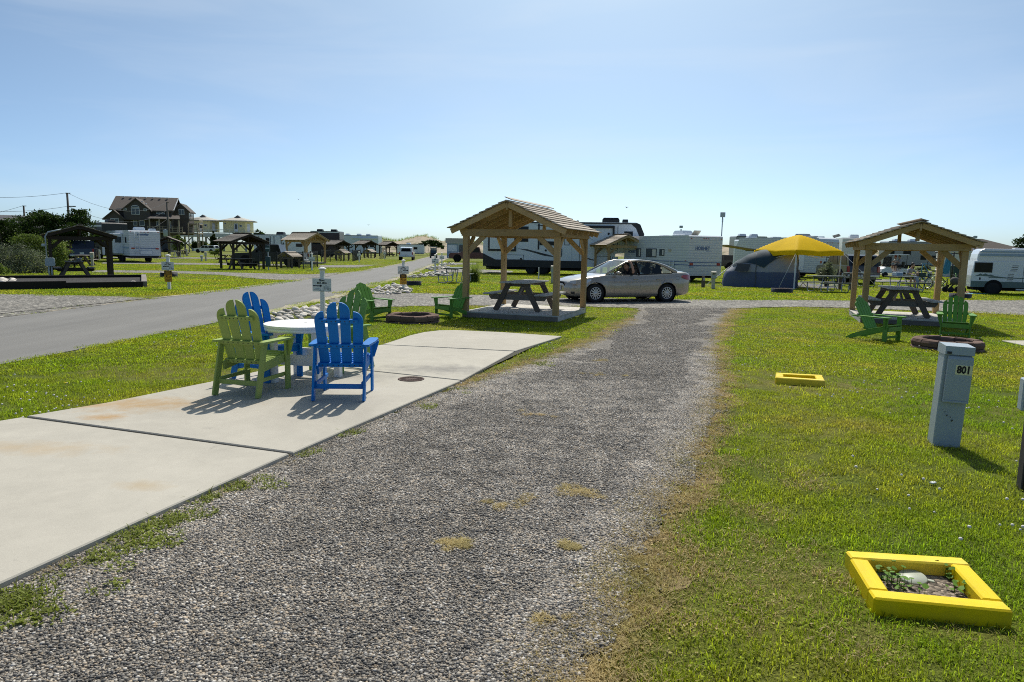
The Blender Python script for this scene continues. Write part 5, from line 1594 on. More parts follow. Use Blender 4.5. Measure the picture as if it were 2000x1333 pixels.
    MB().box((2.36, 0, 0.47), (0.02, 0.30, 0.15), None, 0.004).build('licence_plate', 'sign_white', t)
    for x in (WB, -WB):
        for sg in (1, -1):
            w = MB()
            w.lathe([(0.205, -0.10), (0.30, -0.105), (0.322, -0.07), (0.326, 0.0), (0.322, 0.07), (0.30, 0.105), (0.215, 0.10), (0.205, 0.07)], 32, axis='y')
            wo = w.build('wheel', 'tyre', t); wo.location = (x, sg * 0.775, 0.326)
            r_ = MB()
            s = sg
            r_.lathe([(0.215, s * 0.075), (0.212, s * 0.098), (0.195, s * 0.100), (0.186, s * 0.085)], 32, axis='y', cap=False)
            for k in range(12):
                a = 2 * math.pi * k / 12
                r_.beam((0.06 * math.cos(a), s * 0.100, 0.06 * math.sin(a)), (0.19 * math.cos(a), s * 0.096, 0.19 * math.sin(a)), 0.036, 0.014, up=(0, 1, 0))
            r_.lathe([(0.0, s * 0.112), (0.04, s * 0.110), (0.072, s * 0.098), (0.075, s * 0.085)], 20, axis='y', cap=False)
            r_.build('hubcap', 'hubcap', wo)
            MB().lathe([(0.0, s * 0.070), (0.205, s * 0.070)], 24, axis='y', cap=False).build('rim_recess', 'dark_void', wo)
            MB().lathe([(0.37, s * -0.16), (0.375, s * 0.08)], 20, (0, 0, 0.0), axis='y', cap=False).build('wheel_housing', 'dark_void', wo)
    # cabin
    it = MB()
    it.box((-0.4, 0, 0.36), (2.6, 1.45, 0.06)); it.box((0.72, 0, 0.86), (0.42, 1.40, 0.20), None, 0.03); it.box((-1.45, 0, 0.92), (0.5, 1.3, 0.10), None, 0.02)
    it.build('cabin_floor', 'dark_void', t)
    for x, y in ((0.02, 0.37), (0.02, -0.37), (-0.92, 0.37), (-0.92, -0.37)):
        s = MB(); s.box((x, y, 0.56), (0.50, 0.50, 0.16), None, 0.05); s.box((x - 0.28, y, 0.88), (0.13, 0.48, 0.58), Matrix.Rotation(-0.25, 3, 'Y'), 0.05); s.box((x - 0.37, y, 1.21), (0.09, 0.26, 0.15), Matrix.Rotation(-0.2, 3, 'Y'), 0.03)
        s.build('car_seat', 'seat_cloth', t)
    MB().tube([(0.42 + 0.07 * math.sin(a), 0.37 + 0.18 * math.cos(a), 0.93 + 0.17 * math.sin(a)) for a in [i * math.pi / 8 for i in range(16)]], 0.014, 6, closed=True).build('steering_wheel', 'rv_black', t)
    return t
CAR = sedan()

# ------------------------------------------------------------------ wheels and generic trailers
def wheel_part(t, x, y, r, s, rim='galvanised', w=0.22):
    b = MB(); b.lathe([(r * 0.62, -w / 2), (r * 0.93, -w / 2), (r, -w * 0.32), (r, w * 0.32), (r * 0.93, w / 2), (r * 0.62, w / 2)], 22, axis='y')
    o = b.build('wheel', 'tyre', t); o.location = (x, y, r)
    d = MB(); d.lathe([(0, s * w * 0.42), (r * 0.2, s * w * 0.45), (r * 0.24, s * w * 0.25), (r * 0.5, s * w * 0.30), (r * 0.60, s * w * 0.46), (r * 0.64, s * w * 0.44)], 18, axis='y', cap=False)
    d.build('rim', rim, o)
    return o

class Box:
    """a box-bodied vehicle; faces: R = right side (y-), L = left side (y+), B = back (x = 0), F = front (x = L)"""
    def __init__(s, name, label, cat, loc, rz, L, Wd, z0, z1, mat, group=None, outline=None, scale=1.0):
        s.L, s.W, s.z0, s.z1 = L, Wd, z0, z1
        s.t = thing(name, label, cat, loc, rz, group, scale=scale)
        ol = outline or [(0.0, z0), (L, z0), (L, z1 - 0.12), (L - 0.12, z1), (0.12, z1), (0.0, z1 - 0.12)]
        MB().prism(ol, Wd, lambda u, v, w: (u, -w, v)).build('body', mat, s.t)
    def pos(s, f, u, z, d):
        if f == 'R': return (u, -s.W / 2 - d, z)
        if f == 'L': return (u, s.W / 2 + d, z)
        if f == 'B': return (-d, u, z)            # u: metres to the vehicle's left of its middle
        if f == 'F': return (s.L + d, u, z)
    def rect(s, name, f, u0, u1, za, zb, mat, d=0.015, parent=None, ch=0.006, out=0.0):
        c = s.pos(f, (u0 + u1) / 2, (za + zb) / 2, d / 2 - 0.002 + out)
        sz = (abs(u1 - u0), d, zb - za) if f in 'RL' else (d, abs(u1 - u0), zb - za)
        return MB().box(c, sz, None, ch).build(name, mat, parent or s.t)
    def window(s, f, u0, u1, za, zb, glassm='window_dark', frame='rv_trim', d=0.02):
        o = s.rect('window', f, u0, u1, za, zb, frame, d)
        g = min(0.035, abs(u1 - u0) * 0.12)
        s.rect('pane', f, u0 + g * (1 if u1 > u0 else -1), u1 - g * (1 if u1 > u0 else -1), za + g, zb - g, glassm, 0.008, o, 0.003, d)
        return o
    def poly(s, name, f, pts, mat, d=0.006):
        c = 0.002 + d / 2
        if f == 'R': fr = lambda u, v, w: (u, -s.W / 2 - c - w, v)
        elif f == 'L': fr = lambda u, v, w: (u, s.W / 2 + c + w, v)
        elif f == 'B': fr = lambda u, v, w: (-c - w, u, v)
        else: fr = lambda u, v, w: (s.L + c + w, u, v)
        return MB().prism(pts, d, fr).build(name, mat, s.t)
    def ac(s, u, l=0.9, w=0.7, h=0.30, mat='rv_white', y=0.0):
        b = MB(); b.loft([[(u - l / 2, y - w / 2, s.z1), (u + l / 2, y - w / 2, s.z1), (u + l / 2, y + w / 2, s.z1), (u - l / 2, y + w / 2, s.z1)],
                          [(u - l / 2, y - w / 2, s.z1 + h * 0.6), (u + l / 2, y - w / 2, s.z1 + h * 0.6), (u + l / 2, y + w / 2, s.z1 + h * 0.6), (u - l / 2, y + w / 2, s.z1 + h * 0.6)],
                          [(u - l * 0.42, y - w * 0.42, s.z1 + h), (u + l * 0.42, y - w * 0.42, s.z1 + h), (u + l * 0.42, y + w * 0.42, s.z1 + h), (u - l * 0.42, y + w * 0.42, s.z1 + h)]], smooth=False)
        return b.build('air_conditioner', mat, s.t)
    def wheels(s, us, r=0.36, rim='galvanised'):
        for u in us:
            for sg in (-1, 1): wheel_part(s.t, u, sg * (s.W / 2 - 0.16), r, sg, rim)
    def chassis(s, u0, u1, mat='dark_void', h=0.22):
        MB().box(((u0 + u1) / 2, 0, s.z0 - h / 2 + 0.004), (u1 - u0, s.W * 0.86, h)).build('chassis', mat, s.t)
    def lights(s, us, z, f='B', mat='red_lens', w=0.10, h=0.05):
        for u in us: s.rect('marker_light', f, u - w / 2, u + w / 2, z - h / 2, z + h / 2, mat, 0.03, None, 0.008)
    def text(s, f, u, z, body, size, mat='black_print', xs=1.0, bold=0.01, shear=0.0):
        rot = {'R': (R(90), 0, 0), 'L': (R(90), 0, R(180)), 'B': (R(90), 0, R(-90)), 'F': (R(90), 0, R(90))}[f]
        return lettering(body, size, 'lettering', mat, s.t, s.pos(f, u, z, 0.008), rot, bold, xs=xs, shear=shear)

# ---- the big fifth wheel behind the left shelter
c5 = AT(943, 49.0)
rz5 = R(-9)
Ly = Vector((-math.sin(rz5), math.cos(rz5), 0))
loc5 = c5 + Ly * 1.25
H5 = 3.70
ol5 = [(0, 0.52), (7.1, 0.52), (7.5, 0.62), (9.2, 0.62), (9.35, 1.55), (11.35, 1.75), (11.45, 2.1), (11.25, 2.9), (10.95, H5 - 0.12), (10.7, H5), (0.15, H5), (0, H5 - 0.12)]
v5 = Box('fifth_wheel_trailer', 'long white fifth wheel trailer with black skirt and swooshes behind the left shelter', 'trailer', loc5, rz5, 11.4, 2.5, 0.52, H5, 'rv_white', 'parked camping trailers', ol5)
v5.poly('skirt', 'R', [(0.0, 0.50), (7.1, 0.50), (7.1, 1.0), (0.9, 1.0), (0.35, 1.25), (0.0, 1.42)], 'rv_black', 0.03)
v5.poly('front_cap', 'R', [(10.35, H5 - 0.1), (10.75, H5 - 0.02), (10.98, H5 - 0.12), (11.28, 2.9), (11.1, 2.5), (10.95, 2.75), (10.7, 3.3)], 'rv_black', 0.012)
so_ = v5.rect('slide_out', 'R', 0.38, 2.38, 1.60, 3.45, 'rv_black', 0.10)
v5.rect('slide_face', 'R', 0.50, 2.26, 1.74, 3.36, 'rv_white', 0.02, so_, 0.006, 0.10)
v5.rect('roof_edge', 'R', 0.1, 10.7, H5 - 0.12, H5 - 0.02, 'rv_trim', 0.03)
v5.window('R', 2.46, 3.25, 2.27, 3.35); v5.window('R', 4.05, 5.15, 2.05, 2.34); v5.window('R', 9.9, 10.5, 2.45, 3.10)
v5.rect('seam', 'R', 3.93, 4.03, 1.75, 3.55, 'rv_black', 0.04); 
d_ = v5.rect('door', 'R', 5.55, 6.32, 0.78, 2.85, 'rv_white', 0.03)
v5.rect('door_window', 'R', 5.80, 6.16, 2.08, 2.56, 'rv_trim', 0.012, d_, 0.004, 0.03); v5.rect('door_pane', 'R', 5.84, 6.12, 2.12, 2.52, 'sign_white', 0.008, d_, 0.003, 0.042)
hb = MB(); hb.tube([v5.pos('R', u, z, 0.06) for u, z in ((5.40, 1.25), (5.62, 1.32), (5.64, 1.75), (5.52, 1.98), (5.42, 1.9))], 0.028, 6); hb.build('grab_handle', 'rv_black', v5.t)
v5.rect('awning', 'R', 5.2, 9.25, 3.30, 3.46, 'rv_black', 0.14); v5.rect('awning_arm', 'R', 9.12, 9.25, 1.95, 3.32, 'rv_black', 0.10); v5.rect('seam', 'R', 9.45, 9.49, 1.6, 3.5, 'rv_trim', 0.012)
v5.rect('seam', 'R', 6.85, 6.89, 0.9, 2.7, 'rv_trim', 0.012)
for pts in ([(2.45, 1.80), (3.2, 1.76), (5.0, 1.33), (5.4, 1.28), (4.3, 1.40)], [(3.3, 1.62), (4.6, 1.42), (5.3, 1.22), (4.4, 1.32)], [(6.9, 1.35), (7.6, 1.10), (8.6, 0.95), (7.5, 1.22)], [(8.2, 2.0), (9.5, 1.75), (9.9, 1.66), (8.9, 1.92)],
            [(3.6, 3.48), (4.6, 3.44), (5.1, 3.30), (4.2, 3.38)], [(6.6, 3.05), (7.4, 2.7), (8.0, 2.35), (7.2, 2.85)], [(7.9, 1.05), (8.6, 0.80), (9.1, 0.72), (8.4, 0.98)], [(10.4, 1.75), (10.9, 1.68), (11.2, 1.9), (10.8, 1.82)]):
    v5.poly('swoosh', 'R', pts, 'rv_trim', 0.005)
for u0, u1, za, zb in ((1.55, 2.95, 1.02, 1.36), (7.95, 9.05, 0.68, 1.38), (9.15, 9.55, 0.70, 1.35)):
    o = v5.rect('hatch', 'R', u0, u1, za, zb, 'rv_trim', 0.012); v5.rect('hatch_door', 'R', u0 + 0.03, u1 - 0.03, za + 0.03, zb - 0.03, 'rv_white', 0.012, o, 0.004, 0.012)
for u, z in ((1.7, 1.08), (2.75, 1.08), (4.5, 1.70), (8.85, 2.92)):
    MB().lathe([(0, -0.02), (0.07, -0.018), (0.075, 0.0)], 12, v5.pos('R', u, z, 0.025), axis='y').build('vent_cap', 'rv_black', v5.t)
v5.ac(8.95, 1.2, 0.8, 0.36, 'rv_black'); v5.ac(9.95, 0.42, 0.42, 0.26, 'rv_black'); v5.ac(1.6, 0.5, 0.5, 0.14, 'rv_white'); v5.ac(5.3, 0.45, 0.45, 0.14, 'rv_white'); v5.ac(6.6, 0.15, 0.15, 0.16, 'rv_black')
v5.wheels((3.45, 4.32), 0.375); v5.chassis(0.2, 7.2)
lad = MB()
for y in (-0.55, -0.15): lad.tube([(-0.10, y, 0.8), (-0.10, y, 3.5)], 0.022, 6)
for i in range(9): lad.tube([(-0.10, -0.55, 0.95 + i * 0.3), (-0.10, -0.15, 0.95 + i * 0.3)], 0.018, 6)
lad.build('ladder', 'galvanised', v5.t)
v5.window('B', -0.4, 0.5, 2.1, 2.8); v5.lights((-1.05, 1.05), 1.3, 'B', 'red_lens', 0.12, 0.3)
MB().beam((8.4, -0.9, 0.0), (8.4, -0.9, 0.7), 0.1, 0.1).build('landing_leg', 'rv_black', v5.t); MB().beam((8.4, 0.9, 0.0), (8.4, 0.9, 0.7), 0.1, 0.1).build('landing_leg', 'rv_black', v5.t)

# ---- the white trailer lettered HORNET, seen from behind
hh = R(-22); hf = Vector((math.sin(hh), math.cos(hh), 0)); hl_ = Vector((-hf.y, hf.x, 0))
ch_ = AT(1342, 40.2); loch = ch_ - hl_ * 1.2
HT = 2.74
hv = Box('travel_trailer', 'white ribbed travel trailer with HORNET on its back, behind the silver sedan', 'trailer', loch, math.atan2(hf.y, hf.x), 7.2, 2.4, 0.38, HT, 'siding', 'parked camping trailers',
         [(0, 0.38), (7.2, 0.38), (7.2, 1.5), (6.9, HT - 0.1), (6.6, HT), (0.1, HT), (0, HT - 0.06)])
hv.text('B', 0.22, 1.98, 'HORNET', 0.30, 'rv_stripe', xs=0.86, bold=0.012)
hv.rect('script', 'B', -0.45, -0.05, 1.79, 1.81, 'rv_stripe', 0.006)
for z in (1.16, 0.98):
    hv.rect('stripe', 'B', -1.19, 1.19, z - 0.02, z + 0.02, 'rv_stripe', 0.008); hv.rect('stripe', 'L', 0.02, 6.9, z - 0.02 + 0.02, z + 0.05, 'rv_stripe', 0.008)
hv.rect('tail_light', 'B', 0.86, 1.10, 0.99, 1.14, 'red_lens', 0.03); hv.rect('tail_light', 'B', -1.10, -0.86, 0.99, 1.14, 'red_lens', 0.03)
hv.rect('licence_plate', 'B', 0.80, 1.10, 0.84, 0.96, 'rv_grey_blue', 0.02)
hv.lights((-0.16, 0.0, 0.16, -1.1, 1.05), HT - 0.18, 'B', 'red_lens', 0.09, 0.05); hv.lights((0.25,), 1.25, 'L', 'red_lens')
for u0, u1, za, zb in ((3.3, 4.5, 1.40, 1.95), (2.45, 3.0, 1.50, 1.92), (5.1, 5.7, 1.40, 1.95)):
    w_ = hv.window('L', u0, u1, za, zb, 'window_grey', 'rv_trim')
    hv.rect('curtain', 'L', u0 + 0.06, u0 + (u1 - u0) * 0.38, za + 0.06, zb - 0.06, 'rv_cream', 0.004, w_, 0.001, 0.028)
hv.rect('porch_light', 'L', 1.75, 2.0, 1.78, 1.95, 'beige_enamel', 0.05)
hv.text('L', 6.2, 1.72, 'HORNET', 0.26, 'rv_stripe', xs=0.9)
st_ = MB()
for u in (1.35, 1.75): st_.tube([hv.pos('L', u, 0.75, 0.05), hv.pos('L', u, 1.25, 0.05)], 0.025, 5)
for z in (0.85, 1.0, 1.15): st_.tube([hv.pos('L', 1.35, z, 0.05), hv.pos('L', 1.75, z, 0.05)], 0.02, 5)
st_.build('ladder', 'rv_white', hv.t)
hv.ac(2.6, 1.0, 0.75, 0.34, 'rv_white', -0.2); hv.ac(4.3, 0.5, 0.5, 0.08, 'rv_white'); hv.ac(1.9, 0.6, 0.5, 0.10, 'rv_white', 0.6)
MB().box((0.9, 0.1, HT + 0.13), (0.5, 0.5, 0.03), Matrix.Rotation(0.75, 3, 'Y')).build('open_hatch', 'beige_enamel', hv.t)
hv.wheels((2.6, 3.4), 0.34); hv.chassis(0.1, 7.0, h=0.14); 
for y in (-0.8, 0.8): MB().box((0.25, y, 0.13), (0.08, 0.08, 0.26)).build('jack', 'rv_black', hv.t)

# ---- the trailer lettered Prowler far left
ph = R(-42); pf = Vector((math.sin(ph), math.cos(ph), 0)); plft = Vector((-pf.y, pf.x, 0))
cpw = AT(254.5, 58.5); locp = cpw - plft * 1.22
PT = 2.78
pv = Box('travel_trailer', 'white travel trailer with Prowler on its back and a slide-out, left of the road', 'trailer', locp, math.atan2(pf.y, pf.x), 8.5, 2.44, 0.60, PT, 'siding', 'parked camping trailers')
pv.text('B', 0.15, 2.42, 'Prowler', 0.24, 'rv_stripe', xs=1.15, bold=0.012, shear=0.3)
pv.rect('stripe', 'B', -1.0, 0.9, 1.22, 1.30, 'rv_stripe', 0.008); pv.rect('stripe', 'L', 0.05, 8.3, 1.20, 1.32, 'rv_grey_blue', 0.008)
pv.rect('tail_light', 'B', 0.83, 1.08, 1.19, 1.30, 'red_lens', 0.03); pv.rect('tail_light', 'B', -1.08, -0.83, 1.16, 1.27, 'red_lens', 0.03)
pv.lights((0.28, 0.0, -0.28, 1.08, -1.08), PT - 0.14, 'B', 'red_lens', 0.10, 0.06)
o = pv.rect('hatch', 'B', -0.55, 0.42, 0.70, 1.08, 'rv_grey_blue', 0.010); pv.rect('hatch_door', 'B', -0.52, 0.39, 0.73, 1.05, 'rv_white', 0.010, o, 0.004, 0.010)
lad = MB()
for y in (0.45, 0.78): lad.tube([(-0.07, y, 0.75), (-0.07, y, 2.7)], 0.018, 5)
for i in range(5): lad.tube([(-0.07, 0.45, 0.95 + i * 0.38), (-0.07, 0.78, 0.95 + i * 0.38)], 0.016, 5)
lad.build('ladder', 'rv_white', pv.t)
sl_o = MB().box((3.4, 1.22 + 0.38, 1.62), (2.6, 0.76, 1.75), None, 0.03).build('slide_out', 'rv_white', pv.t)
MB().box((2.09, 1.22 + 0.38, 1.95), (0.02, 0.48, 0.5), None, 0.02).build('pane', 'window_grey', sl_o)
pv.window('L', 0.9, 1.35, 1.7, 2.2); pv.ac(1.3, 0.9, 0.75, 0.30, 'rv_white', 0.1); pv.ac(0.5, 0.4, 0.5, 0.18, 'rv_white', -0.75); pv.chassis(0.2, 8.2, h=0.20); pv.wheels((3.0, 3.9), 0.33)
pv.rect('bumper', 'B', -1.2, 1.2, 0.44, 0.56, 'rv_black', 0.10)

# ---- camper van with a raised roof at the right border
vloc = AT(1893, 33.2)
cv = thing('camper_van', 'white and grey camper van with raised roof and green mountain stripe, at the right border', 'van', vloc + Vector((0.30, 0.74, 0)), R(-22), scale=0.80)
oln = [(0.02, 0.42), (5.6, 0.42), (5.6, 1.05), (5.1, 1.25), (4.5, 1.32), (3.9, 2.0), (0.12, 2.0), (0.0, 1.1)]
class Bx(Box):
    def __init__(s, t, L, Wd, z0, z1): s.t, s.L, s.W, s.z0, s.z1 = t, L, Wd, z0, z1
b5 = Bx(cv, 5.6, 2.0, 0.42, 2.0)
def vb(prof, name, mat, wf=1.0):
    rings = []
    for k, w in ((-1.0, 0.86), (-0.97, 0.96), (-0.9, 1.0), (0.9, 1.0), (0.97, 0.96), (1.0, 0.86)):
        rings.append([(x, k * 1.0 * wf, z) for x, z in [((px_ - 2.8) * (w ** 0.25) + 2.8, (z_ - 1.2) * (w ** 0.25) + 1.2) for px_, z_ in prof]])
    return MB().loft(rings, smooth=False).build(name, mat, cv)
vb(oln, 'body', 'rv_white')
vb([(0.22, 2.0), (4.1, 2.0), (4.0, 2.25), (3.7, 2.62), (3.3, 2.72), (0.55, 2.72), (0.35, 2.62), (0.26, 2.4)], 'raised_roof', 'truck_white', 0.97)
b5.rect('lower_skirt', 'R', 0.02, 5.5, 0.42, 0.78, 'sage_trim', 0.012)
b5.rect('roof_seam', 'R', 0.35, 3.9, 2.28, 2.42, 'rv_grey_blue', 0.012); b5.rect('roof_seam', 'R', 0.35, 3.9, 2.50, 2.58, 'rv_grey_blue', 0.008)
b5.window('R', 0.12, 1.05, 1.30, 1.90); b5.window('R', 2.72, 3.10, 1.28, 1.82); b5.window('R', 3.22, 4.3, 1.28, 1.80)
for k in range(4): b5.rect('vent_slot', 'R', 2.02 - k * 0.02, 2.34 - k * 0.02, 1.72 - k * 0.10, 1.75 - k * 0.10, 'rv_trim', 0.014)
for k in range(5): b5.rect('vent_slot', 'R', 1.86 - k * 0.01, 2.16 - k * 0.01, 1.22 - k * 0.10, 1.25 - k * 0.10, 'rv_trim', 0.014)
b5.rect('stripe', 'R', 0.9, 5.5, 0.98, 1.03, 'sage_trim', 0.008); b5.rect('seam', 'R', 3.15, 3.18, 0.45, 2.0, 'rv_trim', 0.01); b5.rect('seam', 'R', 2.60, 2.62, 0.45, 2.0, 'rv_trim', 0.01)
b5.rect('door_handle', 'R', 3.22, 3.5, 1.18, 1.22, 'rv_black', 0.03); b5.rect('fuel_door', 'R', 0.42, 0.50, 0.85, 1.0, 'rv_black', 0.012); b5.rect('running_board', 'R', 2.3, 4.2, 0.30, 0.38, 'galvanised', 0.12)
b5.poly('mountain_stripe', 'R', [(0.15, 1.06), (0.35, 1.16), (0.48, 1.24), (0.58, 1.17), (0.72, 1.25), (0.85, 1.17), (1.0, 1.19), (1.2, 1.10), (1.9, 1.02), (1.9, 0.98), (1.2, 1.04), (0.5, 1.10)], 'sage_trim')
wb_ = MB(); wb_.lathe([(0.0, 0.0), (0.46, 0.0)], 24, (1.18, -1.012, 0.42), axis='y', cap=False); wb_.build('wheel_arch', 'dark_void', cv)
for u in (1.18, 4.55):
    for sg in (-1, 1): wheel_part(cv, u, sg * 0.92, 0.36, sg, 'galvanised')
MB().box((2.6, 0, 0.33), (4.8, 1.5, 0.2)).build('chassis', 'dark_void', cv)
b5.rect('roof_hatch', 'R', 0.6, 0.61, 2.0, 2.0001, 'rv_white') if False else None
MB().box((2.6, 0.1, 2.75), (0.7, 0.6, 0.08), None, 0.02).build('roof_vent', 'rv_white', cv)

# ---- trailer behind the yellow canopy
th_ = R(-34); tf = Vector((math.sin(th_), math.cos(th_), 0)); tl_ = Vector((-tf.y, tf.x, 0))
ct = AT(1597, 50.0); loct = ct - tl_ * 1.22
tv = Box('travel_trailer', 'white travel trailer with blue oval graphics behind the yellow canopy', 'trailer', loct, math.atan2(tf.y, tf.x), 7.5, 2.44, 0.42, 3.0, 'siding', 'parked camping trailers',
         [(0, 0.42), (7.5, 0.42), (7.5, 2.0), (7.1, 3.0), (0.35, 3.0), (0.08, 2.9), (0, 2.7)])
tv.lights((0.28, 0.0, -0.28, -1.05), 2.62, 'B', 'red_lens', 0.11, 0.06); tv.rect('tail_light', 'B', -1.1, -0.86, 1.12, 1.30, 'red_lens', 0.03); tv.rect('tail_light', 'B', 0.86, 1.1, 1.12, 1.30, 'red_lens', 0.03)
ov = MB(); ov.tube([(-0.012, 0.75 - 0.55 * math.cos(a) - 0.25, 1.72 + 0.14 * math.sin(a) + 0.05 * math.cos(a)) for a in [i * math.pi / 10 for i in range(20)]], 0.025, 5, closed=True); ov.tube([(-0.012, 0.6, 1.60), (-0.012, 0.0, 1.56), (-0.012, -0.75, 1.53), (-0.012, -1.15, 1.52)], [0.01, 0.03, 0.035, 0.01], 5); ov.build('oval_graphic', 'rv_trim', tv.t)
dr_ = tv.rect('door', 'L', 1.2, 1.9, 0.55, 2.45, 'rv_white', 0.03); tv.window('L', 2.4, 3.6, 1.5, 2.1); tv.window('L', 4.4, 5.4, 1.5, 2.1)
tv.rect('hose', 'B', 0.28, 0.31, 0.8, 2.4, 'rv_black', 0.02)
tv.ac(1.5, 0.5, 0.6, 0.14, 'rv_grey', -0.2); tv.ac(2.4, 0.9, 0.7, 0.30, 'rv_grey', -0.2); tv.ac(0.7, 0.3, 0.3, 0.1); tv.chassis(0.1, 7.2, h=0.12); tv.wheels((2.8, 3.6), 0.34)

# ---- farther trailers: position by column, depth, heading, and what little shows
def far_trailer(label, pxx, dep, rz, L, Hh, mat, wins, acs, z0=0.45, skirt=None, group='parked camping trailers', name='travel_trailer', face='R', back=False, stripe=None, acm='rv_white'):
    loc = AT(pxx, dep)
    v = Box(name, label, 'trailer', loc, rz, L, 2.5, z0, Hh, mat, group)
    for (u0, u1, za, zb) in wins: v.window(face, u0, u1, za, zb)
    for u in acs: v.ac(u, 0.9, 0.7, 0.32, acm)
    if skirt: v.rect('skirt', face, 0.0, L, z0, z0 + 0.35, skirt, 0.02)
    if stripe: v.poly('swoosh', face, stripe, 'rv_trim')
    v.rect('roof_edge', face, 0.1, L - 0.1, Hh - 0.1, Hh - 0.02, 'rv_trim', 0.025)
    v.wheels((L * 0.38, L * 0.38 + 0.85), 0.34); v.chassis(0.2, L - 0.3, h=0.16)
    if back:
        v.lights((0.3, 0, -0.3), Hh - 0.2); v.rect('tail_light', 'B', 0.85, 1.1, 1.1, 1.3, 'red_lens', 0.03); v.rect('tail_light', 'B', -1.1, -0.85, 1.1, 1.3, 'red_lens', 0.03)
        v.rect('bumper', 'B', -1.2, 1.2, z0 - 0.15, z0, 'rv_black', 0.08)
    return v
# white trailer with slide-outs left of the road, behind the pickup
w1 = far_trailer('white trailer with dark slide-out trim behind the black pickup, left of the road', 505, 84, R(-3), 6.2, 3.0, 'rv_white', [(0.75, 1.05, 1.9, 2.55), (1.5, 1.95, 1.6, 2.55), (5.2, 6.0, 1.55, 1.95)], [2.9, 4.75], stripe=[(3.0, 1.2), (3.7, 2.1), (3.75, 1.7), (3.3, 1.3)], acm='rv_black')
for u0, u1 in ((0.62, 0.70), (2.02, 2.10), (2.48, 2.56), (3.36, 3.44)): w1.rect('seam', 'R', u0, u1, 0.55, 2.8, 'rv_trim', 0.03)
w1.rect('door', 'R', 2.6, 3.32, 0.55, 2.75, 'rv_white', 0.03); w1.window('R', 2.85, 3.05, 2.1, 2.6); w1.lights((4.9,), 0.75, 'R', 'red_lens', 0.2, 0.1); w1.lights((4.7, 5.0, 5.3), 3.05, 'R')
coach = far_trailer('black and maroon motor coach behind the row of shelters', 612, 108, R(-2), 4.6, 4.0, 'maroon_coach', [(0.3, 1.6, 1.9, 2.7), (2.2, 3.8, 1.9, 2.7)], [1.2, 3.4], skirt='rv_black', name='motor_coach', acm='rv_black')
coach.rect('white_band', 'R', 0.1, 4.5, 3.75, 3.92, 'rv_white', 0.02)
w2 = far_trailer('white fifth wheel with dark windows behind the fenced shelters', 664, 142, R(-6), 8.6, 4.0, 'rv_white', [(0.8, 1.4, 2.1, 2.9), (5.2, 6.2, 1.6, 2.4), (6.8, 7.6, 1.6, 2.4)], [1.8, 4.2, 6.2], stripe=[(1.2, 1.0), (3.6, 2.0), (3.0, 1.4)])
w2.rect('awning', 'R', 3.0, 8.4, 3.3, 3.5, 'rv_white', 0.3)
far_trailer('low white camper behind the white pickup', 776, 150, R(0), 6.0, 2.4, 'rv_white', [(1.0, 2.0, 1.3, 1.8), (3.5, 4.6, 1.3, 1.8)], [2.5])
blk = far_trailer('black toy hauler towering behind the far left trailer', 203, 74, R(-38), 3.2, 3.75, 'black_paint', [(0.5, 1.6, 2.0, 2.6)], [2.1], back=True, acm='rv_black')
blk.rect('white_band', 'R', 0.05, 3.1, 3.30, 3.46, 'rv_white', 0.02)
# behind the tent and canopy
far_trailer('white trailer with a brown awning between the ribbed trailer and the tent', 1440, 66, R(4), 5.0, 3.05, 'rv_white', [(0.6, 1.5, 1.6, 2.2)], [1.2, 3.6])
far_trailer('grey roofed motorhome far behind the tent', 1428, 92, R(2), 4.2, 4.0, 'rv_grey', [(0.5, 1.5, 2.4, 3.1)], [1.2, 2.8], name='motorhome')
far_trailer('white trailer end seen between the posts of the right shelter', 1672, 57, R(72), 6.0, 3.2, 'rv_cream', [], [3.0], back=True)
far_trailer('long grey fifth wheel with square windows under the dune, far right', 1722, 92, R(-4), 6.6, 3.7, 'rv_grey', [(0.35, 0.9, 2.0, 2.6), (2.0, 3.0, 1.9, 2.8), (4.25, 5.0, 2.5, 3.1), (4.25, 5.0, 1.3, 1.9), (5.7, 6.2, 2.5, 3.1), (5.7, 6.2, 1.3, 1.9)], [1.6, 3.6], z0=0.6)
# awning beside the ribbed trailer
aw = thing('awning', 'tan striped awning stretched out beside the ribbed trailer', 'awning', AT(1416, 46.0))
MB().add([(0, 0, 2.30), (2.1, -0.2, 2.0), (2.1, 2.4, 2.0), (0, 2.4, 2.30), (0, 0, 2.26), (2.1, -0.2, 1.96), (2.1, 2.4, 1.96), (0, 2.4, 2.26)], [(0, 1, 2, 3), (7, 6, 5, 4), (0, 4, 5, 1), (1, 5, 6, 2), (2, 6, 7, 3), (3, 7, 4, 0)]).build('canvas', M('awning_cloth', (0.30, 0.24, 0.17), 0.9), aw)
MB().tube([(2.1, -0.2, 1.96), (2.1, 2.4, 1.96)], 0.06, 8).build('roller', 'rv_trim', aw)
MB().tube([(2.1, -0.2, 1.96), (0.1, 0.0, 0.6)], 0.02, 6).build('strut', 'rv_trim', aw)

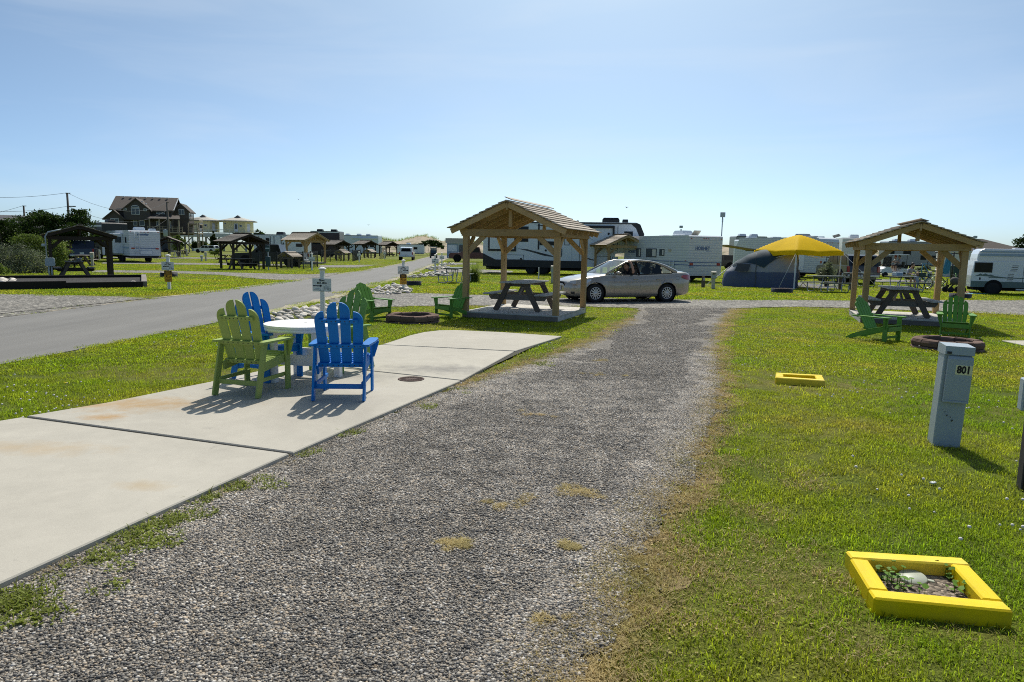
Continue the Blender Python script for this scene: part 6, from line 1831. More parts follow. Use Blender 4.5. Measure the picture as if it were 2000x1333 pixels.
# ------------------------------------------------------------------ pickups and cars in the distance
def pickup(label, loc, rz, mat, topper=False, scale=1.0, suv=False, group='parked pickups and cars', cat='pickup truck', name='pickup_truck'):
    t = thing(name, label, cat, loc, rz, group, scale=scale)
    ol = [(0, 0.55), (0.05, 1.10), (5.5 - 1.45, 1.12), (5.35, 1.05), (5.5, 0.95), (5.55, 0.5), (5.1, 0.38), (0.3, 0.42)]
    rings = [[(x, k * w_, z) for x, z in ol] for k, w_ in ((-1, 0.96), (-0.86, 1.0), (0.86, 1.0), (1, 0.96))]
    MB().loft(rings, smooth=False).build('body', mat, t)
    cab = [(1.75, 1.10), (1.95, 1.78), (3.35, 1.80), (4.15, 1.12)] if not suv else [(0.02, 1.10), (0.25, 1.72), (0.5, 1.80), (3.2, 1.80), (4.1, 1.12)]
    MB().loft([[(x + (0.0 if z < 1.3 else 0), y, z) for x, z in cab] for y in (-0.84, -0.72, 0.72, 0.84)], smooth=False).build('cab', mat, t)
    for sg in (-1, 1):
        wx = [(3.85, 1.16), (3.30, 1.70), (2.78, 1.70), (2.78, 1.16)], [(2.70, 1.16), (2.70, 1.70), (2.05, 1.70), (1.9, 1.16)]
        if suv: wx = wx + ([(1.80, 1.16), (1.80, 1.70), (0.55, 1.70), (0.35, 1.16)],)
        for q in wx: MB().prism(q, 0.012, lambda u, v, w, sg=sg: (u, sg * 0.846 + w, v)).build('side_window', 'window_dark', t)
        for x in (1.05, 4.55): wheel_part(t, x, sg * 0.83, 0.39, sg, 'galvanised', 0.26)
        for x in (1.05, 4.55): MB().lathe([(0, 0), (0.47, 0)], 18, (x, sg * 0.995, 0.44), axis='y', cap=False).build('wheel_arch', 'dark_void', t)
        MB().box((5.50, sg * 0.70, 0.90), (0.10, 0.30, 0.20), None, 0.02).build('headlight', 'lamp_lens', t)
        MB().box((0.0, sg * 0.86, 0.92), (0.06, 0.14, 0.34), None, 0.02).build('tail_light', 'red_lens', t)
        MB().box((3.75, sg * 1.02, 1.22), (0.10, 0.16, 0.20), None, 0.02).build('mirror', mat, t)
    MB().prism([(-0.70, 1.16), (0.70, 1.16), (0.62, 1.70), (-0.62, 1.70)], 0.012, lambda u, v, w: (3.74 - (v - 1.45) * 1.2 + 0.03, u, v)).build('windscreen', 'window_dark', t)
    rx = 0.02 if suv else 1.82
    MB().prism([(-0.68, 1.18), (0.68, 1.18), (0.60, 1.68), (-0.60, 1.68)], 0.012, lambda u, v, w: (rx - 0.02 + (v - 1.15) * 0.33, u, v)).build('rear_window', 'window_dark', t)
    MB().box((5.53, 0, 0.85), (0.06, 0.95, 0.28), None, 0.02).build('grille', 'rv_black', t)
    MB().box((5.58, 0, 0.50), (0.16, 1.85, 0.18), None, 0.03).build('bumper', 'galvanised', t)
    MB().box((-0.06, 0, 0.52), (0.14, 1.80, 0.16), None, 0.03).build('bumper', 'galvanised', t)
    MB().box((-0.02, 0, 0.72), (0.02, 0.32, 0.16), None, 0.004).build('licence_plate', 'sign_white', t)
    if topper: MB().loft([[(0.06, y, 1.10), (0.22, y * 0.9, 1.68), (1.72, y * 0.9, 1.75), (1.74, y, 1.10)] for y in (-0.84, 0.84)], smooth=False).build('bed_cover', mat, t); MB().prism([(-0.66, 1.18), (0.66, 1.18), (0.58, 1.60), (-0.58, 1.60)], 0.012, lambda u, v, w: (0.045 + (v - 1.10) * 0.276, u, v)).build('rear_window', 'window_dark', t)
    return t
pickup('dark navy pickup seen from behind through the far left shelter', AT(161, 60), R(118), 'navy_paint')
pickup('black pickup facing left behind the two picnic shelters', AT(598, 56), R(182), 'black_paint')
pickup('white pickup with covered bed seen from behind beside the road', AT(793, 92), R(96), 'truck_white', topper=True)
pickup('dark red pickup nosing out beside the white fifth wheel trailer', AT(968, 88), R(183), 'maroon_paint', scale=1.08)
pickup('dark blue wagon behind the right shelter posts', AT(1684, 41), R(84), 'navy_paint', suv=True, cat='car', name='station_wagon')
pickup('small dark car far behind the tent awning', AT(1440, 74), R(170), 'black_paint', suv=True, cat='car', name='parked_car', scale=0.85)
pickup('dark blue pickup in front of the long grey fifth wheel', AT(1712, 80), R(175), 'navy_paint')
pickup('small pale car far off beside the stilt cottages', AT(425, 130), R(170), 'truck_white', suv=True, cat='car', name='parked_car', scale=0.8)

def golf_cart(label, loc, rz, mat='rv_white', group='golf carts'):
    t = thing('golf_cart', label, 'golf cart', loc, rz, group)
    MB().loft([[(0.0, y, 0.35), (0.0, y, 0.72), (0.55, y, 0.74), (0.62, y, 0.45), (1.35, y, 0.40), (1.50, y, 0.80), (1.75, y, 0.86), (2.25, y, 0.66), (2.35, y, 0.42), (2.2, y, 0.34)] for y in (-0.56, -0.5, 0.5, 0.56)], smooth=False).build('body', mat, t)
    MB().box((0.85, 0, 1.86), (1.75, 1.15, 0.07), None, 0.03).build('roof', 'rv_white', t)
    for x, x2 in ((1.55, 1.45), (0.15, 0.1)):
        for y in (-0.5, 0.5): MB().tube([(x, y, 0.7), (x2, y, 1.83)], 0.022, 6).build('roof_post', 'black_steel', t)
    MB().box((1.52, 0, 1.28), (0.015, 0.98, 0.85), Matrix.Rotation(-0.12, 3, 'Y')).build('windscreen', 'tint_glass', t)
    MB().box((0.55, 0, 0.80), (0.5, 1.0, 0.14), None, 0.04).build('seat', 'seat_cloth', t); MB().box((0.28, 0, 1.08), (0.12, 1.0, 0.42), None, 0.04).build('backrest', 'seat_cloth', t)
    for x in (0.35, 1.95):
        for y in (-0.5, 0.5): wheel_part(t, x, y, 0.22, 1 if y > 0 else -1, 'hubcap', 0.2)
    return t
GC = golf_cart('white golf cart with two riders behind the picnic table', AT(1763, 57), R(186))
golf_cart('small dark golf cart at the far end of the road', AT(846, 118), R(-80), 'rv_black')
# ------------------------------------------------------------------ foliage
leafy('cedar_leaf', (0.040, 0.066, 0.016), (1.1, 1.3, 0.7), 0.9, 0.5, trans=0.25)
leafy('bush_leaf', (0.12, 0.16, 0.040), (1.2, 1.3, 0.8), 0.8, 0.6, trans=0.35)
leafy('pale_leaf', (0.155, 0.175, 0.115), (1.1, 1.2, 0.9), 1.0, 0.8, trans=0.3)
leafy('reed_blade', (0.24, 0.30, 0.085), (1.3, 1.4, 0.8), 0.7, 0.6, trans=0.4)
leafy('gold_leaf', (0.55, 0.38, 0.02), (1.2, 1.1, 0.7), 0.6, 0.6, trans=0.3)
M('bark', (0.075, 0.06, 0.048), 0.9, var=0.35, scale=8, bump=0.6)
def crown(parent, clumps, leaf, n, mat, seed, name='crown', up=0.3):
    r = random.Random(seed); V_ = []; F_ = []; T_ = []
    tot = sum(q[1][0] * q[1][1] + q[1][1] * q[1][2] for q in clumps)
    for c, rad in clumps:
        k = int(n * (rad[0] * rad[1] + rad[1] * rad[2]) / tot); base = r.uniform(0.0, 0.45)
        subs = []
        for _ in range(max(5, k // 55)):
            d = Vector((r.gauss(0, 1), r.gauss(0, 1), r.gauss(0, 1) * 0.8 + 0.15)).normalized() * r.uniform(0.55, 1.05)
            subs.append((d, r.uniform(0.16, 0.34), r.uniform(-.2, .3)))
        for _ in range(k):
            d, sp, tn = r.choice(subs)
            q = d + Vector((r.gauss(0, sp), r.gauss(0, sp), r.gauss(0, sp * 0.7)))
            p = Vector((c[0] + q.x * rad[0], c[1] + q.y * rad[1], c[2] + q.z * rad[2]))
            if p.z < 0.02: continue
            nn = Vector((r.gauss(0, 1), r.gauss(0, 1), r.gauss(0, 1) + up)).normalized()
            a = nn.cross(Vector((r.gauss(0, 1), r.gauss(0, 1), r.gauss(0, 1)))).normalized(); b = nn.cross(a)
            s = leaf * r.uniform(0.6, 1.4); o = len(V_)
            V_ += [p - a * s, p + b * s * 0.45, p + a * s, p - b * s * 0.45]; F_.append((o, o + 1, o + 2, o + 3))
            t = min(1, max(0, base + tn + r.uniform(0, 0.5))); T_ += [t] * 4
    me = attr_mesh(name, [tuple(v) for v in V_], F_, T_, mat)
    o = bpy.data.objects.new(name, me); COL.objects.link(o); o.parent = parent
    return o
def tree(name, label, loc, h, clumps, leaf, n, mat, seed, cat='tree', trunk_r=0.16, group=None):
    t = thing(name, label, cat, loc, 0, group)
    b = MB(); r = random.Random(seed)
    top = Vector((0.1 * h * r.uniform(-1, 1), 0, h * 0.75))
    b.tube([(0, 0, -0.05), (0.04 * h * r.uniform(-1, 1), 0.02, h * 0.3), tuple(top)], [trunk_r, trunk_r * 0.75, trunk_r * 0.25], 8)
    for c, rad in clumps:
        z0 = min(c[2] * 0.6, h * 0.5)
        b.tube([(0, 0, z0 * 0.8), (c[0] * 0.5, c[1] * 0.5, (z0 + c[2]) / 2), tuple(c)], [trunk_r * 0.5, trunk_r * 0.32, trunk_r * 0.1], 6)
    b.build('trunk', 'bark', t)
    crown(t, clumps, leaf, n, mat, seed)
    return t
def px_h(loc, py, pxx):
    """height above the ground of a pixel row over a ground point"""
    d = PPM(loc)
    hy = 487 + (pxx - 1000) * ROLL
    return EYE + (hy - py) / d

# cedars and shrubs at far left
cg = 'dark cedars at the left edge'
def cedar(label, pxx, dep, lumps, n, seed, group=cg):
    loc = AT(pxx, dep); m_ = dep / FPX
    cl = []; hmax = 0
    for (lx, ly, rx, rz) in lumps:
        z = EYE + (487 + (lx - 1000) * ROLL - ly) * m_
        cl.append((((lx - pxx) * m_, random.Random(lx).uniform(-1, 1), z), (rx * m_, rx * m_ * 0.9, rz * m_))); hmax = max(hmax, z)
    return tree('cedar_tree', label, loc, hmax, cl, 0.11, n, 'cedar_leaf', seed, group=group)
cedar('dark spreading cedar behind the utility pole at left, tallest of the clump', 132, 62, [(118, 438, 34, 14), (150, 432, 22, 15), (150, 418, 16, 8), (165, 452, 24, 12), (100, 428, 22, 10), (130, 462, 40, 14), (178, 468, 14, 8), (88, 418, 12, 6)], 14000, 1)
cedar('dark low cedar left of the tallest one, under the grey roof', 62, 64, [(50, 440, 26, 16), (70, 430, 22, 14), (40, 456, 30, 16), (75, 458, 30, 14), (60, 470, 36, 12)], 10000, 2)
cedar('dark cedar cut by the left border', 8, 60, [(0, 452, 26, 20), (14, 440, 16, 10), (20, 470, 26, 14), (-20, 462, 26, 20)], 5200, 3)
def bush(label, pxx, dep, lumps, n, mat, leaf, seed, name='bush', group=None, up=0.3):
    loc = AT(pxx, dep); m_ = dep / FPX; cl = []
    t = thing(name, label, 'bush', loc, 0, group)
    st = MB()
    for (lx, ly, rx, rz) in lumps:
        z = EYE + (487 + (lx - 1000) * ROLL - ly) * m_
        c = ((lx - pxx) * m_, random.Random(lx * 3).uniform(-.4, .4), max(z, 0.1)); cl.append((c, (rx * m_, rx * m_ * 0.9, rz * m_)))
        st.tube([(c[0] * 0.2, c[1] * 0.2, 0), (c[0] * 0.7, c[1] * 0.7, c[2] * 0.6), c], [0.04, 0.03, 0.012], 5)
    st.build('stems', 'bark', t)
    crown(t, cl, leaf, n, mat, seed, 'foliage', up)
    return t
bush('silvery flecked shrub at the left border beside the dark shelter', 42, 37, [(25, 500, 32, 22), (58, 508, 26, 20), (40, 525, 40, 20), (5, 515, 26, 28), (75, 530, 14, 12)], 12000, 'pale_leaf', 0.045, 4)
bush('soft green shrub seen through the dark left shelter', 108, 42, [(108, 490, 26, 20), (122, 500, 14, 22), (95, 510, 24, 20), (115, 520, 18, 12), (70, 480, 26, 18), (60, 468, 22, 10), (100, 470, 18, 8)], 13000, 'bush_leaf', 0.055, 5)
bush('low green shrub at the very left border in front of the flecked shrub', -4, 34, [(-2, 528, 12, 14), (-16, 525, 16, 16)], 1500, 'bush_leaf', 0.05, 6)
bush('dark conifer below the stilt cottages', 418, 140, [(418, 478, 6, 8), (418, 468, 4.5, 8), (418, 459, 2.5, 6)], 1800, 'cedar_leaf', 0.22, 7, 'conifer')
bush('rounded dark bush under the left stilt cottage', 388, 145, [(384, 480, 9, 7), (394, 478, 8, 7)], 1600, 'cedar_leaf', 0.2, 8)
bush('yellow green bush beside the dark house', 347, 118, [(345, 470, 8, 8), (352, 466, 6, 6), (347, 480, 9, 8), (358, 474, 5, 6)], 2000, 'bush_leaf', 0.16, 9)
bush('loose bush behind the second dark shelter', 424, 75, [(420, 494, 8, 4), (428, 492, 8, 6)], 1200, 'bush_leaf', 0.08, 10)
bush('dark treetop behind the white slide-out trailer', 508, 90, [(506, 456, 6, 5), (512, 462, 8, 7), (508, 475, 9, 9)], 900, 'cedar_leaf', 0.15, 11)
bush('green shrub in the fenced dog run', 537, 58, [(530, 502, 9, 5), (542, 503, 8, 5)], 1000, 'bush_leaf', 0.06, 12)
bush('long dark hedge in front of the dune', 840, 150, [(820, 482, 10, 6), (835, 478, 12, 7), (850, 477, 10, 7), (862, 480, 8, 6), (845, 472, 8, 5)], 2600, 'cedar_leaf', 0.22, 13)
bush('scrubby cedar top over the camper van at the right border', 1990, 75, [(1990, 476, 14, 9), (2004, 470, 14, 10), (1975, 486, 10, 6), (2000, 488, 18, 8)], 2600, 'cedar_leaf', 0.12, 14)
bush('bright yellow flowering shrub beside the white hut', 1870, 60, [(1868, 526, 7, 4), (1874, 524, 6, 5)], 900, 'gold_leaf', 0.05, 15)
bush('pale grassy shrub near the hanging bicycles', 1803, 52, [(1800, 527, 8, 5), (1808, 524, 7, 6)], 1100, 'pale_leaf', 0.07, 16)
bush('feathery grey shrub under the yellow canopy', 1612, 38, [(1606, 533, 12, 12), (1620, 536, 10, 10), (1612, 522, 8, 10)], 2200, 'pale_leaf', 0.05, 17)
def fountain_grass(label, p, h, n, seed):
    t = thing('ornamental_grass', label, 'grass clump', p)
    r = random.Random(seed); b = MB(); V_, F_, T_ = [], [], []
    for _ in range(n):
        a = r.uniform(0, 6.28); L = h * r.uniform(0.7, 1.25); out = L * r.uniform(0.1, 1.0); w = 0.014
        x0, y0 = r.gauss(0, 0.10), r.gauss(0, 0.10); o = len(V_); tt = r.random()
        for k in range(5):
            q = k / 4; x = x0 + math.cos(a) * out * q * q; y = y0 + math.sin(a) * out * q * q; z = L * (q - 0.42 * q * q * q * out / L * 1.6)
            ww = w * (1 - q * 0.9)
            V_ += [(x - math.sin(a) * ww, y + math.cos(a) * ww, z), (x + math.sin(a) * ww, y - math.cos(a) * ww, z)]; T_ += [tt * (0.4 + 0.6 * q)] * 2
        F_ += [(o + 2 * k, o + 2 * k + 1, o + 2 * k + 3, o + 2 * k + 2) for k in range(4)]
    me = attr_mesh('blades', V_, F_, T_, 'reed_blade'); o = bpy.data.objects.new('blades', me); COL.objects.link(o); o.parent = t
fountain_grass('tall fountain grass clump behind the left post of the nearer shelter', G(926, 551), 1.15, 420, 3)

# ------------------------------------------------------------------ dune, boardwalk
def dune():
    m, n, b, out = _nodes('dune_sand')
    p = _world(n)
    g = _ramp(n, _noise(n, p, 0.16, 5, 0.65), [(0.50, (0, 0, 0)), (0.58, (1, 1, 1))])
    sx = n.nodes.new('ShaderNodeSeparateXYZ'); n.links.new(p, sx.inputs[0])
    c = _mix(n, _math(n, 'MULTIPLY', g, 0.8), (0.40, 0.33, 0.235), (0.12, 0.125, 0.045))
    n.links.new(c, b.inputs['Base Color']); b.inputs['Roughness'].default_value = 0.95
    _bump(n, b, _noise(n, p, 1.2, 4), 0.8, 0.4)
    MATS['dune_sand'] = m
    prof = [(640, 480), (700, 474), (738, 466), (762, 470), (785, 471), (805, 464), (822, 461.5), (840, 463), (852, 467), (860, 471), (868, 473), (878, 470), (900, 473), (1000, 478), (1400, 482), (1640, 488), (1700, 489), (1760, 490), (1830, 492), (1900, 494), (2100, 496)]
    D0 = 250.0; r = random.Random(2); xs = []; vs = []; n_ = 0
    pxs = [640 + i * 6 for i in range(244)]
    for a in pxs:
        for (u, v), (u2, v2) in zip(prof, prof[1:]):
            if u <= a <= u2: y = v + (v2 - v) * (a - u) / (u2 - u); break
        base = AT(a, D0); hz = EYE + (487 + (a - 1000) * ROLL - y) * D0 / FPX + r.uniform(-.15, .25)
        for q, k in ((-26, 0.0), (-18, 0.45), (-10, 0.72), (-3, 0.95), (0, 1.0), (8, 0.8), (25, 0.0)):
            w = 1 + 0.002 * q
            vs.append((base.x * w, base.y + q, max(-0.1, hz * k * (1 + r.uniform(-.05, .05)))))
    m_ = 7; fs = [(i * m_ + j, (i + 1) * m_ + j, (i + 1) * m_ + j + 1, i * m_ + j + 1) for i in range(len(pxs) - 1) for j in range(m_ - 1)]
    me = bpy.data.meshes.new('sand_dune'); me.from_pydata(vs, [], fs); me.materials.append(MATS['dune_sand']); me.polygons.foreach_set('use_smooth', [True] * len(fs))
    o = bpy.data.objects.new('sand_dune', me); COL.objects.link(o); o['kind'] = 'structure'
    # marram grass along the crest
    V_, F_, T_ = [], [], []
    for i, a in enumerate(pxs):
        if 850 < a < 872: continue
        for j in (3, 4, 4, 4):
            bx, by, bz = vs[i * m_ + j]
            for _ in range(9):
                x, y = bx + r.gauss(0, 0.6), by + r.gauss(0, 1.0); h = r.uniform(0.3, 1.0) * (1.3 if a < 790 else 0.8); t = r.random(); o_ = len(V_); l = r.gauss(0, 0.25)
                V_ += [(x - 0.05, y, bz - 0.2), (x + 0.05, y, bz - 0.2), (x + l, y, bz + h)]; F_.append((o_, o_ + 1, o_ + 2)); T_ += [t] * 3
    me = attr_mesh('dune_grass', V_, F_, T_, 'reed_blade'); o = bpy.data.objects.new('dune_grass', me); COL.objects.link(o)
    tag(o, 'sparse marram grass along the dune crest', 'dune grass', None, 'stuff')
dune()

# ------------------------------------------------------------------ the dark shingled house on the left
M('cedar_shingle', (0.085, 0.075, 0.070), 0.85, var=0.3, scale=3, stretch=(1, 1, 8), bump=0.6, bscale=20)
M('roof_shingle', (0.085, 0.070, 0.060), 0.85, var=0.25, scale=4, stretch=(1, 1, 6), bump=0.5, bscale=20)
M('trim_white', (0.60, 0.62, 0.64), 0.6, var=0.05)
M('deck_wood', (0.32, 0.27, 0.20), 0.8, var=0.15)
M('cottage_yellow', (0.62, 0.56, 0.30), 0.7, var=0.06)
M('roof_tan', (0.42, 0.40, 0.35), 0.7, var=0.08)
M('grey_roof', (0.13, 0.13, 0.135), 0.8, var=0.1)
def gable(b, x0, x1, y0, y1, ze, zr, axis='x', oh=0.4, th=0.22):
    """two sloping slabs; axis = ridge direction"""
    if axis == 'x':
        ym = (y0 + y1) / 2; hw = (y1 - y0) / 2 + oh; s = (zr - ze) / ((y1 - y0) / 2)
        for sg in (-1, 1):
            e = (ym + sg * hw, zr - s * hw)
            b.add([(x0 - oh, ym, zr), (x1 + oh, ym, zr), (x1 + oh, e[0], e[1]), (x0 - oh, e[0], e[1]), (x0 - oh, ym, zr - th), (x1 + oh, ym, zr - th), (x1 + oh, e[0], e[1] - th), (x0 - oh, e[0], e[1] - th)],
                  [(0, 1, 2, 3), (7, 6, 5, 4), (0, 3, 7, 4), (1, 5, 6, 2), (2, 6, 7, 3)])
    else:
        xm = (x0 + x1) / 2; hw = (x1 - x0) / 2 + oh; s = (zr - ze) / ((x1 - x0) / 2)
        for sg in (-1, 1):
            e = (xm + sg * hw, zr - s * hw)
            b.add([(xm, y0 - oh, zr), (xm, y1 + oh, zr), (e[0], y1 + oh, e[1]), (e[0], y0 - oh, e[1]), (xm, y0 - oh, zr - th), (xm, y1 + oh, zr - th), (e[0], y1 + oh, e[1] - th), (e[0], y0 - oh, e[1] - th)],
                  [(0, 1, 2, 3), (7, 6, 5, 4), (0, 3, 7, 4), (1, 5, 6, 2), (2, 6, 7, 3)])
def gable_wall(b, x0, x1, y0, y1, z0, ze, zr, axis='x'):
    if axis == 'x':
        ym = (y0 + y1) / 2
        b.loft([[(x, y0, z0), (x, y1, z0), (x, y1, ze), (x, ym, zr), (x, y0, ze)] for x in (x0, x1)], smooth=False)
    else:
        xm = (x0 + x1) / 2
        b.loft([[(x0, y, z0), (x1, y, z0), (x1, y, ze), (xm, y, zr), (x0, y, ze)] for y in (y0, y1)], smooth=False)
def house():
    dep = 130.0
    p = AT(205, dep)
    t = thing('beach_house', 'three storey dark shingled beach house with gables and white windows', 'house', p, R(15))
    k = 1.03
    b = MB(); gable_wall(b, 1.3, 11.6, 1.5, 10.5, 3.4, 8.2, 10.5, 'x'); b.build('wall', 'cedar_shingle', t)
    b = MB(); gable_wall(b, 0.3, 3.5, 0.0, 8.0, 3.4, 6.4, 7.65, 'y'); b.build('wall', 'cedar_shingle', t)
    b = MB(); gable_wall(b, 3.5, 8.0, 0.3, 5.0, 6.0, 8.2, 10.0, 'y'); b.build('wall', 'cedar_shingle', t)
    b = MB(); gable_wall(b, 11.6, 14.3, 3.5, 9.0, 3.4, 8.3, 9.4, 'y'); b.build('wall', 'cedar_shingle', t)
    MB().box((6.0, 6.0, 1.7), (9.5, 8.0, 3.4)).build('ground_storey', 'rv_trim', t)
    for nm, args in (('roof', (1.3, 11.6, 1.5, 10.5, 8.2, 10.75, 'x', 0.5)), ('roof', (0.3, 3.5, 0.0, 8.0, 6.4, 7.8, 'y', 0.35)), ('roof', (3.5, 8.0, 0.3, 6.0, 8.2, 10.15, 'y', 0.35)), ('roof', (11.6, 14.3, 3.5, 9.0, 8.3, 9.6, 'y', 0.35))):
        b = MB(); gable(b, *args); o = b.build(nm, 'roof_shingle', t)
        if args[0] == 1.3:
            for i in range(7): MB().box((2.4 + i * 1.3, 5.3, 10.62), (0.36, 0.3, 0.2), None, 0.03).build('roof_vent', 'trim_white', o)
            for sg in (1,): MB().beam((12.15, 0.85, 8.0), (12.15, 6.0, 10.72), 0.06, 0.25).build('rake_trim', 'trim_white', o)
        if args[0] == 3.5:
            for i in range(2): MB().box((6.6 + i * 0.6, 1.2 + i * 0.2, 9.55 - i * 0.4), (0.3, 0.3, 0.2), None, 0.03).build('roof_vent', 'trim_white', o)
    b = MB(); b.add([(7.6, -1.2, 6.35), (13.6, -1.2, 6.35), (13.0, 1.5, 7.1), (8.0, 1.5, 7.1), (7.6, -1.2, 6.2), (13.6, -1.2, 6.2), (13.0, 1.5, 6.9), (8.0, 1.5, 6.9)], [(0, 1, 2, 3), (7, 6, 5, 4), (0, 4, 5, 1), (1, 5, 6, 2), (3, 2, 6, 7), (0, 3, 7, 4)])
    b.build('porch_roof', 'roof_shingle', t)
    def win(x0, x1, z0, z1, y, n=2, arch=False):
        m = MB()
        if arch:
            cx = (x0 + x1) / 2; rx = (x1 - x0) / 2
            ol = [(cx + rx * math.cos(i * math.pi / 10), z0 + (z1 - z0) * math.sin(i * math.pi / 10)) for i in range(11)]
            m.prism(ol, 0.12, lambda u, v, w: (u, y - 0.06 + w, v)); o = m.build('window', 'trim_white', t)
            ol = [(cx + (rx - 0.12) * math.cos(i * math.pi / 10), z0 + 0.1 + (z1 - z0 - 0.22) * math.sin(i * math.pi / 10)) for i in range(11)]
            MB().prism(ol, 0.05, lambda u, v, w: (u, y - 0.13 + w, v)).build('pane', 'window_grey', o); return
        m.box(((x0 + x1) / 2, y - 0.06, (z0 + z1) / 2), (x1 - x0, 0.12, z1 - z0)); o = m.build('window', 'trim_white', t)
        w = (x1 - x0 - 0.10) / n
        for i in range(n): MB().box((x0 + 0.05 + w * (i + 0.5), y - 0.13, (z0 + z1) / 2), (w - 0.10, 0.05, z1 - z0 - 0.2)).build('pane', 'window_grey', o)
    f = lambda zx: (zx - 110) / 85.4 * k; g = lambda zy: 1.75 + (940 - zy) / 85.4
    for (a, c, d, e, y, n, ar) in ((510, 632, 490, 385, 0.3, 2, 0), (510, 632, 378, 338, 0.3, 1, 1), (402, 446, 426, 388, 0.3, 1, 0), (690, 735, 430, 388, 0.3, 1, 0), (850, 975, 468, 403, 1.5, 3, 0), (215, 335, 640, 562, 0.0, 2, 0),
                                   (505, 565, 665, 575, 1.5, 1, 0), (590, 675, 665, 572, 1.5, 1, 0), (280, 372, 424, 390, 1.5, 2, 0), (840, 880, 660, 580, 1.5, 1, 0), (1000, 1060, 690, 580, 1.5, 1, 0), (1150, 1235, 465, 372, 3.5, 2, 0)):
        win(f(a), f(c), g(d), g(e), y, n, bool(ar))
    for i, y in enumerate((4.2, 5.6, 7.0)):
        m = MB().box((14.35, y, 7.3), (0.10, 1.0, 1.5)).build('window', 'trim_white', t); MB().box((14.41, y, 7.3), (0.05, 0.8, 1.3)).build('pane', 'window_grey', m)
    for x in (8.2, 9.9, 11.6, 13.3): MB().box((x, -1.0, 3.1), (0.22, 0.22, 6.2)).build('porch_post', 'deck_wood', t)
    d = MB(); d.box((10.9, 0.2, 3.75), (6.2, 2.8, 0.25)); d.box((15.2, 5.0, 3.75), (1.9, 6.0, 0.25)); d.box((15.2, 6.0, 5.6), (1.9, 4.0, 0.25)); 
    d.build('deck', 'deck_wood', t)
    rl = MB()
    for z in (4.2, 4.5, 4.8): rl.box((10.9, -1.15, z), (6.2, 0.06, 0.07)); rl.box((16.1, 5.0, z), (0.06, 6, 0.07)); rl.box((15.2, 2.05, z), (1.9, 0.06, 0.07))
    for z in (6.0, 6.35, 6.7): rl.box((16.1, 6.0, z), (0.06, 4, 0.3 if z == 6.35 else 0.07)); rl.box((15.2, 4.0, z), (1.9, 0.06, 0.3 if z == 6.35 else 0.07))
    for i in range(8): rl.box((7.9 + i * 0.86, -1.15, 4.4), (0.08, 0.08, 1.0))
    rl.build('railing', 'deck_wood', t)
    for x, y in ((14.4, 2.2), (16.0, 2.2), (16.0, 8.0), (16.0, 4.2)): MB().box((x, y, 2.9), (0.18, 0.18, 5.8)).build('deck_post', 'deck_wood', t)
    return t
house()
lh = thing('low_house', 'low grey roofed house behind the cedars at the left border', 'house', AT(-30, 80), R(25))
b = MB(); gable_wall(b, -6, 6, 0, 6, 0, 3.3, 4.6, 'x'); b.build('wall', 'cedar_shingle', lh); b = MB(); gable(b, -6, 6, 0, 6, 3.3, 4.75, 'x'); b.build('roof', 'grey_roof', lh)

# ------------------------------------------------------------------ two yellow cottages on a stilted deck
def cottage(label, pxx):
    dep = 166.0; p = AT(pxx, dep); m_ = dep / FPX
    t = thing('stilt_cottage', label, 'cottage', (p.x, p.y, 0), R(14), 'yellow cottages on stilts')
    Z0, ZE, ZP = 4.55, 7.25, 8.3
    oc = [(3.25 * sx * a, 2.2 + 3.25 * sy * b_) for sx, sy, a, b_ in ((-1, -1, 1, .55), (-1, -1, .6, 1), (1, -1, .6, 1), (1, -1, 1, .55), (1, 1, 1, .55), (1, 1, .6, 1), (-1, 1, .6, 1), (-1, 1, 1, .55))]
    MB().loft([[(x, y, Z0) for x, y in oc], [(x, y, ZE) for x, y in oc]], smooth=False).build('wall', 'cottage_yellow', t)
    b = MB(); e = [(x * 1.28, 2.2 + (y - 2.2) * 1.28, ZE - 0.1) for x, y in oc]; e2 = [(x, y, ZE + 0.12) for x, y, _ in e]; tp = [(x * 0.16, 2.2 + (y - 2.2) * 0.16, ZP) for x, y in oc]
    b.loft([e, e2, tp], smooth=False); ro = b.build('roof', 'roof_tan', t)
    MB().add([(-1.0, 0.9, ZP - 0.35), (1.0, 0.9, ZP - 0.35), (0, 0.9, ZP + 0.42), (-1.0, 3.4, ZP - 0.35), (1.0, 3.4, ZP - 0.35), (0, 3.4, ZP + 0.42)], [(0, 1, 2), (5, 4, 3), (0, 2, 5, 3), (1, 4, 5, 2), (0, 3, 4, 1)]).build('cupola', 'grey_roof', ro)
    for x0, x1, z0, z1 in ((-2.9, -2.2, 6.5, 6.8),):
        o = MB().box((-2.55, -0.36, 6.62), (0.8, 0.1, 0.35), Matrix.Rotation(-0.55, 3, 'Z')).build('window', 'trim_white', t); MB().box((-2.56, -0.42, 6.62), (0.6, 0.06, 0.22), Matrix.Rotation(-0.55, 3, 'Z')).build('pane', 'window_grey', o)
    o = MB().box((0.95, -1.09, 6.1), (0.6, 0.1, 0.5)).build('window', 'trim_white', t); MB().box((0.95, -1.15, 6.1), (0.42, 0.06, 0.34)).build('pane', 'window_grey', o)
    o = MB().box((-0.1, -1.09, 5.65), (0.85, 0.1, 2.0)).build('door', 'trim_white', t); MB().box((-0.1, -1.15, 5.9), (0.5, 0.06, 1.1)).build('pane', 'window_grey', o)
    o = MB().box((2.6, -0.36, 5.65), (0.8, 0.1, 2.0), Matrix.Rotation(0.62, 3, 'Z')).build('door', 'trim_white', t)
cottage('yellow octagonal cottage on stilts, nearer the dark house', 397)
cottage('yellow octagonal cottage on stilts, farther from the dark house', 465)
dk = thing('stilt_deck', 'white railed deck on stilts under the yellow cottages', 'deck', AT(432, 163), R(14))
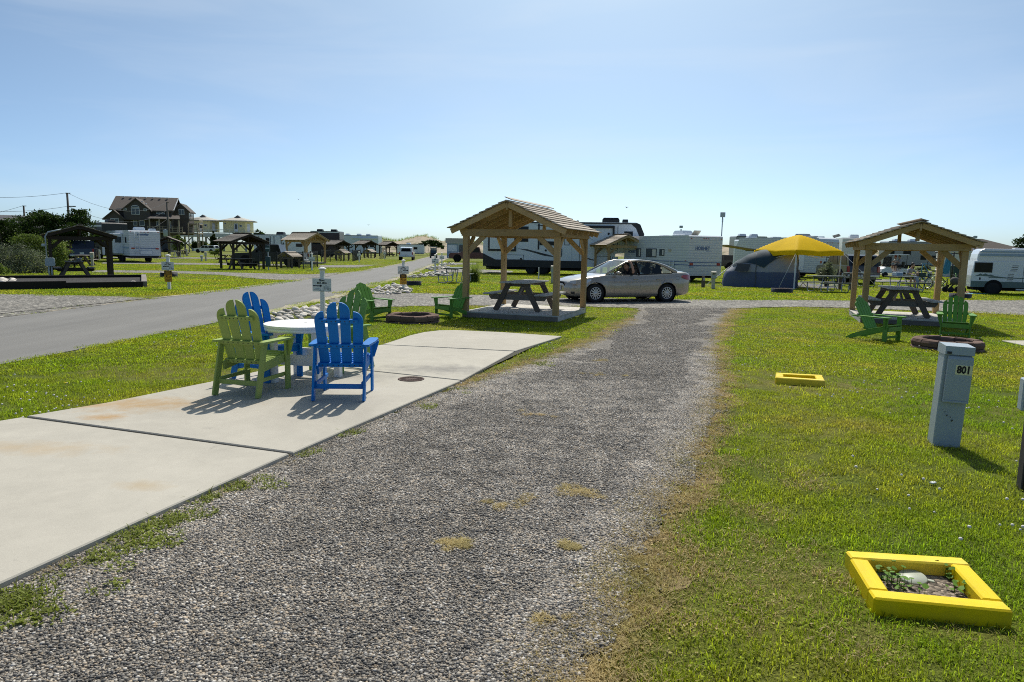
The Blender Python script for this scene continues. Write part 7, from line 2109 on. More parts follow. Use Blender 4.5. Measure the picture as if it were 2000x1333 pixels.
MB().box((0, 1.5, 3.75), (18.5, 7.5, 0.9), None, 0.02).build('deck_platform', 'trim_white', dk)
rl = MB()
for z in (4.4, 4.75, 5.1): rl.box((0, -2.2, z), (18.4, 0.06, 0.10))
for i in range(17): rl.box((-9.2 + i * 1.15, -2.2, 4.65), (0.10, 0.08, 0.95))
rl.build('railing', 'trim_white', dk)
for i in range(7):
    for y in (-1.8, 4.5): MB().box((-8.8 + i * 2.93, y, 1.65), (0.35, 0.35, 3.35)).build('stilt', 'grey_enamel' if i % 2 else 'deck_wood', dk)
for i in (0, 2, 4): MB().beam((-8.6 + i * 2.93, -1.5, 0.3), (-6.0 + i * 2.93, -1.5, 3.2), 0.15, 0.2).build('cross_brace', 'rv_trim', dk); MB().beam((-6.0 + i * 2.93, -1.45, 0.3), (-8.6 + i * 2.93, -1.45, 3.2), 0.15, 0.2).build('cross_brace', 'rv_trim', dk)
# huts at the end of the road and at right
ht = thing('bath_house', 'pale grey flat roofed hut at the end of the road', 'hut', AT(893, 118), R(-4))
MB().box((0, 1.5, 1.3), (3.6, 3, 2.6)).build('wall', 'rv_grey_blue', ht); MB().box((0, 1.4, 3.05), (4.0, 3.6, 0.75)).build('roof_fascia', 'roof_tan', ht); MB().box((0, 1.4, 2.62), (3.9, 3.5, 0.10)).build('gutter', 'trim_white', ht)
MB().box((0.15, -0.02, 1.4), (0.10, 0.06, 2.4)).build('corner_trim', 'trim_white', ht); MB().box((0.95, -0.03, 1.6), (1.2, 0.08, 1.3), None, 0.02).build('window', 'window_grey', ht); MB().box((-0.9, -0.03, 1.7), (1.6, 0.05, 1.1), None, 0.02).build('panel', 'rv_white', ht)
pb_ = thing('park_building', 'building with wide dark sloping roof behind the camper van', 'building', AT(1898, 72), R(-28))
MB().box((1.2, 3, 1.1), (7.6, 5, 2.2)).build('wall', 'rv_cream', pb_)
MB().loft([[(-3.2, 0, 2.15), (5.6, 0, 2.15), (5.6, 6, 2.15), (-3.2, 6, 2.15)], [(-3.2, 0, 2.3), (5.6, 0, 2.3), (5.6, 6, 2.3), (-3.2, 6, 2.3)], [(-0.6, 2.9, 3.75), (0.9, 2.9, 3.75), (0.9, 3.1, 3.75), (-0.6, 3.1, 3.75)]], smooth=False).build('roof', 'roof_shingle', pb_)
sh_ = thing('white_shed', 'plain cream shed behind the bicycles and the rubbish bin', 'shed', AT(1864, 60), R(-25))
MB().box((0, 1.2, 1.1), (2.5, 2.4, 2.2)).build('wall', 'rv_cream', sh_); MB().box((0, 1.2, 2.24), (2.7, 2.6, 0.1)).build('roof', 'trim_white', sh_)
bw = thing('dune_walkway', 'grey wooden walkway over the dune at the end of the road', 'walkway', AT(864, 238))
for i in range(8): MB().box((0, i * 1.4, 0.45 + i * 0.27), (2.6, 1.5, 0.25)).build('step', 'aged_x', bw)
for s in (-1, 1):
    MB().beam((s * 1.35, -0.3, 1.5), (s * 1.35, 10, 3.6), 0.1, 0.12).build('handrail', 'aged_y', bw)
    for i in range(4): MB().box((s * 1.35, i * 3.1, 0.9 + i * 0.33), (0.14, 0.14, 1.6 + i * 0.5)).build('post', 'aged_z', bw)

# ------------------------------------------------------------------ the other picnic shelters
wd = {}
SHL = AT(154, 33.2)
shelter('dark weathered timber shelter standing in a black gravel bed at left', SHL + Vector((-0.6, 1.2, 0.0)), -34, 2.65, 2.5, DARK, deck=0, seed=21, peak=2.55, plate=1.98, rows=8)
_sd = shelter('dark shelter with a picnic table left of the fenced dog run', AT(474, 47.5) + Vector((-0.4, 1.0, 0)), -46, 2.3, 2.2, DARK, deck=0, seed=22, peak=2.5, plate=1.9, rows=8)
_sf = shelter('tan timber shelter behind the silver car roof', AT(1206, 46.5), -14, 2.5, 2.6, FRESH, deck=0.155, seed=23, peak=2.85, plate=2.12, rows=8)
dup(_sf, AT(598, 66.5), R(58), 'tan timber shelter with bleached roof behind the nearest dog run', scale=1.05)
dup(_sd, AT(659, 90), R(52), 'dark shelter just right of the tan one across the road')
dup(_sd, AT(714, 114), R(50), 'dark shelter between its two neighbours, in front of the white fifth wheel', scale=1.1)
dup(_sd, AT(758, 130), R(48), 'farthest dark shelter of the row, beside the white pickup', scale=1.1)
dup(_sd, AT(331, 84), R(20), 'small dark shelter between the Prowler trailer and the stilt cottages')
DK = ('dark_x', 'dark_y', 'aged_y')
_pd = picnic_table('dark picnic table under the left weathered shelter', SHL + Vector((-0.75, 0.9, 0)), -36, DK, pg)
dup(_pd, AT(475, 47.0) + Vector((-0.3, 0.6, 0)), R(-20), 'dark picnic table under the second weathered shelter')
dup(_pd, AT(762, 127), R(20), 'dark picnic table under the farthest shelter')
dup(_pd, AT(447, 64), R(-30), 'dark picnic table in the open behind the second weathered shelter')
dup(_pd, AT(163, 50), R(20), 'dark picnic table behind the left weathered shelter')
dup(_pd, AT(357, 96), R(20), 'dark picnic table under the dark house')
bx = thing('cooking_pot', 'small silver pot on the dark left picnic table', 'pot', SHL + Vector((-0.55, 1.0, 0.765)))
MB().lathe([(0.10, 0), (0.12, 0.02), (0.12, 0.13), (0.125, 0.135), (0.05, 0.17), (0.0, 0.175)], 16).build('pot', 'galvanised', bx)
MB().beam((0.12, 0, 0.11), (0.30, 0.05, 0.12), 0.02, 0.015).build('handle', 'rv_black', bx)
# fittings on the left shelter's posts
ms_ = thing('meter_box', 'pale grey meter box and conduit on the left post of the dark left shelter', 'meter box', G(101, 545) + Vector((0.05, -0.10, 0)), R(30))
MB().prism([(-0.17, 0.60), (0.17, 0.60), (0.19, 0.64), (0.19, 0.92), (0.12, 0.98), (-0.12, 0.98), (-0.19, 0.92), (-0.19, 0.64)], 0.14, lambda u, v, w: (u, w - 0.05, v)).build('box', 'grey_enamel', ms_)
for x in (-0.07, 0.04): MB().tube([(x, 0, 0), (x, 0, 0.6)], 0.028, 8).build('conduit', 'grey_enamel', ms_)
MB().tube([(-0.12, 0, 0.95), (-0.12, 0, 1.95), (0.0, 0, 2.15), (0.5, 0, 2.28)], 0.028, 8).build('conduit', 'grey_enamel', ms_)
MB().box((-0.22, 0.0, 1.55), (0.14, 0.10, 0.12), None, 0.02).build('outlet', 'grey_enamel', ms_)
np_ = thing('number_strip', 'white vertical number strip on the right post of the dark left shelter', 'sign', G(206.5, 545) + Vector((0, -0.03, 1.32)), R(32))
MB().box((0, 0, 0), (0.10, 0.012, 0.36), None, 0.003).build('plate', 'sign_white', np_)
# the black gravel bed and its timbers
B4 = [G(-40, 568), G(279, 562), G(281, 546), G(-40, 549)]
flat('gravel_bed', [(p.x, p.y) for p in B4], 0.10, 'gravel_dark', thick=0.12)
bt = thing('bed_edging', 'black timber edging round the gravel bed at left', 'timber edging', (0, 0, 0))
def tim(p, q, w, h, mat='black_timber'): MB().beam((p.x, p.y, h / 2), (q.x, q.y, h / 2), w, h, ch=0.01).build('timber', mat, bt)
mid = B4[0].lerp(B4[1], 0.50)
tim(B4[0], mid, 0.18, 0.30); tim(mid + Vector((.02, 0, 0)), B4[1], 0.18, 0.24); tim(B4[1] + Vector((0, 0.12, 0)), B4[2], 0.20, 0.24, 'aged_y'); tim(B4[3], B4[2] + Vector((-0.12, 0, 0)), 0.16, 0.22)
rock_bed([tuple(v[:2]) for v in (G(2, 556), G(26, 554), G(28, 549), G(4, 549))], 14, 0.12, 0.24, 7)
rock_bed([tuple(v[:2]) for v in (G(255, 556.5), G(264, 556), G(264, 553.5), G(256, 554))], 5, 0.10, 0.16, 8)
POLY.pop('rock7'); POLY.pop('rock8')

# ------------------------------------------------------------------ the fenced dog runs
def fence_run(label, pts, h=1.25):
    t = thing('wire_fence', label, 'fence', (pts[0].x, pts[0].y, 0), 0, 'black wire fences of the dog run')
    o = pts[0]
    for p in pts: MB().box((p.x - o.x, p.y - o.y, h / 2 + 0.03), (0.075, 0.075, h + 0.06), None, 0.005).build('fence_post', 'black_steel', t)
    for p, q in zip(pts, pts[1:]):
        a, b_ = p - o, q - o; L = (b_ - a).length; d = (b_ - a) / L
        m = MB()
        n = int(L / 0.06)
        for i in range(1, n):
            c = a + d * (L * i / n); m.box((c.x, c.y, h / 2), (0.0045, 0.0045, h - 0.05))
        for j in range(int(h / 0.06)): m.beam((a.x, a.y, 0.05 + j * 0.06), (b_.x, b_.y, 0.05 + j * 0.06), 0.004, 0.004)
        m.build('wire_mesh', 'black_steel', t)
        MB().beam((a.x, a.y, h - 0.02), (b_.x, b_.y, h - 0.02), 0.035, 0.035).build('rail', 'black_steel', t)
fence_run('black wire fence round the nearest dog run, left of the road', [G(506, 527.5), G(541, 526.8), G(592.5, 526), G(607, 524.2), G(620, 522)])
fence_run('black wire fence of the middle dog run', [G(628, 513), G(645, 512), G(689, 511), G(704, 508)], 1.3)
fence_run('black wire fence of the farthest dog run', [G(742, 506), G(753, 505)], 1.6)
def mini_roof(label, p, az, scale=1.0):
    t = thing('gabled_dog_shade', label, 'dog shade', p, -R(az), 'small gabled dog shades', scale=scale)
    for sx in (-1, 1):
        for sy in (-1, 1): MB().box((sx * 0.50, sy * 0.45, 0.35), (0.13, 0.13, 0.70), None, 0.006).build('post', 'aged_z', t)
    for sy in (-1, 1):
        MB().box((0, sy * 0.5, 0.74), (1.25, 0.05, 0.11)).build('beam', 'aged_x', t); MB().box((0, sy * 0.45, 0.93), (0.10, 0.06, 0.28)).build('king_post', 'aged_z', t)
        for sx in (-1, 1): MB().beam((0, sy * 0.56, 1.16), (sx * 0.74, sy * 0.56, 0.76), 0.05, 0.11).build('rafter', 'aged_x', t)
    th = math.atan(0.4 / 0.74)
    for sx in (-1, 1):
        for j in range(4):
            c = 0.10 + j * 0.2; MB().box((sx * c * math.cos(th), 0, 1.255 - c * math.sin(th)), (0.24, 1.35, 0.03), Matrix.Rotation(sx * (th - 0.1), 3, 'Y'), 0.004).build('roof_board', 'shake', t)
    return t
_m = mini_roof('small gabled timber shade inside the nearest dog run', G(567, 523.5), 20)
dup(_m, G(669, 509.5), R(-20), 'small gabled timber shade inside the middle dog run', scale=1.05)
dup(_m, G(722, 504.5), R(-20), 'small gabled timber shade left of the farthest dog run', scale=1.1)
M('teal_bin', (0.020, 0.055, 0.060), 0.5, var=0.1)
pw = thing('pet_waste_station', 'dark green pet waste station with bag box and bin beside the fence', 'waste station', G(524, 528.5), 0)
MB().box((0, 0.06, 0.85), (0.06, 0.06, 1.70)).build('post', 'grey_enamel', pw); MB().box((0, 0, 1.48), (0.30, 0.12, 0.42), None, 0.02).build('bag_box', 'teal_bin', pw); MB().box((0, -0.065, 1.50), (0.28, 0.012, 0.09)).build('instruction_panel', 'grey_enamel', pw); MB().lathe([(0.165, 0.28), (0.17, 0.30), (0.17, 0.92), (0.16, 0.95), (0, 0.95)], 18).build('bin', 'teal_bin', pw)

# ------------------------------------------------------------------ poles and wires, lamp posts
M('pole_wood', (0.13, 0.115, 0.10), 0.9, var=0.3, scale=6)
def RAY(pxx, py, dep):
    d = _fw * FPX + _right * (pxx - 1000) - _up * (py - 666.5)
    return Vector((0, 0, EYE)) + d * (dep / FPX)
def pole(label, pxx, py, dep, arm=True, can=False, r=0.14):
    top = RAY(pxx, py, dep); t = thing('utility_pole', label, 'utility pole', (top.x, top.y, 0), 0, 'wooden utility poles')
    MB().tube([(0, 0, 0), (0, 0, top.z)], [r, r * 0.7], 10).build('pole', 'pole_wood', t)
    MB().box((0.15, -0.12, top.z - 0.05), (0.5, 0.08, 0.08)).build('insulator_bracket', 'pole_wood', t); MB().box((0.45, 0, top.z - 1.4), (0.7, 0.1, 0.1)).build('crossarm', 'pole_wood', t)
    if can: MB().lathe([(0.30, 0), (0.34, 0.04), (0.34, 1.0), (0.30, 1.1), (0, 1.15)], 14, (-0.35, -0.2, top.z - can)).build('transformer', 'grey_enamel', t)
    return top
P1 = pole('tall utility pole with transformer behind the left cedars', 131, 377, 72, can=4.6)
P2 = pole('short utility pole above the low roof at the left border', 46, 402, 84)
P3 = pole('utility pole with transformer in front of the dark house', 326, 395, 112, can=5.6, r=0.2)
wr = MB()
def wire(a, b_, sag):
    wr.tube([a.lerp(b_, i / 12) - Vector((0, 0, sag * 4 * (i / 12) * (1 - i / 12))) for i in range(13)], 0.016, 4, caps=False)
for dz, sg in ((0, 0.5), (-1.4, 0.6), (-3.0, 0.7)):
    wire(P1 + Vector((0, 0, dz)), RAY(-120, 377, 76) + Vector((0, 0, dz)), sg); wire(P1 + Vector((0, 0, dz)), P3 + Vector((0, 0, dz * 0.9)), 1.2 + sg)
wire(P2, RAY(-60, 428, 80), 0.1)
tag(wr.build('overhead_wires', 'rv_black'), 'thin overhead wires strung between the utility poles at left', 'wires')
def flood(label, pxx, py0, dep, w=0.42, h=0.42, solar=False):
    top = RAY(pxx, py0, dep); t = thing('light_pole', label, 'light pole', (top.x, top.y, 0), 0, 'thin light poles above the trailers')
    MB().tube([(0, 0, 0), (0, 0, top.z - 0.3)], 0.045, 8).build('pole', 'galvanised', t)
    if solar: MB().box((0, 0, top.z - 0.1), (w * 1.4, 0.4, 0.04), Matrix.Rotation(0.5, 3, 'X') @ Matrix.Rotation(-0.35, 3, 'Y')).build('solar_panel', 'window_dark', t)
    else:
        f = MB().box((0, 0, top.z - h / 2), (w, 0.12, h), None, 0.03).build('flood_panel', 'galvanised', t)
        MB().box((0, -0.065, top.z - h / 2), (w * 0.84, 0.012, h * 0.8), None, 0.01).build('lens', 'grey_enamel', f)
    MB().box((0.0, -0.02, top.z - h - 0.25), (0.10, 0.10, 0.28)).build('battery_box', 'galvanised', t)
flood('tall light pole with square panel beside the ribbed trailer', 1412, 415, 58)
flood('shorter light pole seen over the ribbed trailer roof', 1330.5, 441, 60, 0.3, 0.22)
flood('light pole with solar panel right of the yellow canopy', 1634, 459, 62, solar=True)
flood('light pole peeking over the right shelter roof edge', 1905, 461, 60, 0.34, 0.22)

# ------------------------------------------------------------------ more site signs along the road
sgp = 'site signs on white posts'
_s1 = sign_post('site_sign', 'white arrow sign standing in the second rock bed right of the road', G(850, 537), -2, ('Sites',), 'right', h=1.32)
def small_sign(label, p, sc=1.0, arrow='left'):
    return sign_post('site_sign', label, p, -2, None, arrow, h=1.25, k=sc, board_w=0.42)
small_sign('white arrow sign beside the smaller farther rock bed right of the road', G(863, 521), 1.05, 'right')
small_sign('small white sign in front of the dark red pickup', G(895.5, 511), 0.95)
_q = small_sign('white sign before the nearest dog run fence', G(609.5, 529))
dup(_q, G(701.5, 513), R(2), 'white sign before the middle dog run fence')
dup(_q, G(751.5, 506.5), R(2), 'white sign beside the farthest dog run fence')
dup(_q, G(784, 501), R(2), 'white sign in front of the white pickup')
dup(_q, G(808.5, 498), R(2), 'first little white sign right of the white pickup')
dup(_q, G(822.5, 495.5), R(2), 'second little white sign right of the white pickup')
dup(_q, G(836, 493.5), R(2), 'third little white sign right of the white pickup, before the hedge')
dup(_q, G(846.5, 492), R(2), 'little white sign beside the small dark golf cart')

# ------------------------------------------------------------------ pedestals and posts about the sites
def ped_px(label, pxx, base, hpx, mat, num=None, w=0.2):
    p = G(pxx, base); pedestal('power_pedestal', label, p, hpx / PPM(p), 10 if pxx > 1000 else -20, mat, num, w)
ped_px('beige pedestal seen through the dark left shelter', 181, 521, 28, 'beige_enamel')
ped_px('grey pedestal left of the Prowler trailer', 194, 507.5, 19, 'grey_enamel')
ped_px('beige pedestal right of the Prowler trailer beside a barbecue', 365, 500.5, 14, 'beige_enamel')
ped_px('beige pedestal on the lawn between the trailers and the second shelter', 402, 510.5, 18, 'beige_enamel')
ped_px('small grey post box beside the beige lawn pedestal', 394, 511, 12, 'grey_enamel')
ped_px('cream pedestal behind the right post of the nearer shelter', 1079.5, 553.5, 34, 'beige_enamel')
ped_px('cream pedestal numbered 357 in the grass right of the silver car', 1392.5, 565, 34, 'beige_enamel', '357')
ped_px('grey pedestal beside the standing bicycle', 1813, 559, 28, 'beige_enamel')
ped_px('grey box on the fence left of the waste station', 504, 505, 14, 'grey_enamel')
def stub(label, pxx, base, hpx, mat='aged_z', w=0.14):
    p = G(pxx, base); h = hpx / PPM(p); t = thing('wooden_post', label, 'post', p, R(10), 'short wooden posts')
    MB().box((0, 0, h / 2), (w, w, h), None, 0.01).build('post', mat, t); MB().box((0.0, -w / 2 - 0.012, h - 0.12), (w * 0.6, 0.025, 0.14), None, 0.004).build('faucet_box', 'galvanised', t)
stub('short mossy post with tap beside the 357 pedestal', 1373, 562, 21); stub('grey wooden post behind the steel table under the canopy', 1641, 566, 34); stub('grey wooden post just left of the right shelter', 1661, 567, 32); stub('thin white post by the cream pedestal behind the nearer shelter', 1052, 545, 22, 'white_vinyl', 0.06)

# ------------------------------------------------------------------ steel framed picnic tables
M('green_top', (0.035, 0.06, 0.045), 0.5, var=0.15)
M('pale_top', (0.55, 0.54, 0.50), 0.6, var=0.12)
def steel_table(label, loc, az, mat, group='steel framed picnic tables', L=1.85):
    t = thing('steel_picnic_table', label, 'picnic table', loc, -R(az), group)
    for i in range(3): MB().box(((i - 1) * 0.25, 0, 0.745), (0.24, L, 0.045), None, 0.008).build('tabletop_plank', mat, t)
    for s in (-1, 1): MB().box((s * 0.70, 0, 0.445), (0.24, L, 0.045), None, 0.008).build('bench_plank', mat, t)
    for s in (-1, 1):
        y = s * (L / 2 - 0.35); b = MB()
        for q in (-1, 1):
            b.tube([(q * 0.30, y, 0.72), (q * 0.22, y, 0.10), (q * 0.30, y, 0.03), (q * 0.62, y, 0.03), (q * 0.70, y, 0.10), (q * 0.70, y, 0.42)], 0.022, 6)
        b.tube([(-0.3, y, 0.70), (0.3, y, 0.70)], 0.022, 6); b.build('pipe_leg', 'galvanised', t)
        MB().tube([(0, y * 0.95, 0.12), (0, y * 0.2, 0.70)], 0.018, 6).build('brace', 'galvanised', t)
    return t
_st = steel_table('steel table on the grass at the left post of the nearer shelter', G(888, 553), 8, 'green_top')
dup(_st, G(1616, 571), R(-74), 'steel table under the yellow canopy')
dup(_st, G(1762, 570), R(-66), 'steel table where a woman sits, seen through the right shelter')
dup(_st, G(1795, 551), R(-84), 'empty steel table behind the seated woman')
dup(_st, G(1673, 560), R(-80), 'steel table end behind the left posts of the right shelter')
dup(_st, G(343, 504), R(60), 'steel table beside the barbecue right of the Prowler trailer', scale=0.95)
bq = thing('barbecue', 'round black kettle barbecue right of the Prowler trailer', 'barbecue', G(324, 503))
MB().ell((0, 0, 0.85), (0.42, 0.34, 0.24), 14, 8).build('kettle', 'black_steel', bq); MB().box((0.55, 0, 0.84), (0.35, 0.3, 0.03)).build('side_shelf', 'black_steel', bq)
for x in (-0.3, 0.3):
    for y in (-0.2, 0.2): MB().tube([(x * 0.7, y * 0.7, 0.75), (x, y, 0)], 0.02, 6).build('leg', 'black_steel', bq)
# low steel fire rings
def steel_ring(label, p, r_, h):
    t = thing('steel_fire_ring', label, 'fire ring', p, 0, 'low black steel fire rings')
    MB().lathe([(r_, 0), (r_, h), (r_ - 0.012, h), (r_ - 0.012, 0)], 24, cap=False).build('ring', 'black_steel', t)
    g = MB()
    for i in range(7): g.tube([(-r_ * 0.8 + i * r_ * 0.27, -r_ * 0.55, h - 0.02), (-r_ * 0.8 + i * r_ * 0.27, r_ * 0.55, h - 0.02)], 0.008, 5)
    g.build('grate', 'rust_iron', t)
    MB().lathe([(0, 0.03), (r_ - 0.02, 0.03)], 20, cap=False).build('ash_bed', 'ash', t)
    return t
_r = steel_ring('low black fire ring right of the dog warning sign', G(808, 558), 0.36, 0.20)
dup(_r, G(330, 541), 0, 'low black fire ring behind the Sites 243-247 sign', scale=(1.15, 1.15, 1.1))
dup(_r, G(1527, 572), 0, 'low black fire ring before the blue tent', scale=(1.3, 1.3, 1.0))
dup(_r, G(1875, 583), 0, 'low black fire ring in front of the green camp chairs', scale=(1.15, 1.15, 1.0))

# ------------------------------------------------------------------ the tent and the yellow canopy
M('tent_navy', (0.020, 0.046, 0.066), 0.75, var=0.12, scale=2, bump=0.3, bscale=6)
M('tent_grey', (0.30, 0.31, 0.34), 0.8, var=0.12, scale=2, bump=0.3, bscale=6)
M('tent_blue', (0.085, 0.11, 0.185), 0.8, var=0.15, scale=2, bump=0.3, bscale=6)
M('tent_mesh', (0.06, 0.065, 0.07), 0.9, var=0.1)
def cloth_mat(name, col, t_=0.45):
    m, n, b, out = _nodes(name)
    f = _noise(n, _coord(n), 2.0, 3); h = n.nodes.new('ShaderNodeHueSaturation'); h.inputs['Color'].default_value = (*col, 1); n.links.new(_math(n, 'MULTIPLY_ADD', f, 0.2, 0.9), h.inputs['Value'])
    n.links.new(h.outputs[0], b.inputs['Base Color']); b.inputs['Roughness'].default_value = 0.7; b.inputs['Specular IOR Level'].default_value = 0.08
    tl = n.nodes.new('ShaderNodeBsdfTranslucent'); n.links.new(h.outputs[0], tl.inputs[0]); mx = n.nodes.new('ShaderNodeMixShader'); mx.inputs[0].default_value = t_
    n.links.new(b.outputs[0], mx.inputs[1]); n.links.new(tl.outputs[0], mx.inputs[2]); n.links.new(mx.outputs[0], out.inputs['Surface']); MATS[name] = m
cloth_mat('canopy_yellow', (0.92, 0.60, 0.004), 0.3)
def tent():
    t = thing('tent', 'large blue and grey dome tent with dark fly beside the yellow canopy', 'tent', AT(1484, 36.5), R(-14))
    # ring profiles along x from the low left end to the tall right end
    def prof(x):
        k = (x + 1.9) / 3.6
        h = 1.98 * math.sin(min(1.0, 0.10 + 1.25 * k) * math.pi / 2) ** 0.62
        w = 1.25 * math.sqrt(min(1.0, 0.22 + 1.3 * k))
        return h, w
    xs = [-1.9, -1.75, -1.5, -1.15, -0.75, -0.3, 0.2, 0.7, 1.2, 1.7]
    def ring(x, lo, hi, off=0.0, n=15):
        h, w = prof(x); out = []
        for i in range(n):
            a = math.pi * i / (n - 1); c, s_ = math.cos(a), math.sin(a)
            y = -w * (abs(c) ** 0.75) * (1 if c > 0 else -1); z = h * s_ ** 0.8
            out.append((x + 0.02 * math.sin(9 * z + x * 5), y * (1 + off) + 0.02 * math.sin(7 * x + 3 * z), z * (1 + off)))
        return out
    def band(name, mat, zlo, zhi, off, xs_):
        b = MB(); N = 40
        rows = []
        for x in xs_:
            r_ = ring(x, 0, 1, off, 161); rows.append(r_)
        m = 161
        for i in range(len(rows) - 1):
            for j in range(m - 1):
                q = [rows[i][j], rows[i + 1][j], rows[i + 1][j + 1], rows[i][j + 1]]
                z = sum(p[2] for p in q) / 4; lim = zlo(xs_[i]) if callable(zlo) else zlo; lim2 = zhi(xs_[i]) if callable(zhi) else zhi
                if lim <= z < lim2: b.add(q, [(0, 1, 2, 3)], 0, True)
        return b.build(name, mat, t)
    fx = [-1.9 + 3.6 * i / 60 for i in range(61)]
    band('lower_wall', 'tent_blue', -1, 0.80, 0, fx); band('upper_wall', 'tent_grey', 0.80, 9, 0, fx)
    fly = lambda x: 9 if x < -1.62 else (1.0 + 0.26 * math.sin(min(1, max(0, (x + 1.62) / 1.62)) * math.pi) + 0.08 * (x < -1.5) if x < 0 else 1.0 + 0.86 * math.sin(min(1, x / 1.7) * math.pi / 2) ** 0.8)
    band('fly', 'tent_navy', fly, 9, 0.03, fx)
    h, w = prof(1.7)
    e = ring(1.7, 0, 1, 0, 25); MB().add(e + [(1.7, 0, 0)], [(i, i + 1, 25) for i in range(24)]).build('end_wall', 'tent_grey', t)
    e = ring(-1.9, 0, 1, 0, 25); MB().add(e + [(-1.9, 0, 0)], [(i, i + 1, 25) for i in range(24)]).build('end_wall', 'tent_blue', t)
    wn = MB(); wn.add([(-1.42, -1.02, 0.82), (-0.75, -1.17, 0.82), (-0.62, -0.98, 1.20), (-1.25, -0.80, 1.20)], [(0, 1, 2, 3)]); wn.build('mesh_window', 'tent_mesh', t)
    sm = MB()
    for x in (-0.35, 1.66): sm.tube([(p[0], p[1] * 1.02, p[2] * 1.02) for p in ring(x, 0, 1, 0.01, 17)[:9]], 0.018, 5, caps=False)
    sm.build('tent_pole', 'rv_trim', t)
    g = MB(); g.tube([(-1.7, -0.9, 1.0), (-2.9, -1.2, 0)], 0.01, 4); g.tube([(-1.2, -0.4, 1.4), (-2.7, 0.4, 0.0)], 0.01, 4); g.build('guy_line', 'sign_white', t)
tent()
def canopy():
    p = AT(1553, 36.0)
    t = thing('pop_up_canopy', 'bright yellow pop-up canopy on white legs beside the tent', 'canopy', p, R(21))
    a = 1.53; ze, zp = 1.93, 2.76; N = 30
    pts = {}; V_ = []; F_ = []
    for i in range(N + 1):
        for j in range(N + 1):
            u, v = -1 + 2 * i / N, -1 + 2 * j / N; m_ = max(abs(u), abs(v)); k = 1 - m_
            d = min(1, abs(abs(u) - abs(v)) / max(m_, 1e-3)) ** 2
            z = ze + (zp - ze) * (1 - m_ ** 1.3) - 0.07 * d * m_ * m_
            V_.append((u * a, v * a, z))
    F_ = [(i * (N + 1) + j, (i + 1) * (N + 1) + j, (i + 1) * (N + 1) + j + 1, i * (N + 1) + j + 1) for i in range(N) for j in range(N)]
    edge = [(i, 0) for i in range(N)] + [(N, j) for j in range(N)] + [(N - i, N) for i in range(N)] + [(0, N - j) for j in range(N)]
    o = len(V_); 
    for (i, j) in edge:
        x, y, z = V_[i * (N + 1) + j]; s = min(i, N - i, 1) + min(j, N - j, 1)
        V_.append((x * 1.012, y * 1.012, z - 0.21))
    ne = len(edge)
    for k in range(ne):
        k2 = (k + 1) % ne; a0 = edge[k][0] * (N + 1) + edge[k][1]; a1 = edge[k2][0] * (N + 1) + edge[k2][1]
        F_.append((a0, a1, o + k2, o + k))
    MB().add(V_, F_, 0, True).build('canopy_cloth', 'canopy_yellow', t)
    for sx in (-1, 1):
        for sy in (-1, 1):
            l = MB(); l.box((sx * 1.45, sy * 1.45, 0.95), (0.05, 0.05, 1.90)); l.box((sx * 1.45, sy * 1.45, 0.02), (0.16, 0.16, 0.02)); l.box((sx * 1.45, sy * 1.45, 1.25), (0.07, 0.07, 0.12))
            l.build('leg', 'white_vinyl', t)
    tr = MB()
    for s in (-1, 1):
        tr.tube([(-1.45, s * 1.45, 1.82), (0, s * 1.45, 1.55), (1.45, s * 1.45, 1.82)], 0.014, 5); tr.tube([(s * 1.45, -1.45, 1.82), (s * 1.45, 0, 1.55), (s * 1.45, 1.45, 1.82)], 0.014, 5)
    tr.build('scissor_truss', 'white_vinyl', t)
    g = MB(); g.tube([(-1.5, -1.5, 1.85), (-2.4, -1.4, 0.0)], 0.009, 4); g.tube([(1.5, -1.5, 1.85), (3.1, -2.6, 0)], 0.009, 4); g.build('guy_line', 'sign_white', t)
canopy()
M('mat_purple', (0.12, 0.11, 0.17), 0.9, var=0.2)
tag(flat('ground_mat', [tuple(G(a, b)[:2]) for a, b in ((1548, 563), (1640, 564), (1638, 553), (1560, 552))], 0.02, 'mat_purple', kind=None, thick=0.02), 'dull violet mat on the grass under the yellow canopy', 'mat')
fc = thing('folding_chair', 'dark folding camp chair beside the tent under the canopy', 'camp chair', G(1562, 562), R(30))
def camp_chair(t, mat):
    MB().box((0, 0, 0.42), (0.52, 0.48, 0.03), None, 0.01).build('seat', mat, t); MB().box((0, 0.26, 0.68), (0.54, 0.03, 0.52), Matrix.Rotation(-0.2, 3, 'X'), 0.01).build('backrest', mat, t)
    for s in (-1, 1):
        MB().box((s * 0.31, 0.02, 0.62), (0.06, 0.5, 0.02)).build('armrest', mat, t); MB().tube([(s * 0.30, -0.24, 0), (s * 0.30, 0.24, 0.42)], 0.014, 6).build('leg', 'black_steel', t); MB().tube([(s * 0.30, 0.24, 0), (s * 0.30, -0.24, 0.62)], 0.014, 6).build('leg', 'black_steel', t)
camp_chair(fc, 'seat_cloth')

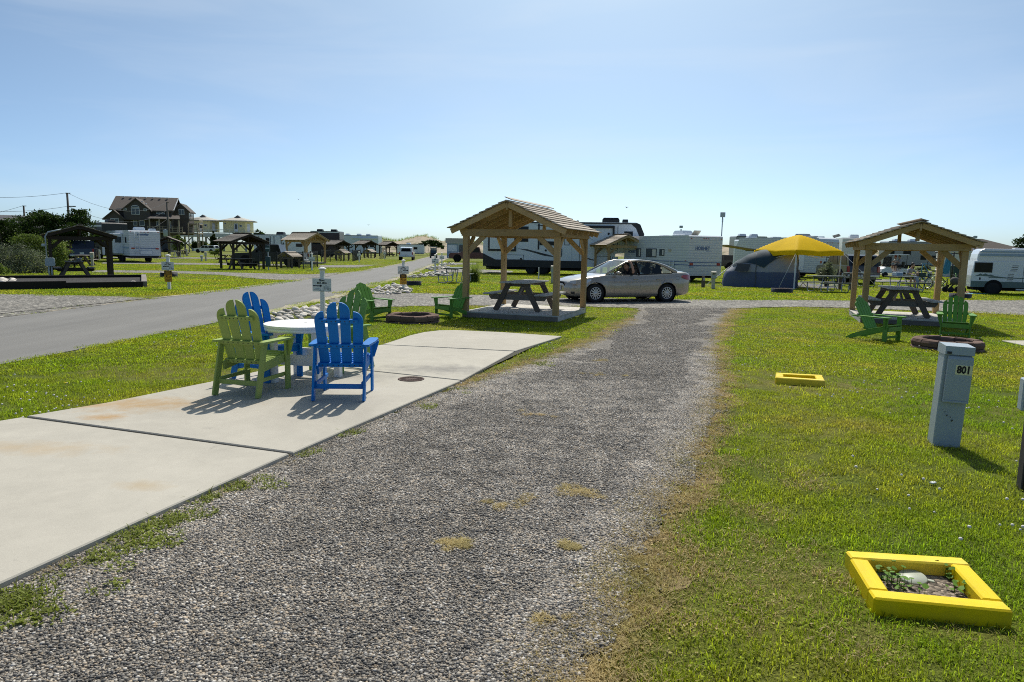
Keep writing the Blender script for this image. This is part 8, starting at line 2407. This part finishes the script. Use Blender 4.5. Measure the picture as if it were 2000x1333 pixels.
# ------------------------------------------------------------------ clutter by the camper van
M('towel_blue', (0.06, 0.24, 0.38), 0.9, var=0.2, scale=3); M('chair_green', (0.16, 0.34, 0.10), 0.7, var=0.1); M('grey_cloth', (0.22, 0.23, 0.27), 0.8, var=0.15); M('beach_blue', (0.10, 0.36, 0.62), 0.8, var=0.35, scale=3); M('pink_cloth', (0.6, 0.3, 0.32), 0.8)
def bicycle(label, loc, rz, tilt, mat, zoff=0.0, s=1.0):
    t = thing('bicycle', label, 'bicycle', Vector(loc) + Vector((0, 0, zoff)), rz, 'bicycles by the camper van', scale=s)
    t.rotation_euler = (0, tilt, rz)
    for x in (-0.52, 0.52):
        w = MB(); w.tube([(x + 0.33 * math.cos(a), 0, 0.34 + 0.33 * math.sin(a)) for a in [i * math.pi / 14 for i in range(28)]], 0.022, 6, closed=True); wo = w.build('wheel', 'tyre', t)
        sp = MB(); 
        for i in range(10): sp.tube([(x, 0, 0.34), (x + 0.31 * math.cos(i * 0.628), 0, 0.34 + 0.31 * math.sin(i * 0.628))], 0.003, 3, caps=False)
        sp.tube([(x + 0.305 * math.cos(a), 0, 0.34 + 0.305 * math.sin(a)) for a in [i * math.pi / 14 for i in range(28)]], 0.010, 4, closed=True); sp.build('spokes', 'galvanised', wo)
    f = MB()
    for a, b_ in (((-0.52, 0.34), (-0.08, 0.30)), ((-0.08, 0.30), (-0.22, 0.80)), ((-0.52, 0.34), (-0.18, 0.70)), ((-0.08, 0.30), (0.36, 0.78)), ((-0.19, 0.72), (0.34, 0.84)), ((0.36, 0.88), (0.52, 0.34))): f.tube([(a[0], 0, a[1]), (b_[0], 0, b_[1])], 0.020, 6)
    f.build('frame', mat, t)
    MB().box((-0.24, 0, 0.86), (0.26, 0.14, 0.05), None, 0.02).build('saddle', 'rv_black', t)
    MB().tube([(0.30, -0.28, 0.98), (0.36, -0.1, 0.96), (0.36, 0.1, 0.96), (0.30, 0.28, 0.98)], 0.014, 6).build('handlebar', 'rv_black', t)
    MB().lathe([(0.09, -0.02), (0.09, 0.02)], 16, (-0.08, 0.04, 0.30), axis='y').build('chainring', 'rv_trim', t)
    return t
bicycle('blue bicycle hung nose up on a rack behind the right shelter', G(1826, 566), R(-15), R(-72), 'towel_blue', 0.75, 1.0)
bicycle('pale bicycle standing under the hung one', G(1824, 566), R(25), 0, 'sign_white', 0.0, 0.95)
bicycle('dark bicycle leaning near the green camp chairs', G(1853, 569), R(10), 0, 'rv_black', 0.0, 0.85)
rk = thing('bike_rack', 'black bicycle rack post holding the hung bicycle', 'bike rack', G(1837, 562))
MB().tube([(0, 0, 0), (0, 0, 2.1)], 0.04, 8).build('post', 'black_steel', rk); MB().tube([(-0.5, 0, 2.0), (0.3, 0, 2.0)], 0.03, 6).build('arm', 'black_steel', rk)
cl = thing('drying_pole', 'dark T-shaped drying pole beside the bicycles', 'drying pole', G(1857, 558))
MB().tube([(0, 0, 0), (0, 0, 2.05)], 0.04, 8).build('post', 'black_steel', cl); MB().tube([(-0.55, 0, 1.95), (0.5, 0, 1.98)], 0.03, 6).build('crossbar', 'black_steel', cl)
tw = thing('hanging_towel', 'blue beach towel hanging from the drying pole', 'towel', G(1849, 558) + Vector((0, -0.02, 0)))
b = MB(); rows = []
for j in range(9):
    z = 1.97 - j * 0.16; w = 0.12 + 0.012 * j
    rows.append([(-w + 2 * w * i / 8 - 0.02 * j, 0.04 * math.sin(i * 1.9 + j * 0.5), z + (0.06 * abs(i - 4) / 4 if j == 8 else 0)) for i in range(9)])
b.loft(rows, closed_ring=False, caps=False); b.loft([[(x, y + 0.02, z) for x, y, z in r_] for r_ in rows], closed_ring=False, caps=False); b.build('cloth', 'towel_blue', tw)
tc_ = thing('wheeled_bin', 'dark wheeled rubbish bin behind the hanging towel', 'bin', G(1864, 545))
MB().loft([[(-0.22, -0.24, 0.05), (0.22, -0.24, 0.05), (0.22, 0.24, 0.05), (-0.22, 0.24, 0.05)], [(-0.29, -0.30, 1.0), (0.29, -0.30, 1.0), (0.29, 0.30, 1.0), (-0.29, 0.30, 1.0)]], smooth=False).build('bin', 'teal_bin', tc_); MB().box((0, 0, 1.04), (0.62, 0.66, 0.08), None, 0.02).build('lid', 'teal_bin', tc_)
for k, (a, b_, rz_, lb) in enumerate(((1877, 571, 60, 'green folding camp chair left of the van wheel, behind the shelter post'), (1895, 571, -20, 'green folding camp chair closest to the van wheel'))):
    c_ = thing('folding_chair', lb, 'camp chair', G(a, b_), R(rz_)); camp_chair(c_, 'chair_green')
sr = thing('stroller', 'dark folded stroller with a grey cloth over it', 'stroller', G(1862, 572))
for x in (-0.28, 0.32): 
    for y in (-0.22, 0.22): MB().lathe([(0, -0.02), (0.15, -0.02), (0.15, 0.02), (0, 0.02)], 14, (x, y, 0.15), axis='y').build('wheel', 'tyre', sr)
MB().tube([(-0.28, 0, 0.15), (0.1, 0, 0.55), (0.4, 0, 0.95)], 0.03, 6).build('frame', 'black_steel', sr); MB().ell((0.0, 0, 0.58), (0.20, 0.20, 0.20), 12, 8).build('cover', 'seat_cloth', sr)
r = random.Random(12)
for lb, m_, (a, b_), sc in (('bright blue beach towel crumpled on the grass before the van', 'beach_blue', (1911, 575), 1.0), ('pink and white cloth on the grass beside the blue towel', 'pink_cloth', (1894, 573), 0.45), ('blue bag leaning at the van wheel', 'towel_blue', (1930, 572), 0.4)):
    p = G(a, b_); b = MB(); rows = []
    for i in range(9): rows.append([(-0.6 * sc + 1.2 * sc * i / 8, -0.22 * sc + 0.44 * sc * j / 5, max(0.012, (0.10 if sc < 0.9 and 0 < i < 8 and 0 < j < 5 else 0.05) * r.random() * (2.5 if m_ == 'towel_blue' and 0 < i < 8 and 0 < j < 5 else 1))) for j in range(6)])
    b.loft(rows, closed_ring=False, caps=False); tag(b.build('beach_towel' if 'bag' not in lb else 'beach_bag', m_, None, (p.x, p.y, 0.0)), lb, 'towel' if 'bag' not in lb else 'bag')
# things on the woman's table
tb_ = G(1762, 570)
pc = thing('storage_box', 'white and blue plastic box on the table of the seated woman', 'box', tb_ + Vector((-0.25, 0.10, 0.768)), R(10)); MB().box((0, 0, 0.10), (0.42, 0.28, 0.20), None, 0.02).build('tub', 'rv_white', pc); MB().box((0, -0.145, 0.10), (0.30, 0.01, 0.12)).build('label_panel', 'rv_grey_blue', pc)
pc = thing('cool_box', 'dark green cool box at the end of the woman\'s table', 'cool box', tb_ + Vector((0.72, -0.25, 0.768)), R(10)); MB().box((0, 0, 0.08), (0.34, 0.24, 0.16), None, 0.02).build('tub', 'teal_bin', pc); MB().box((0, 0, 0.17), (0.35, 0.25, 0.03), None, 0.01).build('lid', 'teal_bin', pc)
# firewood-like scraps, litter
p = G(1822, 948); tag(MB().box((0, 0, 0.02), (0.05, 0.03, 0.012), Matrix.Rotation(0.5, 3, 'Z'), 0.003).build('paper_scrap', 'sign_white', None, p), 'small white paper scrap in the grass below the 801 pedestal', 'litter')

# ------------------------------------------------------------------ people
M('skin', (0.46, 0.27, 0.19), 0.55, var=0.06); M('hair_dark', (0.015, 0.012, 0.010), 0.6); M('hair_blond', (0.42, 0.28, 0.13), 0.6); M('shirt_grey', (0.34, 0.34, 0.38), 0.85); M('shirt_white', (0.62, 0.62, 0.62), 0.85); M('shirt_black', (0.02, 0.02, 0.024), 0.85); M('shorts_dark', (0.03, 0.03, 0.035), 0.85); M('dress_pale', (0.45, 0.48, 0.55), 0.85, var=0.3, scale=20); M('cap_red', (0.4, 0.02, 0.02), 0.7)
def figure(t, J, E, mats, head=None, hair=None, hairmat='hair_dark', name='body'):
    """one continuous skinned body: J joint -> (xyz, radius); E (a, b, material index); head (centre, radius, facing)"""
    names = list(J); me = bpy.data.meshes.new('skeleton'); me.from_pydata([J[n][0] for n in names], [(names.index(a), names.index(b)) for a, b, _ in E], [])
    o = bpy.data.objects.new('skeleton', me); COL.objects.link(o)
    sk = o.modifiers.new('s', 'SKIN'); sk.use_smooth_shade = True; ss = o.modifiers.new('d', 'SUBSURF'); ss.levels = 1
    if not me.skin_vertices: 
        bm = bmesh.new(); bm.from_mesh(me); bm.verts.layers.skin.verify(); bm.to_mesh(me); bm.free()
    for i, n in enumerate(names):
        sv = me.skin_vertices[0].data[i]; rr = J[n][1]; sv.radius = rr if isinstance(rr, tuple) else (rr, rr); sv.use_root = (i == 0)
    dg = bpy.context.evaluated_depsgraph_get(); m2 = bpy.data.meshes.new_from_object(o.evaluated_get(dg)); bpy.data.objects.remove(o)
    segs = [(Vector(J[a][0]), Vector(J[b][0]), k) for a, b, k in E]
    m2.materials.clear()
    for q in mats: m2.materials.append(MATS[q])
    for f in m2.polygons:
        c = Vector(f.center); best = (1e9, 0)
        for a, b, k in segs:
            ab = b - a; u = max(0, min(1, (c - a).dot(ab) / max(ab.length_squared, 1e-9))); d = (a + ab * u - c).length
            if d < best[0]: best = (d, k)
        f.material_index = best[1]; f.use_smooth = True
    bo = bpy.data.objects.new(name, m2); COL.objects.link(bo); bo.parent = t
    if head:
        c, rr, fc = head; c = Vector(c); fc = Vector(fc).normalized(); sd = fc.cross(Vector((0, 0, 1))).normalized()
        rot = Matrix((sd, fc, Vector((0, 0, 1)))).transposed()
        h = MB(); h.ell(c, (rr * 0.80, rr * 0.95, rr * 1.15), 16, 12, 0, rot); h.ell(c + fc * rr * 0.95 - Vector((0, 0, rr * 0.08)), (rr * 0.14, rr * 0.22, rr * 0.2), 8, 6, 0, rot)
        for s in (-1, 1): h.ell(c + sd * s * rr * 0.80 - Vector((0, 0, rr * 0.05)), (rr * 0.08, rr * 0.16, rr * 0.26), 8, 6, 0, rot)
        ho = h.build('head', 'skin', t)
        e = MB()
        for s in (-1, 1): e.ell(c + fc * rr * 0.86 + sd * s * rr * 0.3 + Vector((0, 0, rr * 0.08)), (rr * 0.10, rr * 0.05, rr * 0.06), 8, 5, 0, rot)
        e.build('eyes', 'hair_dark', ho)
        m = MB(); m.ell(c + fc * rr * 0.86 - Vector((0, 0, rr * 0.48)), (rr * 0.26, rr * 0.05, rr * 0.05), 8, 5, 0, rot); m.build('mouth', 'pink_cloth', ho)
        hr = MB(); hr.ell(c - fc * rr * 0.18 + Vector((0, 0, rr * 0.30)), (rr * 0.92, rr * 0.98, rr * 1.0), 14, 10, 0, rot)
        if hair == 'bun': hr.ell(c - fc * rr * 0.4 + Vector((0, 0, rr * 1.35)), rr * 0.4, 10, 8)
        if hair == 'long': hr.ell(c - fc * rr * 0.5 - Vector((0, 0, rr * 0.5)), (rr * 0.75, rr * 0.5, rr * 1.1), 12, 8, 0, rot)
        hr.build('hair', hairmat, ho)
    return bo
def hand(J, E, wrist, pts, mi, pre):
    """five bent fingers rooted in the palm; pts: palm centre, finger direction, side direction, size"""
    pc_, d, sd, s = [Vector(q) if not isinstance(q, (int, float)) else q for q in pts]
    J[pre + 'palm'] = (tuple(pc_), (0.040 * s, 0.018 * s)); E.append((wrist, pre + 'palm', mi))
    nn = d.cross(sd)
    for i, (o, L) in enumerate(((-0.030, 0.062), (-0.010, 0.074), (0.010, 0.070), (0.030, 0.056))):
        a = pc_ + d * 0.045 * s + sd * o * s; b_ = a + d * L * 0.55 * s + nn * 0.012 * s; c = b_ + d * L * 0.35 * s + nn * 0.03 * s
        for k, q in (('a', a), ('b', b_), ('c', c)): J[pre + '%d%s' % (i, k)] = (tuple(q), 0.009 * s)
        E += [(pre + 'palm', pre + '%da' % i, mi), (pre + '%da' % i, pre + '%db' % i, mi), (pre + '%db' % i, pre + '%dc' % i, mi)]
    a = pc_ - sd * 0.042 * s - d * 0.005 * s; b_ = a - sd * 0.02 * s + d * 0.035 * s
    J[pre + 'ta'] = (tuple(a), 0.011 * s); J[pre + 'tb'] = (tuple(b_), 0.009 * s); E += [(pre + 'palm', pre + 'ta', mi), (pre + 'ta', pre + 'tb', mi)]
def seated(t, fwd_lean=0.15, mats=('shirt_grey', 'shorts_dark', 'skin'), hairmat='hair_dark', hair=None, arms='lap', s=1.0, seat=0.46):
    """seated adult facing +y, origin on the floor under the hips"""
    z = seat + 0.09; L = fwd_lean
    ch_ = (0, L * 0.75, z + 0.42); nk = (0, L, z + 0.55)
    J = {'pelvis': ((0, 0, z), (0.15, 0.12)), 'belly': ((0, L * 0.3, z + 0.20), (0.135, 0.11)), 'chest': (ch_, (0.15, 0.11)), 'neck': (nk, 0.055), 'skull': ((0, L + 0.04, z + 0.64), 0.06)}
    E = [('pelvis', 'belly', 0), ('belly', 'chest', 0), ('chest', 'neck', 0), ('neck', 'skull', 2)]
    for q, n in ((-1, 'l'), (1, 'r')):
        J[n + 'hip'] = ((q * 0.09, 0.06, z - 0.01), 0.09); J[n + 'knee'] = ((q * 0.13, 0.44, z + 0.0), 0.062); J[n + 'ank'] = ((q * 0.12, 0.40, 0.09), 0.042); J[n + 'toe'] = ((q * 0.13, 0.58, 0.04), 0.035)
        E += [('pelvis', n + 'hip', 1), (n + 'hip', n + 'knee', 1), (n + 'knee', n + 'ank', 2), (n + 'ank', n + 'toe', 1)]
        J[n + 'sh'] = ((q * 0.19, ch_[1], z + 0.46), 0.06); E.append(('chest', n + 'sh', 0))
        if arms == 'lap': el, wr_ = (q * 0.25, ch_[1] + 0.12, z + 0.22), (q * 0.14, ch_[1] + 0.34, z + 0.20)
        elif arms == 'table': el, wr_ = (q * 0.28, ch_[1] + 0.16, z + 0.25), (q * 0.10, ch_[1] + 0.36, z + 0.24)
        else: el, wr_ = (q * 0.24, ch_[1] + 0.14, z + 0.22), (q * 0.17, ch_[1] + 0.38, z + 0.34)
        J[n + 'el'] = (el, 0.042); J[n + 'wr'] = (wr_, 0.028); E += [(n + 'sh', n + 'el', 0), (n + 'el', n + 'wr', 2)]
        d = (Vector(wr_) - Vector(el)).normalized(); hand(J, E, n + 'wr', (Vector(wr_) + d * 0.06, d, d.cross(Vector((0, 0, 1))).normalized() * q, 1.0), 2, n + 'h')
    hd = Vector(nk) + Vector((0, 0.05 + L * 0.15, 0.17))
    figure(t, J, E, mats, (hd, 0.105, (0, 1, -L * 0.9)), hair, hairmat)
def standing(t, mats, h=1.7, hairmat='hair_dark', hair=None, child=False, arms=0.1):
    k = h / 1.7; hs = 1.35 if child else 1.0
    J = {'pelvis': ((0, 0, 0.90 * k), (0.14 * k, 0.10 * k)), 'belly': ((0, 0, 1.08 * k), (0.125 * k, 0.10 * k)), 'chest': ((0, 0, 1.28 * k), (0.15 * k, 0.10 * k)), 'neck': ((0, 0.01, 1.43 * k), 0.05 * k), 'skull': ((0, 0.02, 1.52 * k), 0.06 * k)}
    E = [('pelvis', 'belly', 0), ('belly', 'chest', 0), ('chest', 'neck', 0), ('neck', 'skull', 2)]
    for q, n in ((-1, 'l'), (1, 'r')):
        J[n + 'hip'] = ((q * 0.085 * k, 0, 0.84 * k), 0.085 * k); J[n + 'knee'] = ((q * 0.09 * k, 0.015, 0.47 * k), 0.058 * k); J[n + 'ank'] = ((q * 0.09 * k, -0.02, 0.08 * k), 0.04 * k); J[n + 'toe'] = ((q * 0.10 * k, 0.13 * k, 0.03 * k), 0.033 * k)
        E += [('pelvis', n + 'hip', 1), (n + 'hip', n + 'knee', 1), (n + 'knee', n + 'ank', 2), (n + 'ank', n + 'toe', 1)]
        J[n + 'sh'] = ((q * 0.18 * k, 0, 1.36 * k), 0.055 * k); J[n + 'el'] = ((q * (0.22 + arms * 0.6) * k, -0.02 + arms * 0.3, 1.10 * k), 0.04 * k); J[n + 'wr'] = ((q * 0.2 * k, 0.06 + arms, (0.86 + arms * 0.9) * k), 0.028 * k)
        E += [('chest', n + 'sh', 0), (n + 'sh', n + 'el', 0), (n + 'el', n + 'wr', 2)]
        d = (Vector(J[n + 'wr'][0]) - Vector(J[n + 'el'][0])).normalized(); hand(J, E, n + 'wr', (Vector(J[n + 'wr'][0]) + d * 0.06 * k, d, Vector((0, 1, 0)).cross(d).normalized(), k), 2, n + 'h')
    figure(t, J, E, mats, (Vector((0, 0.03, 1.58 * k + 0.02 * (hs - 1))), 0.105 * k * hs, (0, 1, 0)), hair, hairmat)
# the driver, left forearm up on the car roof; sits inside the sedan
dv = thing('person', 'dark haired driver with a bare forearm raised through the open car window', 'person', (0, 0, 0))
dv.matrix_world = CAR.matrix_basis.copy()
J = {'pelvis': ((-0.06, 0.37, 0.66), (0.14, 0.12)), 'belly': ((-0.10, 0.37, 0.82), (0.13, 0.11)), 'chest': ((-0.10, 0.38, 0.99), (0.14, 0.11)), 'neck': ((-0.06, 0.40, 1.09), 0.052), 'skull': ((-0.03, 0.40, 1.15), 0.055),
     'lhip': ((0.02, 0.46, 0.65), 0.085), 'lknee': ((0.42, 0.47, 0.68), 0.06), 'lank': ((0.62, 0.46, 0.44), 0.042), 'rhip': ((0.02, 0.28, 0.65), 0.085), 'rknee': ((0.42, 0.26, 0.68), 0.06), 'rank': ((0.62, 0.28, 0.44), 0.042),
     'lsh': ((-0.08, 0.57, 1.00), 0.058), 'lel': ((0.00, 0.90, 1.02), 0.050), 'lfm': ((0.035, 0.915, 1.17), 0.046), 'lwr': ((0.075, 0.86, 1.335), 0.032), 'rsh': ((-0.06, 0.20, 1.00), 0.058), 'rel': ((0.14, 0.16, 0.86), 0.042), 'rwr': ((0.34, 0.26, 0.98), 0.03)}
E = [('pelvis', 'belly', 0), ('belly', 'chest', 0), ('chest', 'neck', 0), ('neck', 'skull', 2), ('pelvis', 'lhip', 1), ('lhip', 'lknee', 1), ('lknee', 'lank', 1), ('pelvis', 'rhip', 1), ('rhip', 'rknee', 1), ('rknee', 'rank', 1),
     ('chest', 'lsh', 0), ('lsh', 'lel', 0), ('lel', 'lfm', 2), ('lfm', 'lwr', 2), ('chest', 'rsh', 0), ('rsh', 'rel', 0), ('rel', 'rwr', 2)]
hand(J, E, 'lwr', (Vector((0.085, 0.80, 1.40)), Vector((0.15, -0.70, 0.55)).normalized(), Vector((-1, -0.1, 0.1)).normalized(), 1.05), 2, 'lh')
hand(J, E, 'rwr', (Vector((0.40, 0.28, 1.02)), Vector((0.8, 0.1, 0.5)).normalized(), Vector((0, -1, 0)), 1.0), 2, 'rh')
figure(dv, J, E, ('shirt_black', 'shorts_dark', 'skin'), (Vector((0.0, 0.41, 1.225)), 0.108, (0.85, 0.5, 0)), 'long')
wm = thing('person', 'dark haired woman in grey shirt leaning over the steel table', 'person', G(1770, 562.5), R(192)); seated(wm, 0.26, ('shirt_grey', 'shorts_dark', 'skin'), 'hair_dark', None, 'table')
kd = thing('person', 'small child in pale patterned dress with blond bun beside the woman', 'person', G(1789, 571), R(160)); standing(kd, ('dress_pale', 'dress_pale', 'skin'), 0.95, 'hair_blond', 'bun', True, 0.12)
gc = GC.location
f_ = Vector((math.cos(R(186)), math.sin(R(186)), 0)); l_ = Vector((-f_.y, f_.x, 0))
for lb, s, mt, hm in (('golf cart rider in white shirt beside the driver', -0.26, ('shirt_white', 'shorts_dark', 'skin'), 'cap_red'), ('golf cart driver in pale grey shirt', 0.26, ('shirt_grey', 'shorts_dark', 'skin'), 'hair_dark')):
    g_ = thing('person', lb, 'person', gc + f_ * 0.52 + l_ * s + Vector((0, 0, 0.40)), R(186 - 90)); seated(g_, 0.05, mt, hm, None, 'wheel', seat=0.47)
wk = thing('person', 'distant dark clad walker standing on top of the dune walkway', 'person', AT(863, 246) + Vector((0, 0, 2.35)), 0); standing(wk, ('shirt_black', 'shorts_dark', 'shorts_dark'), 1.7)
dg_ = AT(1726, 59); wk2 = thing('person', 'bare legged walker in dark shirt left of the golf cart', 'person', dg_, R(100)); standing(wk2, ('shirt_black', 'shorts_dark', 'skin'), 1.55)

# ------------------------------------------------------------------ gulls
for lb, a, b_, dd, sp in (('dark gull high above the white fifth wheel trailer', 1224, 406, 60, 0.9), ('tiny gull left of the road above the shelters', 720, 440, 90, 1.0), ('tiny gull in the sky right of the dark house', 583, 390, 90, 1.0)):
    p = RAY(a, b_, dd); t = thing('gull', lb, 'bird', p, R(40), 'gulls in the sky', scale=0.55); MB().ell((0, 0, 0), (0.06, 0.2, 0.05), 8, 6).build('body', 'grey_enamel', t)
    for s in (-1, 1): MB().add([(0, 0.08, 0.02), (0, -0.08, 0.02), (s * 0.25, -0.04, 0.14), (s * 0.25, 0.08, 0.14), (s * 0.55, -0.10, 0.06), (0, 0, 0.03), (s * 0.25, 0.02, 0.15)], [(0, 1, 2, 3), (3, 2, 4), (3, 4, 6), (0, 3, 6, 5)]).build('wing', 'rv_trim', t)

# ------------------------------------------------------------------ grass, stones and flowers last
def rect_poly(c, w, d):
    return [tuple((c + V * (sx * w / 2) + U * (sy * d / 2))[:2]) for sx, sy in ((-1, -1), (1, -1), (1, 1), (-1, 1))]
circ = lambda c, r_: [(c.x + r_ * math.cos(i * 0.3927), c.y + r_ * math.sin(i * 0.3927)) for i in range(16)]
def inset(q, k): 
    c = sum(q, Vector()) / len(q); return [tuple((c + (p - c) * k)[:2]) for p in q]
finish_lawn([rect_poly(SH1, 2.55, 2.85), rect_poly(SH2, 2.28, 2.6), circ(RING1, 0.63), circ(RING2, 0.65), inset(FR1, 1.0), [tuple(p[:2]) for p in B4], inset(FR2, 1.02)])
finish_gravel()
